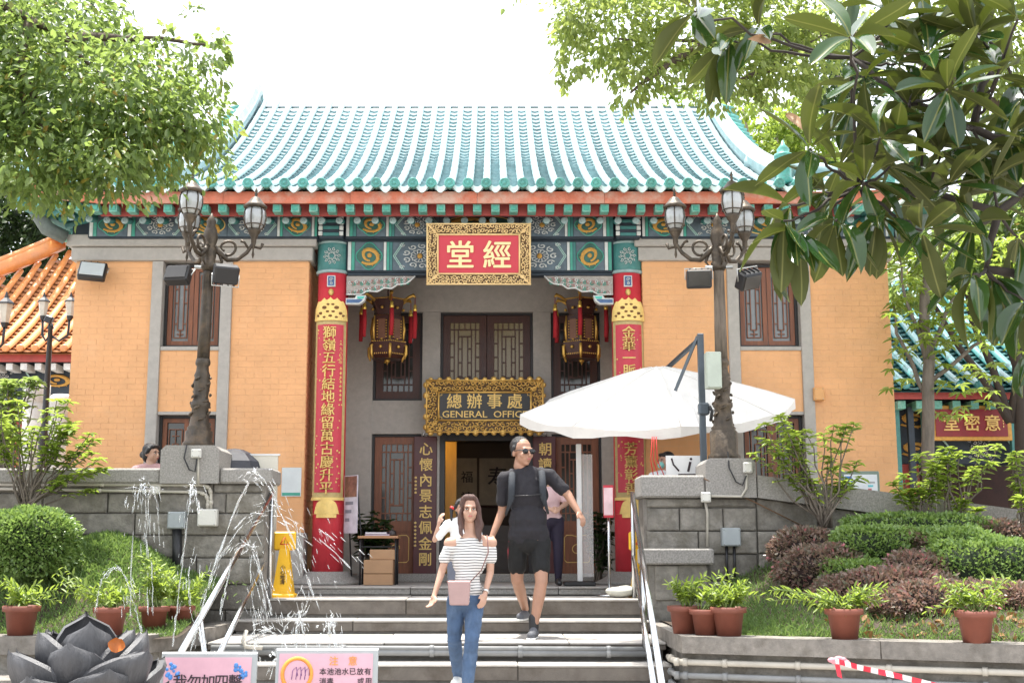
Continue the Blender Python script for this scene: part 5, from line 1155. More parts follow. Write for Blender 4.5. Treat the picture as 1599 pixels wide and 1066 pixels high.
hedge('big rounded boxwood ball at the left edge', 42, 850, 68, 50, 12., 9000, HB, .42, sq=2.9)
hedge('square topped boxwood block in the right bed, nearest the wall', 1362, 862, 62, 36, 12.25, 3600, HB, .28)
hedge('long flat boxwood strip at the back of the right bed', 1432, 826, 112, 20, 12.7, 3600, HB, .22)
hedge('boxwood mound in the middle of the right bed', 1465, 862, 66, 34, 12.3, 3200, HB, .25)
hedge('boxwood mound low at the right edge of the bed', 1545, 900, 98, 54, 11.85, 5500, HB, .35)
hedge('boxwood cushion low on the left side of the right mound', 1335, 908, 56, 30, 11.95, 3200, HB, .25)
hedge('low boxwood shoulder between the red shrubs at right', 1500, 874, 52, 44, 12.05, 3000, HB, .22)
for lab, a in (('red leaved shrub highest on the left flank of the right bed', (1262, 858, 58, 30, 12.65, 2600)), ('dark red shrub on the slope above the pot without neighbours', (1292, 897, 76, 42, 12.15, 3400)), ('purple brown shrub spreading behind the two rightmost pots', (1398, 935, 108, 44, 11.55, 5000)), ('red tinged shrub at the top right of the bed under the coping', (1552, 836, 66, 20, 12.75, 2600)), ('dark shrub behind the rightmost pot', (1565, 948, 60, 36, 11.2, 3200)), ('mauve shrub spreading low across the front of the right bed', (1480, 948, 120, 36, 11.15, 4500)), ('mauve shrub at the lower left of the mound above the single pot', (1330, 935, 64, 34, 11.7, 2600)), ('small red shrub between two boxwood mounds', (1415, 850, 28, 20, 12.35, 1200)), ('dark red shrub in the gap below the boxwood mounds', (1435, 897, 60, 32, 11.85, 2000))):
    hedge(lab, *a, HR, .3, .03, 'red_shrub', 2.1, 'shrub', True)
# grass and ground cover
GR = LEAF('grass_blade', (.06, .13, .03), (.17, .27, .085), (.32, .46, .12), .5, .35)
def cover(name, label, n, xf, zf, mat, L, wr, up):
    P = []; 
    while len(P) < n:
        p = xf()
        if p: P.append((p[0], p[1], zf(*p)))
    P = np.array(P); d = rdir(n) * .8 + np.array([0, -.2, up]); stuff(tag(leaves(name, P, d, rdir(n), L * nr.uniform(.6, 1.4, n), mat, None, wr, .1, .2), label, 'grass'))
cover('grass', 'short grass on the left planting bed', 15000, lambda: (nr.uniform(-5.2, -2.75), nr.uniform(11.1, 13.1)), bedz_l, GR, .05, .16, 1.)
cover('grass', 'short grass on the right planting bed', 20000, lambda: (lambda x: (x, ry(x) + .34 + (12.9 - ry(x)) * nr.random() ** 1.5))(1.85 + 4.2 * nr.random() ** 1.7), bedz_r, GR, .05, .16, 1.)
cover('ground_cover', 'dark leafy ground cover on the mound under the left parapet', 5000, lambda: (nr.normal(-3.9, .45), nr.uniform(12.1, 13.1)), bedz_l, HB, .05, .35, .6)
# fallen leaves on the beds
cover('leaf_litter', 'dry brown leaves lying on the right bed', 260, lambda: (lambda x: (x, ry(x) + .34 + .8 * nr.random()))(nr.uniform(2.9, 5)), lambda x, y: bedz_r(x, y) + .015, LEAF('leaf_dry', (.2, .09, .03), (.34, .2, .08), (.3, .15, .04), .7, .1), .07, .5, .1)

# ================================================================ POTTED PLANTS
TERRA = M('terracotta_plastic', (.19, .058, .036), .6, .15, 6, .1, 60, c2=(.25, .10, .07), c2f=.25, rand=.08)
potm = MB().lathe([(.095, 0), (.1, .0), (.125, .185), (.15, .19), (.152, .235), (.14, .236), (.132, .2), (.001, .2)], (0, 0, 0), 22).mesh('pot'); potm.materials.append(TERRA)
soilm = MB().lathe([(.001, .2), (.13, .204), (.001, .205)], (0, 0, 0), 16).mesh('soil'); soilm.materials.append(SOIL)
def potted(label, px, Y, tips, sc=1., L=.085, seed=1):
    c = Vector((XX(px, Y, LIPZ), Y, LIPZ)); o = thing('potted_plant', label, 'potted plant', c, 'terracotta pots on the planter ledges', nr.uniform(0, 6)); o.rotation_euler = (0, 0, 0)
    inst('pot', potm, o, (0, 0, 0), (0, 0, rnd.uniform(0, 6)), (sc, sc, sc)); inst('soil', soilm, o, (0, 0, 0), (0, 0, 0), (sc, sc, sc)); s = MB(); P = []; D = []; Nn = []; Ln = []; r = random.Random(seed)
    for k, (tx, ty) in enumerate(tips):
        t = W(tx, ty, Y + r.uniform(-.15, .15)) - c; a = Vector((r.uniform(-.06, .06), r.uniform(-.06, .06), .2 * sc)); mid = a.lerp(t, .5) + Vector((0, 0, .10 if t.z < .5 else .03)); path = [a.lerp(mid, u).lerp(mid.lerp(t, u), u) for u in np.linspace(0, 1, 8)]
        s.tube(path, [.006 - .0005 * q for q in range(8)], 5); n = 15
        for j in range(n):
            u = .25 + .75 * j / (n - 1); i = u * 7; q = int(min(6, i)); p = path[q].lerp(path[q + 1], i - q); al = j * 2.4 + k; tg = (path[min(7, q + 1)] - path[q]).normalized(); sd = tg.cross(Vector((math.cos(al), math.sin(al), .2))).normalized(); d = sd * .8 + tg * .7 + Vector((0, 0, -.12)); P.append(p); D.append(d); Nn.append((0, -.2, 1)); Ln.append(L * r.uniform(.65, 1.25) * (1.1 - .4 * u))
    s.build('stem', M('green_stem', (.14, .2, .05), .6), o); leaves('foliage', P, D, Nn, Ln, LF2, o, .34, .2, .22)
potted('potted plant at the left edge beside the boxwood ball', 32, 10.97, tipgrid(0, 95, 905, 945, 15, 31), 1.05, .085, 1)
potted('potted plant behind the lotus with stems arching left', 172, 10.97, tipgrid(85, 125, 885, 930, 7, 32) + tipgrid(130, 215, 905, 940, 13, 33), 1., .085, 2)
potted('tallest potted plant of the left ledge, third from the left', 240, 11.5, tipgrid(220, 270, 862, 930, 17, 34), .92, .085, 3)
potted('potted plant at the stair end of the left ledge', 281, 11.75, tipgrid(255, 330, 890, 940, 16, 35), .9, .085, 4)
def RY(px): 
    x = XX(px, 10.6, LIPZ); return ry(x) + .18
potted('tall potted plant against the right stair wall, leftmost of three', 1070, 11.2, tipgrid(1045, 1110, 875, 935, 16, 36), 1., .09, 5)
potted('middle pot of the three beside the right handrail', 1103, 11.0, tipgrid(1080, 1160, 885, 975, 14, 37), .92, .09, 6)
potted('front pot of the three beside the right handrail', 1139, RY(1139), tipgrid(1110, 1190, 905, 945, 13, 38), 1.02, .085, 7)
potted('single pot on the right ledge with a stem arching far left', 1320, RY(1320), tipgrid(1190, 1270, 905, 945, 5, 39) + tipgrid(1275, 1385, 910, 955, 13, 40), 1.04, .085, 8)
potted('rightmost pot with wide arching stems', 1526, RY(1526), tipgrid(1440, 1500, 880, 960, 7, 41) + tipgrid(1500, 1590, 900, 955, 10, 42), 1.04, .085, 9)
# ================================================================ FOUNTAIN, NOTICES, TAPE
LSTONE = M('lotus_stone', (.06, .06, .064), .5, .3, 7, .5, 50, c2=(.13, .13, .135), c2f=.4, stretch=(3, 3, .7))
lo = thing('stone_lotus', 'carved grey stone lotus ornament of the fountain at the lower left', 'fountain', W(135, 1055, 6.5)); lo.location.z = -.44; lo.scale = (1.22, 1.22, 1.2)
MB().lathe([(.3, -.72), (.3, -.5), (.2, -.45), (.16, -.2), (.3, -.05), (.2, .0), (.12, .1)], (0, 0, 0), 24).build('pedestal', LSTONE, lo)
def petal(h, w, lean, curl):
    m = MB(); rows = []; back = []
    for i in range(11):
        t = i / 10; wd = w * .5 * (math.sqrt(max(0, 1 - ((t - .5) / .5) ** 2)) if t > .5 else .34 + .66 * math.sin(math.pi * t)) + .0005; row = []; rb_ = []
        for j in range(9):
            u = j / 4 - 1; r = .1 + lean * math.sin(t * 1.5) - curl * t ** 3 - 1.05 * (u * wd) ** 2 / (w * .5); z = h * t - .02 * abs(u)
            groove = .008 * math.cos(u * 16) * math.sin(math.pi * t); row.append((u * wd, -(r + groove), z)); rb_.append((u * wd * .96, -(r - .03), z * .985))
        rows.append(row); back.append(rb_)
    m.grid(rows, True); m.grid(back, True, True)
    edge = [r[0] for r in rows] + [r[-1] for r in rows[::-1]]; eb = [r[0] for r in back] + [r[-1] for r in back[::-1]]; m.grid([edge, eb], True, True)
    me = m.mesh('petal'); me.materials.append(LSTONE); return me
rl = random.Random(4)
for n, me, ph, dz, tl in ((4, petal(.43, .29, .09, .05), 20, .0, 0), (6, petal(.38, .31, .17, .05), 0, -.01, 5), (7, petal(.31, .33, .24, .03), 28, -.03, 9), (7, petal(.2, .35, .31, .0), 0, -.05, 14)):
    for k in range(n): sc_ = rl.uniform(.93, 1.06); inst('petal', me, lo, (0, 0, dz), (R(tl + (9 if k % 2 else -2) + rl.uniform(-2, 2)), 0, R(ph + 360 * k / n + rl.uniform(-5, 5))), (sc_, sc_, sc_))
o = MB(); o.grid([[(.045 * (i - 1.5) / 1.5 * math.sin(math.pi * (j + .5) / 5), .02 * math.cos(2.5 * (i - 1.5)), .07 * j / 4) for i in range(4)] for j in range(5)], True)
q = W(180, 1018, 6.38); tag(o.build('fallen_leaf', M('orange_leaf', (.42, .12, .015), .5, .2, 9), None, q, (R(-15), R(12), 0)), 'orange fallen leaf caught between the stone lotus petals', 'leaf')
ACR = M('acrylic_edge', (.35, .37, .37), .15, .1, 5, .0, 30)
def notice(label, x0, x1, ytop, Y, draw):
    a, b = W(x0, ytop, Y), W(x1, ytop, Y); w = b.x - a.x; h = .36; o = thing('notice_board', label, 'sign', ((a.x + b.x) / 2, Y, a.z - h), 'pink notices by the fountain'); o.rotation_euler = (R(-8), 0, 0)
    MB().mm(-w / 2, w / 2, 0, .03, 0, h, .004).build('board', ACR, o); MB().mm(-w / 2 + .02, w / 2 - .03, -.004, 0, .01, h - .025).build('poster', M('pink_poster', (.62, .36, .42), .4, .1, 4, .0), o); MB().tube([(-w / 2, .012, h), (w / 2, .012, h)], .008, 6).build('top_edge', M('white_edge', (.7, .7, .7), .2), o)
    for sx in (-1, 1): MB().mm(sx * w * .36 - .015, sx * w * .36 + .015, .03, .05, -(a.z - h + 1.08), .1).build('leg', STEEL, o)
    draw(o, w, h)
INK = M('ink', (.03, .015, .02), .6); INKO = M('orange_ink', (.8, .3, .05), .6); INKB = M('blue_ink', (.06, .2, .5), .6)
def d1(o, w, h):
    for k, ch in enumerate('我勿加四擊'): text(ch, .085, INK, o, (-.16 + k * .08, -.006, h - .16), .002, .01, 'character', center=True)
    r = random.Random(2)
    for sx in (-1, 1):
        f = MB()
        for k in range(16): f.ball((sx * (w / 2 - .035 - r.uniform(0, .07)) - (.02 if sx > 0 else 0), -.005, h - .05 - r.uniform(0, .09)), r.uniform(.008, .014), 6, 4, 1, .2, 1)
        stuff(f.build('blue_flowers', INKB, o))
def d2(o, w, h):
    for k, ch in enumerate('本池池水已放有'): text(ch, .042, INK, o, (-.02 + k * .043, -.006, h - .125), .002, .008, 'character', center=True)
    for k, ch in enumerate('消毒'): text(ch, .042, INK, o, (-.02 + k * .043, -.006, h - .18), .002, .008, 'character', center=True)
    for k, ch in enumerate('或用'): text(ch, .042, INK, o, (.2 + k * .043, -.006, h - .18), .002, .008, 'character', center=True)
    for k, ch in enumerate('注意'): text(ch, .055, INKO, o, (.04 + k * .11, -.006, h - .065), .002, .008, 'character', center=True)
    m = MB(); m.tube([(-.17 + .085 * math.cos(t), -.006, h - .14 + .09 * math.sin(t)) for t in np.linspace(0, 6.283, 25)], .012, 5, False, True, .3); m.build('orange_ring', INKO, o)
    m = MB()
    for k in range(4): m.tube([(-.2 + .025 * k, -.006, h - .17), (-.195 + .025 * k, -.006, h - .12), (-.175 + .025 * k, -.006, h - .1), (-.165 + .022 * k, -.006, h - .15)], .002, 4)
    m.build('hand_drawing', M('purple_ink', (.2, .08, .25), .6), o)
notice('pink notice with blue flowers between the lotus and the stairs', 250, 400, 1019, 7.4, d1)
notice('pink notice with an orange circle below the stairs', 430, 590, 1013, 7.4, d2)
# barrier tape
tp = thing('barrier_tape', 'red and white barrier tape tied to the pipes at the lower right', 'tape')
TR, TW = M('tape_red', (.7, .03, .06), .35), M('tape_white', (.75, .74, .73), .35)
P = [W(1302, 1030, 9.95), W(1345, 1042, 9.6), W(1400, 1054, 9.2), W(1470, 1072, 8.8)]; n = 14
for k in range(n):
    def at(u):
        i = min(2, int(u * 3)); return P[i].lerp(P[i + 1], u * 3 - i)
    a, b = at(k / n), at((k + .99) / n); tw = Vector((0, .012 * math.sin(k), .02)); tt = .4 * math.sin(k * .8)
    MB().add([a - tw, b - tw, b + tw, a + tw], [(0, 1, 2, 3)]).build('tape_band', TR if k % 2 else TW, tp)
m = MB()
for k in range(5): q = W(1300 + k * 5, 1030 + 3 * math.sin(k * 2), 9.94); m.ball(q, .03, 7, 5, 1.3, .6, .7)
m.build('knot', M('tape_pink', (.75, .3, .35), .4), tp); a = W(1303, 1032, 9.93); MB().add([a, a + Vector((.04, 0, -.01)), a + Vector((.06, .01, -.13)), a + Vector((.02, .0, -.11))], [(0, 1, 2, 3)]).build('tape_tail', TR, tp)
# water: broken jets and drops
WAT = bpy.data.materials.new('water'); WAT.use_nodes = True; t = WAT.node_tree; b = t.nodes['Principled BSDF']; b.inputs['Base Color'].default_value = (.9, .95, .97, 1); b.inputs['Roughness'].default_value = .06; b.inputs['Transmission Weight'].default_value = .6; b.inputs['Alpha'].default_value = .5; b.inputs['IOR'].default_value = 1.33
wm_ = MB(); rw = random.Random(8)
def drop(p, d, L, r): wm_.tube([p - d * L * .5, p - d * L * .2, p + d * L * .25, p + d * L * .5], [r * .25, r, r * .8, r * .15], 5)
def jet(pts, Y, r=.012, dens=40, spread=.03, solid=.92):
    r *= .36; dens = int(dens * .6)
    P = [W(x, y, Y + (rw.uniform(-.05, .05))) for x, y in pts]; N = len(P) - 1
    def at(u): 
        i = min(N - 1, int(u * N)); f = u * N - i; p0, p1, p2, p3 = P[max(0, i - 1)], P[i], P[i + 1], P[min(N, i + 2)]
        return .5 * ((2 * p1) + (p2 - p0) * f + (2 * p0 - 5 * p1 + 4 * p2 - p3) * f * f + (3 * p1 - p0 - 3 * p2 + p3) * f ** 3)
    u = 0.
    while u < 1:     # torn ropes of water
        l = rw.uniform(.05, .16); 
        if rw.random() < solid:
            k = 6; wm_.tube([at(min(1, u + l * q / k)) + Vector([rw.uniform(-.004, .004) for _ in range(3)]) for q in range(k + 1)], [r * .2] + [r * rw.uniform(.5, 1.2) for _ in range(k - 1)] + [r * .2], 6)
        u += l
    for k in range(dens):
        u = rw.random(); p = at(u); d = (at(min(1, u + .03)) - at(max(0, u - .03))).normalized(); s = spread * (.3 + u); drop(p + Vector([rw.gauss(0, s) for _ in range(3)]), d, rw.uniform(.02, .09), rw.uniform(.0015, .0042))
Yj = 8.6
jet([(232, 960), (229, 850), (228, 775), (222, 757), (216, 775), (206, 860), (204, 960)], Yj, .014, 90, .035)
jet([(240, 960), (236, 860), (232, 780), (238, 760), (246, 790), (250, 850)], Yj, .010, 60, .035)
jet([(270, 1010), (283, 900), (296, 790), (300, 762), (306, 770), (310, 800)], Yj, .016, 90, .03)
jet([(300, 1010), (330, 900), (370, 790), (398, 742), (420, 760), (438, 800), (470, 870), (500, 960)], Yj, .018, 130, .035)
jet([(330, 905), (350, 860), (385, 815), (420, 800), (460, 815), (510, 850), (560, 900)], Yj, .010, 110, .05, .3)
jet([(345, 960), (365, 870), (388, 850), (402, 880), (412, 930), (420, 985)], Yj, .014, 90, .035)
jet([(400, 1010), (392, 900), (397, 850), (410, 900), (425, 960)], Yj, .012, 60, .035)
jet([(150, 950), (160, 905), (178, 886), (196, 900), (212, 950), (222, 992)], Yj, .012, 60, .02)
jet([(455, 1066), (462, 1000), (466, 955), (470, 965), (478, 1010), (486, 1066)], 8., .016, 90, .03)
jet([(515, 1066), (516, 1010), (514, 970), (520, 968), (524, 1010), (528, 1066)], 8., .018, 90, .03)
jet([(420, 1050), (440, 990), (455, 965), (475, 930), (470, 880), (462, 830)], 8.3, .007, 60, .05, .3)
jet([(330, 1030), (300, 960), (295, 900), (300, 870)], 8.2, .008, 40, .03)
jet([(395, 1040), (400, 1000), (420, 985), (440, 1000), (455, 1040)], 8., .012, 70, .04)
for (px, py) in ((463, 966), (514, 976), (430, 1030), (395, 735), (520, 1035), (470, 1040)):
    for k in range(9): p = W(px + rw.gauss(0, 9), py + rw.gauss(0, 7), 8.3 + rw.uniform(-.1, .1)); drop(p, Vector((rw.uniform(-1, 1), rw.uniform(-1, 1), rw.uniform(-1, 1))).normalized(), rw.uniform(.02, .06), rw.uniform(.004, .009))
for k in range(90): p = W(rw.uniform(380, 540), rw.uniform(790, 1060), rw.uniform(8, 8.8)); drop(p, Vector((.4, 0, -.9)), rw.uniform(.02, .07), rw.uniform(.0015, .003))
stuff(tag(wm_.build('fountain_water', WAT), 'jets and drops of fountain water in front of the stairs', 'water'))

# ================================================================ THINGS ON THE TERRACE AND AT THE DOOR
YEL = M('safety_yellow', (.88, .50, .015), .45, .06, 6)
def wetsign(label, px, ybase, Y, z):
    o = thing('wet_floor_sign', label, 'sign', (XX(px, Y, z), Y, z), 'yellow wet floor signs'); rot = Matrix.Rotation(R(45), 3, 'Z')
    MB().lathe([(.185, 0), (.185, .03), (.15, .045), (.07, .5), (.065, .52)], (0, 0, 0), 4, False, rot).build('cone', YEL, o); MB().box((0, 0, .6), (.24, .035, .2), None, .016).build('head', YEL, o)
    tr = MB(); tr.tube([(-.045, -.02, .565), (.045, -.02, .565), (0, -.02, .64), (-.045, -.02, .565)], .006, 5); tr.build('triangle', M('warning_red', (.6, .05, .02), .5), o); text('!', .05, INK, o, (0, -.019, .59), .003, .01, 'mark', center=True)
    for k, ch in enumerate('小心地滑'): zc = .32 - k * .052; text(ch, .055, INK, o, (0, -.064 - (.5 - zc) * .093, zc), .003, .008, 'character', rot=(R(82), 0, 0), center=True)
wetsign('yellow wet floor sign standing left on the top stair by the column', 443, 927, 13.75, LV[1][0]); wetsign('yellow wet floor sign half hidden behind the right handrail', 1001, 925, 13.85, LV[1][0])
sb = MB(); sb.ball((0, 0, .05), .18, 14, 9, 1, .7, .35); sb.v = [(v[0] * (1 + .05 * math.sin(20 * v[1])), v[1], v[2] + .008 * math.sin(25 * v[0] + 9 * v[1])) for v in sb.v]; q = Vector((XX(972, 13.7, -.1), 13.7, LV[1][0] + .01)); tag(sb.build('sandbag', M('sack', (.5, .5, .44), .8, .1, 12), None, q), 'white sack lying at the foot of the sign stand', 'sack')
# folding table with cartons and books
Yt_ = 15.0; tx0, tx1 = W(559, 840, Yt_).x, W(622, 840, Yt_).x; tz = ZZ(836, Yt_)
tb_ = thing('folding_table', 'small folding table with a wooden top beside the left column', 'table', ((tx0 + tx1) / 2, Yt_ + .2, 0)); hw = (tx1 - tx0) / 2
MB().mm(-hw, hw, -.2, .2, tz - .03, tz, .004).build('table_top', M('table_wood', (.4, .2, .1), .5, .2, 6), tb_)
for sx in (-1, 1):
    for sy in (-1, 1): MB().tube([(sx * (hw - .03), sy * .16, 0), (sx * (hw - .03), sy * .16, tz - .03)], .012, 6).build('leg', BLACK, tb_)
MB().tube([(-hw + .03, -.16, tz - .13), (hw - .03, -.16, tz - .13)], .01, 6).build('stretcher', BLACK, tb_)
CARD = M('cardboard', (.42, .25, .14), .85, .1, 5, .1, 60)
def carton(label, pc, wpx, hpx, Y, zb):
    x = W(pc, 890, Y).x; w, h = wpx / 128, hpx / 128; o = thing('carton', label, 'box', (x, Y, zb), 'cartons under the table'); MB().mm(-w / 2, w / 2, 0, .26, 0, h, .004).build('body', CARD, o); MB().mm(-w / 2 + .0, w / 2, .12, .14, h, h + .002).build('tape', M('parcel_tape', (.5, .36, .2), .3), o); return h
h1 = carton('brown carton on the floor under the folding table', 591, 44, 17, 14.98, 0); h2 = carton('brown carton stacked second under the folding table', 591, 44, 20, 14.97, h1 + .003); carton('brown carton on top of the stack under the folding table', 597, 38, 15, 15.02, h1 + h2 + .006)
for lab, x, z, m_, w in (('purple book lying at the bottom of the pile on the table', 589, 0, M('book_purple', (.22, .06, .2), .5), .3), ('pale book on top of the pile on the table', 587, .022, M('book_pale', (.5, .45, .55), .5), .26)):
    o = thing('book', lab, 'book', (W(x, 830, Yt_).x, Yt_ + .15, tz + .001 + z)); MB().mm(-w / 2, w / 2, -.1, .1, 0, .004).build('cover', m_, o); MB().mm(-w / 2 + .005, w / 2 - .005, -.095, .095, .0042, .0165).build('pages', WHITE, o); MB().mm(-w / 2, w / 2, -.1, .1, .0168, .0205).build('cover', m_, o)
o = thing('desk_bell', 'small dark object at the right end of the table top', 'desk item', (W(612, 832, Yt_).x, Yt_ + .12, tz + .001)); MB().lathe([(.05, 0), (.05, .02), (.045, .05), (.02, .07), (.008, .075), (.01, .09)], (0, 0, 0), 12).build('dome', M('dark_metal', (.06, .05, .05), .4, metal=.6), o)
# poster stand and pot plant by the column
o = thing('poster_stand', 'tall narrow poster on a black easel beside the left column', 'poster', (W(548, 850, 15.25).x, 15.25, 0)); zb3, zt3 = ZZ(832, 15.25), ZZ(742, 15.25); o.rotation_euler = (0, 0, R(-50))
MB().mm(-.14, .14, -.012, 0, zb3, zt3).build('sheet', M('poster_white', (.52, .48, .54), .4, .3, 5, .0), o); MB().mm(-.13, .13, -.015, -.012, zt3 - .26, zt3 - .01).build('photo', M('poster_photo', (.2, .09, .06), .4, .6, 12), o)
for k in range(3): MB().mm(-.11, -.02 + .04 * k, -.015, -.012, zb3 + .14 + k * .1, zb3 + .18 + k * .1).build('caption', M('poster_text', (.2, .2, .24), .5), o)
for sx in (-1, 1): MB().tube([(sx * .1, .0, zt3), (sx * .14, .12, 0)], .01, 6).build('leg', BLACK, o)
shrub('dark potted bush in the shade behind the folding table', (578, 905), tipgrid(555, 605, 790, 850, 22, 51), 15.9, LFD, 9, .12, 'indoor_plant')
shrub('dark plant in the shade behind the red framed sign', (935, 905), tipgrid(920, 950, 800, 880, 16, 52), 16.2, LFD, 9, .12, 'indoor_plant')
# screen post, clear panel, red framed sign
o = thing('screen_stand', 'white post with clear panel on a black foot right of the man', 'stand', (W(905, 910, 14.75).x, 14.75, 0)); zt3 = ZZ(693, 14.75)
MB().mm(-.02, .04, -.03, .03, .05, zt3, .006).build('post', WHITE, o); MB().mm(-.18, .18, -.2, .2, .0, .05, .012).build('foot', BLACK, o)
cp = bpy.data.materials.new('clear_panel'); cp.use_nodes = True; b = cp.node_tree.nodes['Principled BSDF']; b.inputs['Base Color'].default_value = (.85, .82, .8, 1); b.inputs['Alpha'].default_value = .28; b.inputs['Roughness'].default_value = .12
MB().mm(.04, .17, -.004, .004, .1, zt3 - .12).build('clear_panel', cp, o)
o = thing('sign_stand', 'red framed notice on a thin steel pole in front of the right column', 'sign', (W(953, 925, 14.1).x, 14.1, LV[1][0])); z1_, z0_ = ZZ(757, 14.1) + .095, ZZ(808, 14.1) + .095
MB().tube([(0, .03, 0), (0, .03, z0_ + .1)], .016, 8).build('pole', STEEL, o); MB().lathe([(.15, 0), (.15, .012), (.03, .03)], (0, .03, 0), 20).build('foot', STEEL, o)
b_ = MB().mm(-.06, .06, -.01, .015, z0_, z1_, .005).build('frame', M('frame_red', (.5, .03, .05), .4), o, (0, 0, 0), (0, 0, R(-20))); MB().mm(-.052, .052, -.014, -.01, z0_ + .03, z1_ - .03).build('sheet', M('pink_sheet', (.7, .5, .52), .5), b_)
# paper notices on the walls
o = thing('paper_notice', 'white paper notice taped to the brick left of the left column', 'notice', W(455.5, 752, YW - .012)); MB().mm(-.12, .12, 0, .004, -.175, .175).build('sheet', M('paper', (.62, .66, .66), .5, .08, 5, .0), o); MB().mm(-.11, .11, -.002, 0, -.165, -.13).build('green_border', GRNP, o)
o = thing('white_board', 'big white sign board standing behind the left parapet end', 'sign board', W(397, 745, 13.9)); o.location.z = 0; zz = ZZ(711, 13.9); MB().mm(-.26, .26, 0, .03, .1, zz).build('panel', M('warm_white', (.66, .63, .54), .5, .04, 4), o); MB().mm(-.28, .28, -.01, .04, zz, zz + .02).build('top_rail', WHITE, o); [MB().mm(sx * .22 - .02, sx * .22 + .02, .0, .03, 0, .1).build('leg', WHITE, o) for sx in (-1, 1)]
o = thing('white_board', 'white board lettered with an italic i behind the right parapet', 'sign board', W(1068, 745, 13.85)); o.location.z = 0; zz = ZZ(711, 13.85); MB().mm(-.19, .19, 0, .03, .1, zz).build('panel', WHITE, o); text('i', .24, INK, o, (.07, -.004, zz - .1), .004, .012, 'lettering', center=True, rot=(R(90), R(14), 0)); MB().tube([(-.13, -.004, zz - .03), (-.11, -.004, zz - .1), (-.05, -.004, zz - .17)], .01, 5).build('stroke', INK, o); MB().mm(-.06, .15, -.004, 0, zz - .22, zz - .2).build('stroke', INK, o); [MB().mm(sx * .15 - .02, sx * .15 + .02, .0, .03, 0, .1).build('leg', WHITE, o) for sx in (-1, 1)]
o = thing('map_board', 'notice board in a green metal frame behind the right parapet', 'notice board', W(1348, 770, 14.4)); o.location.z = 0; z1_ = ZZ(735, 14.4); MB().mm(-.24, .2, 0, .05, .5, z1_, .01).build('frame', M('green_frame', (.14, .19, .15), .5), o); MB().mm(-.21, .17, -.006, 0, .55, z1_ - .04).build('sheet', M('paper2', (.6, .63, .64), .4, .1, 5, .0), o); MB().mm(-.2, -.12, -.009, -.006, .8, z1_ - .06).build('blue_stripe', INKB, o)
for k, (c_, z_) in enumerate((((.5, .1, .12), .2), ((.1, .45, .5), .16), ((.3, .3, .3), .12))): MB().mm(.06, .1 + .02 * k, -.009, -.006, z1_ - z_ - .02, z1_ - z_).build('caption', M('caption%d' % k, c_, .5), o)
for sx in (-1, 1): MB().tube([(sx * .18, .03, 0), (sx * .18, .03, .5)], .02, 6).build('leg', M('green_frame', (0, 0, 0)), o)
# hanging scrolls in the room
for lab, x0, x1, tx in (('narrow calligraphy scroll on the back wall seen through the door', 714, 745, '福禧'), ('wide calligraphy scroll on the back wall seen through the door', 749, 806, '寿')):
    y = 20.17; a, b = W(x0, 715, y), W(x1, 790, y); o = thing('hanging_scroll', lab, 'scroll', ((a.x + b.x) / 2, y, b.z)); w = b.x - a.x; h = a.z - b.z; MB().mm(-w / 2, w / 2, 0, .01, 0, h).build('silk', M('scroll_paper', (.5, .42, .33), .7), o); MB().tube([(-w / 2 - .03, 0, 0), (w / 2 + .03, 0, 0)], .02, 8).build('roller', WOODD, o)
    for k, ch in enumerate(tx): text(ch, .2 if len(tx) > 1 else .34, INK, o, (0, -.004, h - .3 - k * .33), .003, .012, 'character', center=True)

# ================================================================ WHITE CANTILEVER UMBRELLA
UF = M('umbrella_cloth', (.74, .72, .69), .8, .06, 3, .9, 6)
uc = W(1028, 632, 14.5); um = thing('cantilever_umbrella', 'open white cantilever umbrella leaning over the right parapet', 'umbrella', (uc.x, 14.5, 0)); zc_ = uc.z + .02
tilt = Matrix.Rotation(R(24), 3, 'X') @ Matrix.Rotation(R(-2.5), 3, 'Y'); m = MB(); rows = []; nb = 48
def rim(k, s): 
    a = 2 * math.pi * k / nb + .1; seg = math.pi / 4; q = math.cos(seg / 2) / math.cos(((a - .1) % seg) - seg / 2); return Vector((1.62 * q * s * math.cos(a), .72 * q * s * math.sin(a), 0))
for s, z in ((.01, .44), (.12, .41), (.3, .33), (.55, .2), (.8, .07), (1., -.05)):
    rows.append([tilt @ (rim(k, s) + Vector((0, 0, z - .055 * s * abs(math.sin(4 * (2 * math.pi * k / nb)))))) for k in range(nb + 1)])
val = [tilt @ (rim(k, 1.005) + Vector((0, 0, -.17 - .025 * math.sin(k * 1.3) - .02 * abs(math.sin(4 * (2 * math.pi * k / nb)))))) for k in range(nb + 1)]; rows.append(val)
m.grid(rows, False); cn = m.build('canopy', UF, um, (0, 0, zc_)); cn.modifiers.new('t', 'SOLIDIFY').thickness = .004
for k in range(8):
    i = k * 6; MB().tube([tilt @ Vector((0, 0, .3)), tilt @ (rim(i, .98) + Vector((0, 0, -.075)))], .01, 5).build('rib', M('alu_grey', (.3, .32, .34), .4, metal=.5), um, (0, 0, zc_))
for k in range(8):
    i = k * 6; MB().tube([tilt @ (rim(i, s) + Vector((0, 0, z + .004))) for s, z in ((.05, .43), (.12, .41), (.3, .33), (.55, .2), (.8, .07), (1., -.05))], .007, 5).build('seam', UF, um, (0, 0, zc_))
MB().lathe([(.06, .35), (.05, .37), (.01, .39)], (0, 0, 0), 10, True, tilt).build('vent_cap', UF, um, (0, 0, zc_))
mx_ = W(1096, 600, 13.78); MST = M('mast_grey', (.10, .12, .14), .4, .1, 5, metal=.5)
b0 = Vector((mx_.x - uc.x, 13.78 - 14.5, 0)); mt1, mt2 = ZZ(521, 13.78), ZZ(640, 13.78)
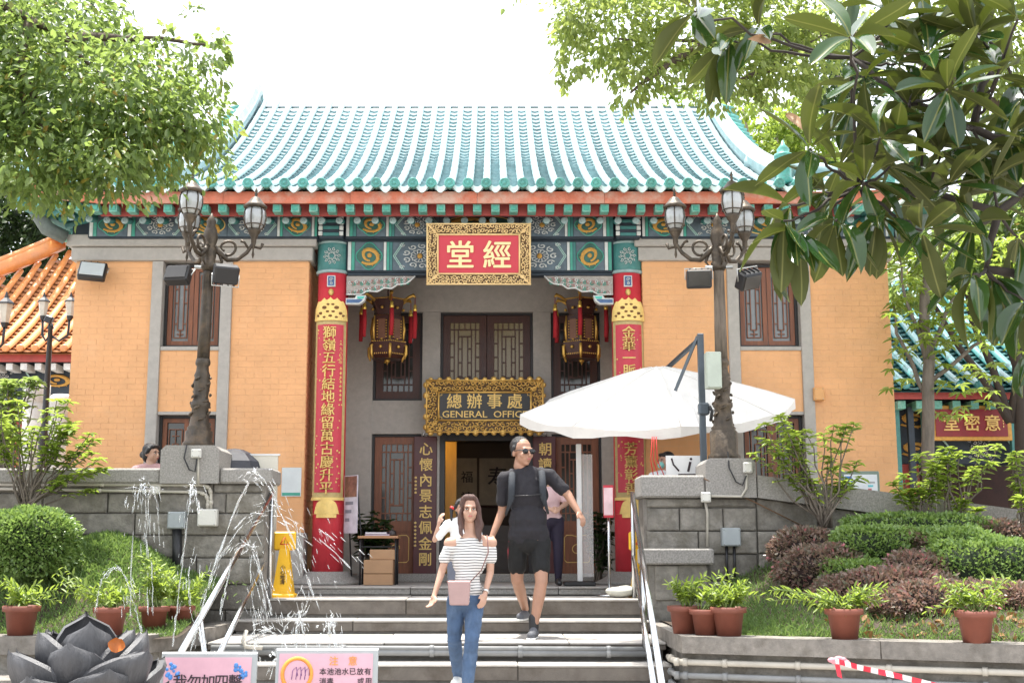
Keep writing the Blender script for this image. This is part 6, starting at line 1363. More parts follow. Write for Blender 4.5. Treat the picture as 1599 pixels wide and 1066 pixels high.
MB().mm(b0.x - .035, b0.x + .035, b0.y - .03, b0.y + .03, .05, mt1, .006).build('mast', MST, um); MB().mm(b0.x - .3, b0.x + .3, b0.y - .08, b0.y + .5, .0, .05, .01).build('foot', MST, um)
e_ = W(1055, 610, 13.9); MB().bar(Vector((b0.x - .03, b0.y, mt1 - .03)), Vector((e_.x - uc.x, e_.y - 14.5, e_.z)), .03, .03).build('stay', MST, um); MB().bar(Vector((b0.x, b0.y, mt1 - .05)), Vector((.1, .1, zc_ + .4)), .04, .04).build('arm', MST, um)
MB().mm(b0.x - .05, b0.x + .075, b0.y - .06, b0.y + .05, mt2 - .06, mt2 + .08, .02).build('crank', MST, um); MB().tube([(b0.x + .07, b0.y - .05, mt2 + .04), (b0.x + .1, b0.y - .05, mt2 - .02), (b0.x + .08, b0.y - .05, mt2 - .13)], .02, 6).build('crank_handle', BLACK, um)
utilbox((1112, 580), 24, 58, 13.28, 'pale green box strapped to the right lamp post', M('pale_green', (.42, .47, .40), .6, .1, 5), .14)
lan = thing('lanyards', 'red cords hanging below the white umbrella', 'cord', W(1022, 690, 13.9)); 
for dx in (-.02, 0, .025): MB().tube([(dx, 0, .06), (dx * 1.6 - .01, 0, -.2), (dx * 3 + .05, 0, -.42)], .006, 5).build('cord', M('cord_red', (.6, .02, .02), .6), lan)
# small black umbrella beyond the left parapet
o = thing('black_umbrella', 'open black umbrella behind the left parapet', 'umbrella', W(366, 735, 13.95)); m = MB(); m.lathe([(.34, -.02), (.3, .1), (.2, .19), (.1, .235), (.01, .25)], (0, 0, 0), 8, False); m.build('canopy', M('black_cloth', (.02, .022, .032), .6, .2, 8), o); MB().tube([(0, 0, .25), (0, 0, -.75)], .008, 6).build('shaft', STEEL, o); MB().tube([(.33, 0, -.03), (.335, 0, .02)], .01, 6).build('tip', WOOD, o)
# ================================================================ NEIGHBOURING HALLS
def bghall(label, Ye, ye, px0, px1, Yr, yr, sp, tile, tiled, hip, fasc, deep):
    o = thing('side_hall', label, 'temple'); x0, x1 = W(px0, ye, Ye).x, W(px1, ye, Ye).x; ze = ZZ(ye, Ye); zr = ZZ(yr, Yr); dY = Yr - Ye
    def z_(t): return (zr - ze) * (.72 * t + .28 * t * t)
    def row(L, w, pan):
        m = MB(); n = max(3, int(L / .25)); rows = []
        if not pan:
            for i in range(n + 1):
                y = L * i / n; t = y / dY; rr_ = .085 if i % 2 else .078; rows.append([(rr_ * math.cos(a), y, z_(t) + .04 + rr_ * math.sin(a)) for a in np.linspace(0, math.pi, 7)])
            m.grid(rows, True, True); m.add(rows[0], [tuple(range(7))[::-1]])
        else:
            c = .16; n = max(1, int(L / c))
            for i in range(n):
                A = [(u * w, i * c, z_(i * c / dY) + .05 - .05 * (1 - 4 * u * u)) for u in (-.5, -.25, 0, .25, .5)]; B = [(u * w, (i + 1) * c, z_((i + 1) * c / dY) + .0 - .05 * (1 - 4 * u * u)) for u in (-.5, -.25, 0, .25, .5)]; m.grid([A, B], True); m.grid([[(p[0], p[1] + .004, p[2] - .03) for p in A], A], False)
        me = m.mesh('pan_tile_row' if pan else 'cover_tile_row'); me.materials.append(tiled if pan else tile); return me
    full = row(dY, sp, False); fullp = row(dY, sp, True); n = int((x1 - x0) / sp)
    dm_ = MB().lathe([(.08, 0), (.085, .03), (.05, .04)], (0, 0, 0), 10, True, Matrix.Rotation(R(90), 3, 'X')).mesh('eave_disc'); dm_.materials.append(tile)
    for i in range(n + 1):
        x = x0 + i * sp; L = dY
        if hip: L = min(dY, (x - x0) * 1.0 + .3)
        a, b = (full, fullp) if L >= dY else (row(L, sp, False), row(L, sp, True))
        inst('cover_tile_row', a, o, (x, Ye, ze)); inst('pan_tile_row', b, o, (x + sp / 2, Ye, ze)); inst('eave_disc', dm_, o, (x, Ye - .01, ze + .06))
    u = MB(); xs0 = lambda t: x0 + (dY * t if hip else 0); u.grid([[(xs0(t) + (x1 + .3 - xs0(t)) * k / 4, Ye + dY * t, ze + z_(t) - .07) for k in range(5)] for t in np.linspace(0, 1, 8)], True); u.build('roof_deck', tiled, o)
    if hip:
        P = [(x0 - .25 + (dY) * t, Ye - .15 + dY * t, ze + z_(t) + .28 + .25 * (1 - t) ** 3) for t in np.linspace(0, 1, 12)]; MB().tube(P, .13, 8, squash=1.5).build('hip_ridge', tile, o); MB().tube([(p[0], p[1], p[2] + .21) for p in P], .07, 8).build('ridge_cap', tile, o)
        for t in (.12, .2, .28): i = int(t * 11); p = P[i]; MB().lathe([(.12, 0), (.1, .15), (.14, .25), (.06, .4), (.02, .55)], (p[0], p[1], p[2] + .35), 8).build('ridge_beast', tile, o)
        p = P[7]; MB().mm(p[0] - .2, p[0] + .2, p[1] - .15, p[1] + .15, p[2] + .3, p[2] + .95, .05).build('ridge_block', tile, o)
        p = P[-1]; q = MB(); q.tube([(p[0], p[1], p[2]), (p[0] + .3, p[1], p[2] + .9), (p[0] + .1, p[1], p[2] + 1.3), (p[0] - .25, p[1], p[2] + 1.15)], [.35, .3, .25, .08], 8); q.build('ridge_dragon', tile, o); MB().tube([(p[0], p[1], p[2] + .3), (p[0] + 8, p[1], p[2] + .3)], .3, 8).build('main_ridge', tile, o)
    MB().mm(x0 - .1, x1, Ye + .15, Ye + .2, ze - fasc, ze - .01).build('fascia_board', REDD, o)
    rme = MB().mm(-.07, .07, 0, .5, -.07, .07, .005).mesh('rafter_end'); rme.materials.append(WHTP if hip else RAFT)
    for i in range(n + 1): inst('rafter_end', rme, o, (x0 + i * sp, Ye + .22, ze - fasc - .09))
    zb_ = ze - fasc - .2; bm = MB().mm(x0, x1, Ye + .8, Ye + 1.2, zb_ - .9, zb_ + .4, .02).build('painted_beam', NAVY, o)
    k = 0; x = x0 + .3
    while x < x1 - .8:
        for zz in (zb_ - .1, zb_ - .62):
            inst('scroll_motif', ROS, bm, (x + .4, Ye + .78, zz), (0, 0, 0), (.42, .4, .36)) if k % 2 else inst('dragon_motif', DRG, bm, (x + .4, Ye + .78, zz), (0, 0, 0), (.8, .3, .4))
            MB().bar((x + .9, Ye + .78, zz + .17), (x + 1.02, Ye + .78, zz), .03, .03).build('chevron', MATS['mint_paint'], bm); MB().bar((x + 1.02, Ye + .78, zz), (x + .9, Ye + .78, zz - .17), .03, .03).build('chevron', MATS['mint_paint'], bm)
        x += 1.15; k += 1
    MB().mm(x0 + .2, x1, Ye + 3.2, Ye + 3.4, 0, zb_).build('back_wall', M('hall_dark_wall', (.05, .022, .018), .7, .3, 4), o); MB().mm(x0, x1, Ye + .5, Ye + 3.4, zb_ + .41, zb_ + .5).build('ceiling', WOODD, o)
    return o, ze, zb_, x0, x1
lh, ze, zb_, hx0, hx1 = bghall('side hall with an orange tiled roof at the left edge', 25.5, 548, -330, 150, 29.8, 398, .3, ORNG, M('orange_glaze_deep', (.42, .17, .06), .5, .3, 9, coat=.2, c2=(.3, .16, .1), c2f=.4), True, .2, 0)
for px in (-30, 40, 112): MB().tube([(W(px, 600, 26.4).x, 26.4, 0), (W(px, 600, 26.4).x, 26.4, zb_ - .9)], .22, 14).build('column', REDD, lh)
rh, ze, zb_, hx0, hx1 = bghall('side hall with a teal tiled roof and red signboard at the right', 21.5, 606, 1385, 1760, 26.2, 430, .32, M('teal_glaze', (.03, .22, .22), .3, .25, 6, coat=.6, c2=(.1, .32, .32), c2f=.3), M('teal_glaze_deep', (.03, .14, .145), .4, .3, 9, coat=.3, c2=(.28, .2, .12), c2f=.25), False, .17, 0)
for px in (1413, 1592, 1690):
    x = W(px, 660, 22.3).x; MB().tube([(x, 22.3, 0), (x, 22.3, zb_ - .9)], .2, 16).build('column', REDD, rh)
    for k in range(3): MB().mm(x - .3 + k * .25, x - .2 + k * .25, 21.95, 22.05, zb_ - 1.35, zb_ + .1).build('hanging_bracket', (TEALP, NAVY, TEALP)[k], rh)
sg = thing('signboard', 'dark red signboard with three gold characters on the teal roofed hall', 'signboard', W(1517, 660, 21.9)); w, h = 1.42, .62
MB().mm(-w / 2, w / 2, 0, .06, -h / 2, h / 2, .01).build('frame', GOLDD, sg); MB().mm(-w / 2 + .08, w / 2 - .08, -.02, 0, -h / 2 + .07, h / 2 - .07).build('panel', M('deep_red_sign', (.22, .015, .02), .5), sg)
for k, ch in enumerate('堂密意'): text(ch, .3, GOLDP, sg, (-.36 + k * .36, -.03, 0), .02, .016, 'character', center=True)
for k in range(5): MB().mm(.55, .565, -.026, -.02, .12 - k * .05, .15 - k * .05).build('small_character', GOLDP, sg)
# white stone balustrade posts and small lamps near the left hall
for lab, px, py, hh in (('white stone baluster post nearest the brick wall corner', 97, 640, .9), ('white stone baluster post beside the black lamp post', 58, 620, 1.1)):
    c = W(px, py, 22.); o = thing('baluster_post', lab, 'post', (c.x, 22., 0)); MB().lathe([(.22, 0), (.22, c.z - .15), (.19, c.z - .12), (.19, c.z - .08), (.23, c.z - .05), (.23, c.z + .22), (.17, c.z + .27)], (0, 0, 0), 12).build('shaft', M('white_stone', (.5, .49, .46), .8, .1, 9), o)
def small_lamp(label, px, Y, ytop, arms, k=.42):
    x = W(px, 500, Y).x; o = thing('black_lamp_post', label, 'street lamp', (x, Y, 0), 'black lamp posts by the left hall'); zt_ = ZZ(ytop, Y)
    MB().lathe([(.14, 0), (.14, .3), (.09, .5), (.09, 2.2), (.11, 2.25), (.06, 2.35), (.04, zt_ - .3), (.06, zt_ - .28), (.035, zt_ - .2)], (0, 0, 0), 12).build('shaft', BLACK, o)
    for dx in arms:
        MB().tube([(0, 0, zt_ - .4), (dx * .5, 0, zt_ - .5), (dx * .95, 0, zt_ - .4), (dx, 0, zt_ - .1)], .022, 6).build('arm', BLACK, o)
        l = MB(); l.lathe([(.13 * k, 0), (.22 * k, .6 * k)], (dx, 0, zt_ - .08), 6, False); l.build('lantern', M('lantern_glass', (.5, .47, .4), .3), o); MB().lathe([(.27 * k, .6 * k), (.25 * k, .65 * k), (.08 * k, .8 * k), (.05 * k, .9 * k), (.01, 1. * k)], (dx, 0, zt_ - .08), 6, False).build('lantern_cap', BLACK, o); MB().lathe([(.04, -.06), (.14 * k, 0), (.13 * k, .02)], (dx, 0, zt_ - .08), 6, False).build('lantern_base', BLACK, o)
    MB().box((.0, -.1, zt_ - .15), (.14, .1, .13), Matrix.Rotation(R(20), 3, 'Y'), .02).build('floodlight', BLACK, o)
small_lamp('black twin lantern lamp post in front of the orange roof', 80, 21., 487, (-.14, .32))
small_lamp('black lantern lamp post cut by the left edge of the picture', -12, 19., 497, (-.25, .2), .5)
# ================================================================ PEOPLE
SKIN = M('skin', (.47, .28, .20), .5, .1, 12, .08, 160, c2=(.50, .27, .2), c2f=.3); SKINM = M('skin_tan', (.38, .205, .135), .5, .12, 12, .08, 160, c2=(.42, .21, .145), c2f=.3)
HAIRB = M('hair_brown', (.085, .04, .03), .45, .4, 30, .5, 120, stretch=(6, 6, .5)); HAIRK = M('hair_black', (.012, .011, .012), .45, .3, 30, .5, 120, stretch=(6, 6, .5))
EYEW = M('eye_white', (.6, .57, .54), .3); EYEK = M('eye_dark', (.015, .01, .008), .2); LIPS = M('lips', (.42, .12, .11), .45)
V3 = Vector
def head_parts(Rh, C, s, neck):
    T = lambda p: C + Rh @ (V3(p) * s); E = lambda c, r: ('e', T(c), V3(r) * s, Rh.to_quaternion()); K = lambda a, b, ra, rb: ('c', T(a), T(b), ra * s, rb * s)
    return [E((0, .015, .035), (.074, .092, .085)), E((0, -.02, -.04), (.06, .07, .07)), E((0, -.055, -.088), (.026, .024, .022)), K((0, -.088, .005), (0, -.104, -.03), .008, .013), K((-.034, -.076, .022), (.034, -.076, .022), .014, .014), E((.036, -.06, -.028), (.024, .022, .026)), E((-.036, -.06, -.028), (.024, .022, .026)), E((.075, .012, -.008), (.012, .02, .032)), E((-.075, .012, -.008), (.012, .02, .032)), K((0, -.085, -.06), (0, -.086, -.06), .016, .016), ('c', T((0, .02, -.06)), neck, .05 * s, .056 * s)]
def face(o, Rh, C, s, skinm, brow, loc, eyes=True):
    T = lambda p: C + Rh @ (V3(p) * s) - loc; q = Rh
    def ell(name, c, r, mat):
        m = MB(); m.lathe([(max(1e-3, math.sin(math.pi * i / 6)), -math.cos(math.pi * i / 6)) for i in range(7)], T(c), 10, True, q @ Matrix.Diagonal(V3(r) * s)); return m.build(name, mat, o)
    ell('mouth', (0, -.097, -.058), (.02, .007, .006), LIPS)
    for sx in (-1, 1):
        if eyes:
            e = ell('eye', (sx * .031, -.084, .0), (.014, .009, .0065), EYEW); ell('iris', (sx * .031, -.09, .0), (.0065, .005, .0065), EYEK).parent = e; ell('eyelid', (sx * .031, -.086, .0065), (.016, .009, .0028), brow)
        m = MB(); m.tube([T((sx * .016, -.093, .019)), T((sx * .033, -.092, .024)), T((sx * .05, -.083, .018))], [.003 * s, .004 * s, .002 * s], 5); m.build('eyebrow', brow, o)
def hand(w, d, side, s=1., curl=.35, palm_n=None):
    """palm, four unequal bent fingers, thumb leaving the side of the palm; w wrist, d direction, side towards the thumb"""
    d = d.normalized(); side = (side - d * side.dot(d)).normalized(); n = d.cross(side); out = []; L = .085 * s
    out.append(('c', w, w + d * .03 * s, .024 * s, .026 * s))
    for k, u in enumerate((-.027, -.009, .009, .027)): out.append(('c', w + d * .025 * s + side * u * .7 * s, w + d * L + side * u * s, .0135 * s, .0115 * s))
    for u, fl in ((.027, .062), (.009, .074), (-.009, .07), (-.027, .055)):
        a = w + d * L + side * u * s; b = a + (d * math.cos(curl) + n * math.sin(curl)) * fl * .5 * s; c = b + (d * math.cos(curl * 2.2) + n * math.sin(curl * 2.2)) * fl * .5 * s; out += [('c', a, b, .0092 * s, .0085 * s), ('c', b, c, .0085 * s, .0072 * s)]
    a = w + d * .028 * s + side * .022 * s; b = a + (d * .6 + side * .75).normalized() * .035 * s; c = b + (d * .95 + side * .2 + n * .2).normalized() * .032 * s; out += [('c', a, b, .013 * s, .0105 * s), ('c', b, c, .0105 * s, .0085 * s)]
    return out
def person(label, base, J, opt):
    s = opt.get('s', 1.); o = thing('person', label, 'person', base); B = V3(base); sk = opt.get('skin', SKIN); Rh = Euler((R(opt.get('nod', 0)), R(opt.get('roll', 0)), R(opt.get('turn', 0)))).to_matrix(); C = J['head']
    nk = J['neck']; shc = (J['sl'] + J['sr']) / 2; hipc = (J['hl'] + J['hr']) / 2; dpt = opt.get('depth', .1) * s; wd = opt.get('wd', 1.)
    ch = shc.lerp(hipc, .28); wa = shc.lerp(hipc, opt.get('waist', .62)); sw = (J['sr'] - J['sl']).length / 2; hw_ = (J['hr'] - J['hl']).length / 2
    tor = lambda g: [('e', shc.lerp(hipc, .12), V3((sw * .82 + g, dpt * .85 + g, .1 * s + g))), ('e', ch, V3((sw * .8 * wd + g, dpt * 1.05 + g, .17 * s + g))), ('e', wa, V3((opt.get('ww', .125) * s + g, opt.get('wdp', dpt) + g, .17 * s + g))), ('e', hipc + V3((0, 0, .02)), V3((hw_ + .075 * s + g, dpt * 1.02 + g, .11 * s + g))), ('c', J['sl'], J['sr'], .055 * s + g, .055 * s + g), ('c', J['sl'], shc + V3((0, 0, .045 * s)), .05 * s + g, .05 * s + g), ('c', J['sr'], shc + V3((0, 0, .045 * s)), .05 * s + g, .05 * s + g)]
    a = opt.get('arm', 1.) * s
    arm = lambda S, E, Wr, g, f=1.: [('c', S, E, .05 * a + g, .04 * a + g), ('c', E, Wr, .041 * a + g, .027 * a + g)]
    lg = opt.get('leg', 1.) * s
    leg = lambda H, K_, A_2, g: [('c', H, K_, .083 * lg + g, .058 * lg + g), ('c', K_, K_.lerp(A_2, .35), .056 * lg + g, .056 * lg + g), ('c', K_.lerp(A_2, .3), A_2, .056 * lg + g, .035 * lg + g)]
    P = head_parts(Rh, C, s * opt.get('hs', 1.), nk) + [('c', nk, shc, .054 * s, .058 * s)] + tor(0)
    for S, E, Wr, th, cu in (('sl', 'el', 'wl', V3((.6, -.7, 0)), .4), ('sr', 'er', 'wr', V3((-.6, -.7, 0)), .4)):
        P += arm(J[S], J[E], J[Wr], 0); P += hand(J[Wr], J.get('h' + Wr, J[Wr] - J[E]), J.get('t' + Wr, th), s * opt.get('hsz', 1.), opt.get('curl', .4))
    for H, K_, A_2, F in (('hl', 'kl', 'al', 'fl'), ('hr', 'kr', 'ar', 'fr')): P += leg(J[H], J[K_], J[A_2], 0) + [('c', J[A_2] + V3((0, .02, -.03)), J[F], .038 * s, .03 * s)]
    mv = lambda L: [(p[0], p[1] - B, p[2] - B, p[3], p[4]) if p[0] == 'c' else ((p[0], p[1] - B) + tuple(p[2:])) for p in L]
    bd = skin('body', mv(P), sk, o, opt.get('vox', .0065), 4); face(bd, Rh, C, s * opt.get('hs', 1.), sk, opt.get('brow', HAIRK), B, opt.get('eyes', True))
    return o, mv, tor, arm, leg, Rh, C, B
def shoe(o, mv, A_2, F, mat, sole, name='shoe', s=1.):
    d = (F - A_2); d.z = 0; d = d.normalized(); zb = F.z - .03; fl = V3((F.x, F.y, zb)); hl_ = V3((A_2.x, A_2.y, zb)) - d * .03
    sh = skin(name, mv([('c', hl_ + V3((0, 0, .045)), hl_ + V3((0, 0, .075)), .045 * s, .043 * s), ('c', hl_ + V3((0, 0, .04)), fl + V3((0, 0, .032)), .043 * s, .04 * s), ('c', hl_ + d * .06 + V3((0, 0, .06)), fl + V3((0, 0, .035)), .04 * s, .03 * s)]), mat, o, .008, 4)
    return sh
# ---- woman coming down the stairs
Yw = 10.75; w_ = lambda x, y, dy=0.: W(x, y, Yw + dy)
J = dict(head=w_(734, 795), neck=w_(736, 826, .03), sl=w_(703, 848), sr=w_(767, 847), el=w_(690, 893, -.02), wl=w_(679, 928, -.1), er=w_(766, 893, .02), wr=w_(758, 926, -.08), hl=w_(713, 938), hr=w_(742, 938), kl=w_(710, 995, .02), kr=w_(737, 1000, -.12), al=w_(716, 1050, .38), ar=w_(728, 1086, -.05), fl=w_(711, 1062, .22), fr=w_(726, 1098, -.24))
J['al'].z = LV[5][0] + .09; J['fl'].z = LV[5][0] + .035; J['ar'].z = LV[6][0] + .09; J['fr'].z = LV[6][0] + .035
o, mv, tor, arm, leg, Rh, C, B = person('woman in a striped top and blue jeans walking down the stairs', (J['ar'].x, J['ar'].y, LV[6][0]), J, dict(s=.97, depth=.085, ww=.1, wdp=.085, arm=.82, leg=.95, turn=4, hs=1.02, brow=HAIRB, hsz=.95))
STR = bpy.data.materials.new('striped_jersey'); STR.use_nodes = True; t = STR.node_tree; b = t.nodes['Principled BSDF']; tc = t.nodes.new('ShaderNodeTexCoord'); sx_ = t.nodes.new('ShaderNodeSeparateXYZ'); t.links.new(tc.outputs['Object'], sx_.inputs[0]); nz = t.nodes.new('ShaderNodeTexNoise'); nz.inputs['Scale'].default_value = 5; t.links.new(tc.outputs['Object'], nz.inputs['Vector']); ma = t.nodes.new('ShaderNodeMath'); ma.operation = 'MULTIPLY_ADD'; ma.inputs[1].default_value = .03; t.links.new(nz.outputs['Fac'], ma.inputs[0]); t.links.new(sx_.outputs[2], ma.inputs[2]); mo = t.nodes.new('ShaderNodeMath'); mo.operation = 'PINGPONG'; mo.inputs[1].default_value = .0115; t.links.new(ma.outputs[0], mo.inputs[0]); cr_ = t.nodes.new('ShaderNodeMapRange'); cr_.inputs[1].default_value = .0075; cr_.inputs[2].default_value = .0092; t.links.new(mo.outputs[0], cr_.inputs[0]); mx = t.nodes.new('ShaderNodeMix'); mx.data_type = 'RGBA'; mx.inputs[6].default_value = (.68, .67, .65, 1); mx.inputs[7].default_value = (.03, .03, .04, 1); t.links.new(cr_.outputs[0], mx.inputs[0]); t.links.new(mx.outputs[2], b.inputs['Base Color']); b.inputs['Roughness'].default_value = .85
tp_ = [p for p in tor(.011)][1:4]; hipc = (J['hl'] + J['hr']) / 2; shc = (J['sl'] + J['sr']) / 2
tp_ = [('c', shc + V3((-.085, .0, .004)), shc + V3((.085, .0, .004)), .06, .06), ('e', shc.lerp(hipc, .07), V3((.115, .083, .075))), ('e', shc.lerp(hipc, .2), V3((.145, .092, .08))), tp_[0], tp_[1], ('e', shc.lerp(hipc, .8), V3((.135, .1, .12)))]
for S, E in (('sl', 'el'), ('sr', 'er')):
    a_ = J[S].lerp(J[E], .22); b2 = J[S].lerp(J[E], .52); out = (J[S] - shc).normalized(); tp_ += [('c', J[S].lerp(shc, .4) - V3((0, 0, .04)), a_, .05, .05), ('c', a_, b2 + out * .006, .048, .054)]
skin('striped_top', mv(tp_), STR, o, .0075, 4, post=folds(.006, 14, 9))
DEN = M('denim', (.06, .105, .19), .85, .25, 14, .3, 200, c2=(.15, .22, .33), c2f=.4, stretch=(1, 1, .5))
jl = [('e', hipc + V3((0, 0, .0)), V3((.16, .115, .1)))] + leg(J['hl'], J['kl'], J['al'] + V3((0, 0, -.03)), .009) + leg(J['hr'], J['kr'], J['ar'] + V3((0, 0, -.02)), .009)
skin('jeans', mv(jl), DEN, o, .0075, 3, post=folds(.006, 9, 22))
WSH = M('white_canvas', (.7, .7, .68), .7, .05, 9)
shoe(o, mv, J['al'], J['fl'], WSH, WSH); shoe(o, mv, J['ar'], J['fr'], WSH, WSH)
T = lambda p: C + Rh @ V3(p); hr_ = [('e', T((0, .03, .045)), V3((.084, .094, .086)), Rh.to_quaternion()), ('e', T((0, .055, -.02)), V3((.078, .06, .11)), Rh.to_quaternion()), ('c', T((-.05, -.04, .085)), T((-.074, -.03, .0)), .022, .02), ('c', T((.05, -.04, .085)), T((.074, -.03, .0)), .022, .02), ('c', T((-.074, -.03, .0)), T((-.082, -.035, -.12)), .021, .026), ('c', T((-.082, -.035, -.12)), T((-.07, -.075, -.22)), .026, .014), ('c', T((.074, -.03, .0)), T((.088, -.03, -.13)), .021, .03), ('c', T((.088, -.03, -.13)), T((.078, -.075, -.27)), .03, .012), ('c', T((.06, -.02, -.1)), T((.06, -.075, -.24)), .022, .01), ('c', T((0, .06, -.08)), T((0, .06, -.16)), .07, .055), ('c', T((-.03, -.05, .1)), T((.03, -.05, .1)), .025, .025)]
skin('hair', mv(hr_), HAIRB, o, .0065, 3, post=folds(.008, 34, 7, .004))
BAG = M('pink_leather', (.37, .24, .225), .5, .08, 8, .1, 80); bc = w_(717, 925, -.17) - B; bg_ = MB(); a = .1; bg_.add([(bc.x - .095, bc.y - .035, bc.z + .1), (bc.x + .1, bc.y - .035, bc.z + .1), (bc.x + .085, bc.y - .05, bc.z - .1), (bc.x - .075, bc.y - .05, bc.z - .1), (bc.x - .095, bc.y + .04, bc.z + .1), (bc.x + .1, bc.y + .04, bc.z + .1), (bc.x + .085, bc.y + .05, bc.z - .1), (bc.x - .075, bc.y + .05, bc.z - .1)], [(3, 2, 1, 0), (4, 5, 6, 7), (0, 1, 5, 4), (2, 3, 7, 6), (1, 2, 6, 5), (3, 0, 4, 7)])
bo = thing('shoulder_bag', 'pale pink leather shoulder bag worn by the woman in stripes', 'bag', B); bb = bg_.build('bag_body', BAG, bo); bv = bb.modifiers.new('b', 'BEVEL'); bv.width = .014; bv.segments = 3
sh_ = J['sr'] - B; MB().tube([bc + V3((.095, .0, .09)), w_(752, 890, -.14) - B, w_(763, 862, -.13) - B, sh_ + V3((-.03, -.06, .055)), sh_ + V3((-.035, .02, .06)), sh_ + V3((-.06, .1, -.02)), w_(735, 900, .16) - B, bc + V3((-.1, .1, .09)), bc + V3((-.095, .02, .09))], .0085, 6, squash=.5).build('strap', M('strap_leather', (.16, .07, .06), .5), bo)
st_ = MB()
for k in range(5): st_.ball(bc + V3((.098 - .003 * k, -.03, .07 - .035 * k)), .006, 6, 4)
stuff(st_.build('studs', STEEL, bo)); wt = MB(); q = J['wr'] - B; dd = (J['wr'] - J['er']).normalized(); wt.tube([q - dd * .03, q - dd * .015], .031, 12); wt.build('wrist_watch', STEEL, o)

# ---- man in black with sunglasses
Ym = 12.35; m_ = lambda x, y, dy=0.: W(x, y, Ym + dy)
J = dict(head=m_(816, 706), neck=m_(813, 728, .02), sl=m_(787, 747), sr=m_(859, 743), el=m_(785, 798, .06), wl=m_(770, 834, -.02), er=m_(887, 772, -.02), wr=m_(903, 798, -.12), hl=m_(808, 846), hr=m_(844, 846), kl=m_(808, 905, .06), kr=m_(846, 908, -.15), al=m_(821, 948, .55), ar=m_(834, 972, -.2), fl=m_(813, 960, .36), fr=m_(830, 990, -.4))
J['al'].z = LV[2][0] + .1; J['fl'].z = LV[2][0] + .036; J['ar'].z = LV[3][0] + .1; J['fr'].z = LV[3][0] + .036
o, mv, tor, arm, leg, Rh, C, B = person('balding man in a black t-shirt and shorts with sunglasses stepping down', (J['ar'].x, J['ar'].y, LV[3][0]), J, dict(s=1.08, depth=.115, ww=.165, wdp=.15, wd=1.05, arm=1.02, leg=.98, turn=34, hs=1.13, skin=SKINM, waist=.66, eyes=False))
TEE = M('black_tee', (.016, .0145, .019), .85, .2, 9, .3, 40); SHO = M('black_shorts', (.0035, .0035, .004), .8, .2, 9, .3, 40)
tt = tor(.014); tt[3] = ('e', (J['hl'] + J['hr']) / 2 + V3((0, 0, .1)), V3((.2, .165, .13))); tt.append(('c', (J['hl'] + J['hr']) / 2 + V3((-.07, 0, .06)), (J['hl'] + J['hr']) / 2 + V3((.07, 0, .06)), .135, .135))
tt.append(('c', J['neck'] + V3((0, .015, -.05)), (J['sl'] + J['sr']) / 2, .068, .09))
for S, E in (('sl', 'el'), ('sr', 'er')): tt += [('c', J[S], J[S].lerp(J[E], .68), .072, .07)]
skin('t_shirt', mv(tt), TEE, o, .009, 4, post=folds(.012, 11, 8))
hp = (J['hl'] + J['hr']) / 2; sh2 = [('e', hp, V3((.172, .135, .12)))]
for H, K_ in (('hl', 'kl'), ('hr', 'kr')): sh2 += [('c', J[H], J[H].lerp(J[K_], .64), .1, .09), ('c', J[H], J[H].lerp(J[K_], .4), .102, .096)]
skin('shorts', mv(sh2), SHO, o, .009, 3, post=folds(.012, 13, 6))
for sx in (-1, 1): MB().tube([hp - B + V3((sx * .187, -.02, .05)), hp - B + V3((sx * .2, -.02, -.08)), hp - B + V3((sx * .198, -.01, -.16))], .006, 5).build('red_piping', M('piping_red', (.6, .03, .06), .6), o)
GSH = M('grey_trainer', (.10, .105, .12), .7, .2, 12)
for A_2, F in (('al', 'fl'), ('ar', 'fr')):
    s_ = shoe(o, mv, J[A_2], J[F], GSH, GSH, s=1.08); skin('sock', mv([('c', J[A_2] + V3((0, .01, -.03)), J[A_2] + V3((0, .015, .085)), .05, .051)]), BLACK, o, .01, 3); d = (J[F] - J[A_2]); d.z = 0; d.normalize(); MB().box((J[A_2] + J[F]) / 2 * 1 - B + V3((0, 0, -(J[A_2].z + J[F].z) / 2 + J[F].z - .026)), (.085, .29, .018), Matrix.Rotation(math.atan2(d.x, -d.y), 3, 'Z') , .006).build('sole', WSH, s_)
T = lambda p: C + Rh @ (V3(p) * 1.08 * 1.13); q4 = Rh.to_quaternion()
skin('hair', mv([('e', T((0, .035, .05)), V3((.1, .11, .104)), q4), ('c', T((-.074, .01, .035)), T((-.074, .03, -.02)), .022, .018), ('c', T((.074, .01, .035)), T((.074, .03, -.02)), .022, .018), ('c', T((-.04, .02, .108)), T((.04, .02, .108)), .022, .022)]), HAIRK, o, .008, 3)
gl = MB()
for sx in (-1, 1): gl.lathe([(max(1e-3, math.sin(math.pi * i / 6)), -math.cos(math.pi * i / 6)) for i in range(7)], T((sx * .034, -.092, .003)) - B, 12, True, Rh @ Matrix.Diagonal((.037, .014, .027)))
sgm = gl.build('sunglasses_lens', M('sunglass', (.01, .01, .012), .1), o); fm_ = MB(); fm_.tube([T((-.08, .01, .008)) - B, T((-.07, -.075, .012)) - B, T((0, -.104, .01)) - B, T((.07, -.075, .012)) - B, T((.08, .01, .008)) - B], .0045, 6); fm_.build('sunglasses_frame', BLACK, o)
bp = thing('backpack', 'dark backpack on the shoulders of the man in black', 'backpack', B); shc = (J['sl'] + J['sr']) / 2; PK = M('pack_fabric', (.025, .03, .038), .8, .2, 12, .4, 80)
skin('pack', [('e', shc - B + V3((0, .22, -.2)), V3((.17, .1, .26)))], PK, bp, .012, 4)
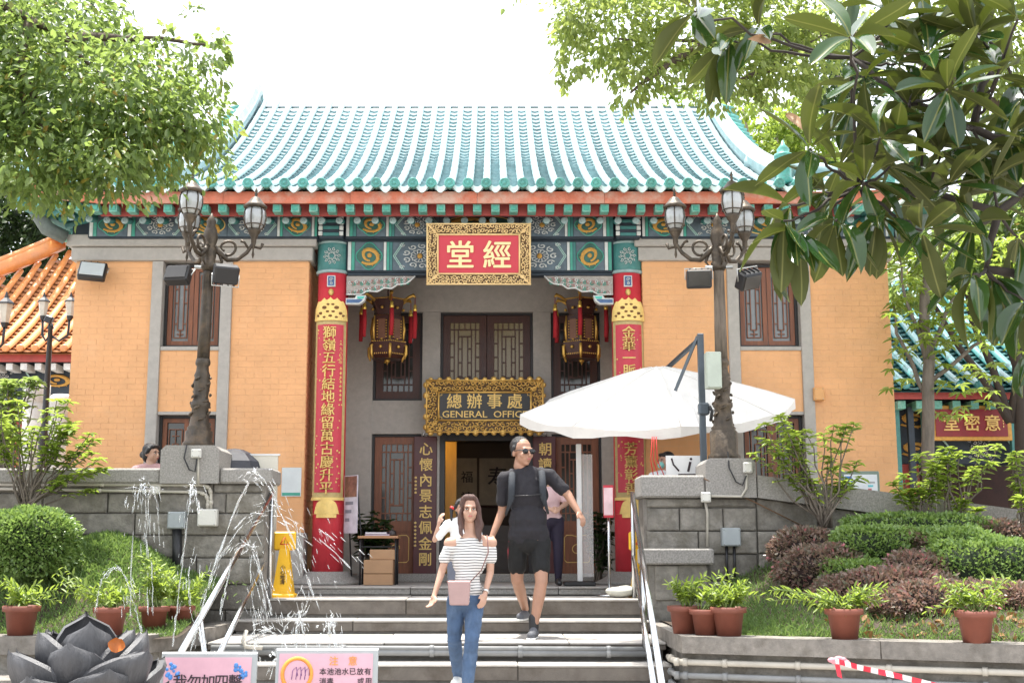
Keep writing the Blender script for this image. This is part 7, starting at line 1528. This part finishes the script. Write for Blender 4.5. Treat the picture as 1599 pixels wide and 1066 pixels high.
for sx, S in ((-1, 'sl'), (1, 'sr')):
    c0 = shc.lerp(J[S], .62) - B; pth = [c0 + V3((0, .13, .02)), c0 + V3((0, .02, .082)), c0 + V3((sx * .005, -.1, .03)), c0 + V3((sx * .01, -.152, -.09)), c0 + V3((sx * .012, -.165, -.2)), c0 + V3((sx * .045, -.1, -.3)), c0 + V3((sx * .07, .05, -.36))]
    MB().tube(pth, [.026, .032, .034, .034, .03, .016, .012], 8, squash=.45).build('strap', PK, bp)
a0 = shc.lerp(J['sl'], .62) - B + V3((0, -.168, -.18)); a1 = shc.lerp(J['sr'], .62) - B + V3((0, -.168, -.18)); MB().tube([a0, (a0 + a1) / 2 + V3((0, -.012, -.005)), a1], .01, 6, squash=.6).build('chest_strap', BLACK, bp)

# ---- simple standing figures
def stander(label, px, ytop, Y, zf, opt, cl, hair, face_turn=0, arms=None, hunch=0.):
    top = ZZ(ytop, Y); x = W(px, ytop, Y).x; H = (top - zf) / (1 - .5 * hunch * .15); s = H / 1.68; v = lambda dx, dy, h: V3((x + dx * s, Y + dy * s, zf + h * s)); hd = -.12 * hunch
    J = dict(head=v(hd * .8, hd, 1.56 - .07 * hunch), neck=v(hd * .5, hd * .7, 1.42 - .05 * hunch), sl=v(-.17 + hd * .4, hd * .5, 1.36 - .03 * hunch), sr=v(.17 + hd * .4, hd * .5, 1.36 - .03 * hunch), el=v(-.22, .03, 1.1), wl=v(-.21, -.08, .87), er=v(.22, .03, 1.1), wr=v(.21, -.08, .87), hl=v(-.085, 0, .88), hr=v(.085, 0, .88), kl=v(-.09, -.02, .48), kr=v(.09, -.02, .48), al=v(-.09, .02, .09), ar=v(.09, .02, .09), fl=v(-.1, -.13, .035), fr=v(.1, -.13, .035))
    if arms: J.update({k: v(*q) for k, q in arms.items()})
    op = dict(s=s, turn=face_turn, vox=.009); op.update(opt); o, mv, tor, arm, leg, Rh, C, B = person(label, (x, Y, zf), J, op)
    t2 = tor(.012)[:7]
    for S, E in (('sl', 'el'), ('sr', 'er')): t2 += [('c', J[S], J[S].lerp(J[E], .7), .062 * s, .06 * s)]
    skin('shirt', mv(t2), cl[0], o, .011, 4, post=folds(.008, 11, 8)); hp = (J['hl'] + J['hr']) / 2; skin('trousers', mv([('e', hp, V3((.165 * s, .12 * s, .11 * s)))] + leg(J['hl'], J['kl'], J['al'], .012) + leg(J['hr'], J['kr'], J['ar'], .012)), cl[1], o, .011, 4)
    for A_2, F in (('al', 'fl'), ('ar', 'fr')): shoe(o, mv, J[A_2], J[F], BLACK, BLACK, s=s)
    T = lambda p: C + Rh @ (V3(p) * s); q4 = Rh.to_quaternion(); hh = [('e', T((0, .03, .045)), V3((.088, .095, .086)) * s, q4), ('e', T((0, .06, -.02)), V3((.08, .06, .09)) * s, q4), ('c', T((-.04, -.055, .08)), T((.04, -.055, .08)), .026 * s, .026 * s), ('c', T((-.075, -.02, .05)), T((-.08, .01, -.0)), .02 * s, .02 * s), ('c', T((.075, -.02, .05)), T((.08, .01, -.0)), .02 * s, .02 * s)]
    for p in hair.get('extra', []): hh.append((p[0],) + tuple(T(q) if isinstance(q, tuple) else q * s for q in p[1:]))
    skin('hair', mv(hh), hair['mat'], o, .009, 3); return o, T, B, Rh, J, s
PINK = M('pink_shirt', (.6, .42, .43), .8, .08, 6, .2, 40); PURP = M('purple_trousers', (.014, .009, .026), .8, .2, 6)
stander('person in a pink blouse and dark purple trousers standing by the door', 861, 735, 14.75, 0, dict(depth=.09), (PINK, PURP), dict(mat=HAIRK), -60, dict(el=(-.2, -.05, 1.12), wl=(-.02, -.25, 1.04), er=(.2, -.05, 1.12), wr=(.1, -.27, 1.05)), .8)
GW = M('white_blouse', (.7, .7, .7), .8, .04, 6, .2, 40)
g_, T, B, Rh, J, s = stander('girl with a red hair tie raising her arm behind the striped woman', 722, 778, 11.98, LV[3][0], dict(depth=.08, arm=.8), (GW, M('grey_leggings', (.12, .13, .17), .8)), dict(mat=HAIRK, extra=[('c', (-.075, .05, .02), (-.125, .02, -.0), .02, .022), ('c', (-.125, .02, -.0), (-.135, -.02, -.17), .026, .014)]), 10, dict(el=(-.33, -.02, 1.2), wl=(-.27, -.06, 1.4), hwl=None) if False else dict(el=(-.33, -.02, 1.18), wl=(-.28, -.06, 1.37)))
MB().tube([T((-.112, .02, .012)) - B, T((-.128, .015, -.006)) - B], .03 * s, 10).build('hair_tie', M('tie_red', (.65, .03, .03), .5), g_)
stander('woman with her black hair in a bun behind the left parapet', 238, 692, 14.0, 0, dict(), (M('dull_pink', (.5, .3, .3), .8), PURP), dict(mat=HAIRK, extra=[('c', (0, .12, .0), (0, .14, -.01), .045, .04)]), 62)
r_, T, B, Rh, J, s = stander('dark haired man in white with a face mask behind the right parapet', 1040, 705, 14.15, 0, dict(), (GW, PURP), dict(mat=HAIRK), -62)
k = MB(); k.lathe([(max(1e-3, math.sin(math.pi * i / 6)), -math.cos(math.pi * i / 6)) for i in range(7)], T((0, -.075, -.05)) - B, 10, True, Rh @ Matrix.Diagonal(V3((.058, .04, .045)) * s)); k.build('face_mask', M('mask_teal', (.2, .5, .45), .7), r_)
# ================================================================ fine ornament that nobody could count piece by piece
for ob in bpy.data.objects:
    if ob.parent is not None and ob.type == 'MESH' and ob.name.split('.')[0] in ('sprig', 'scroll_motif', 'leaf_ornament', 'head_lotus', 'head_bands', 'chevron_border', 'bracket_scrolls', 'scroll_medallion', 'crest_piercing', 'capital_ring', 'corner_fret', 'crown', 'foliage', 'carving', 'plaque_motif', 'cooling_fin', 'hand_drawing', 'gilt_moulding', 'dragon_motif', 'rafter_spiral', 'stem', 'cage', 'small_inscription'): ob['kind'] = 'stuff'
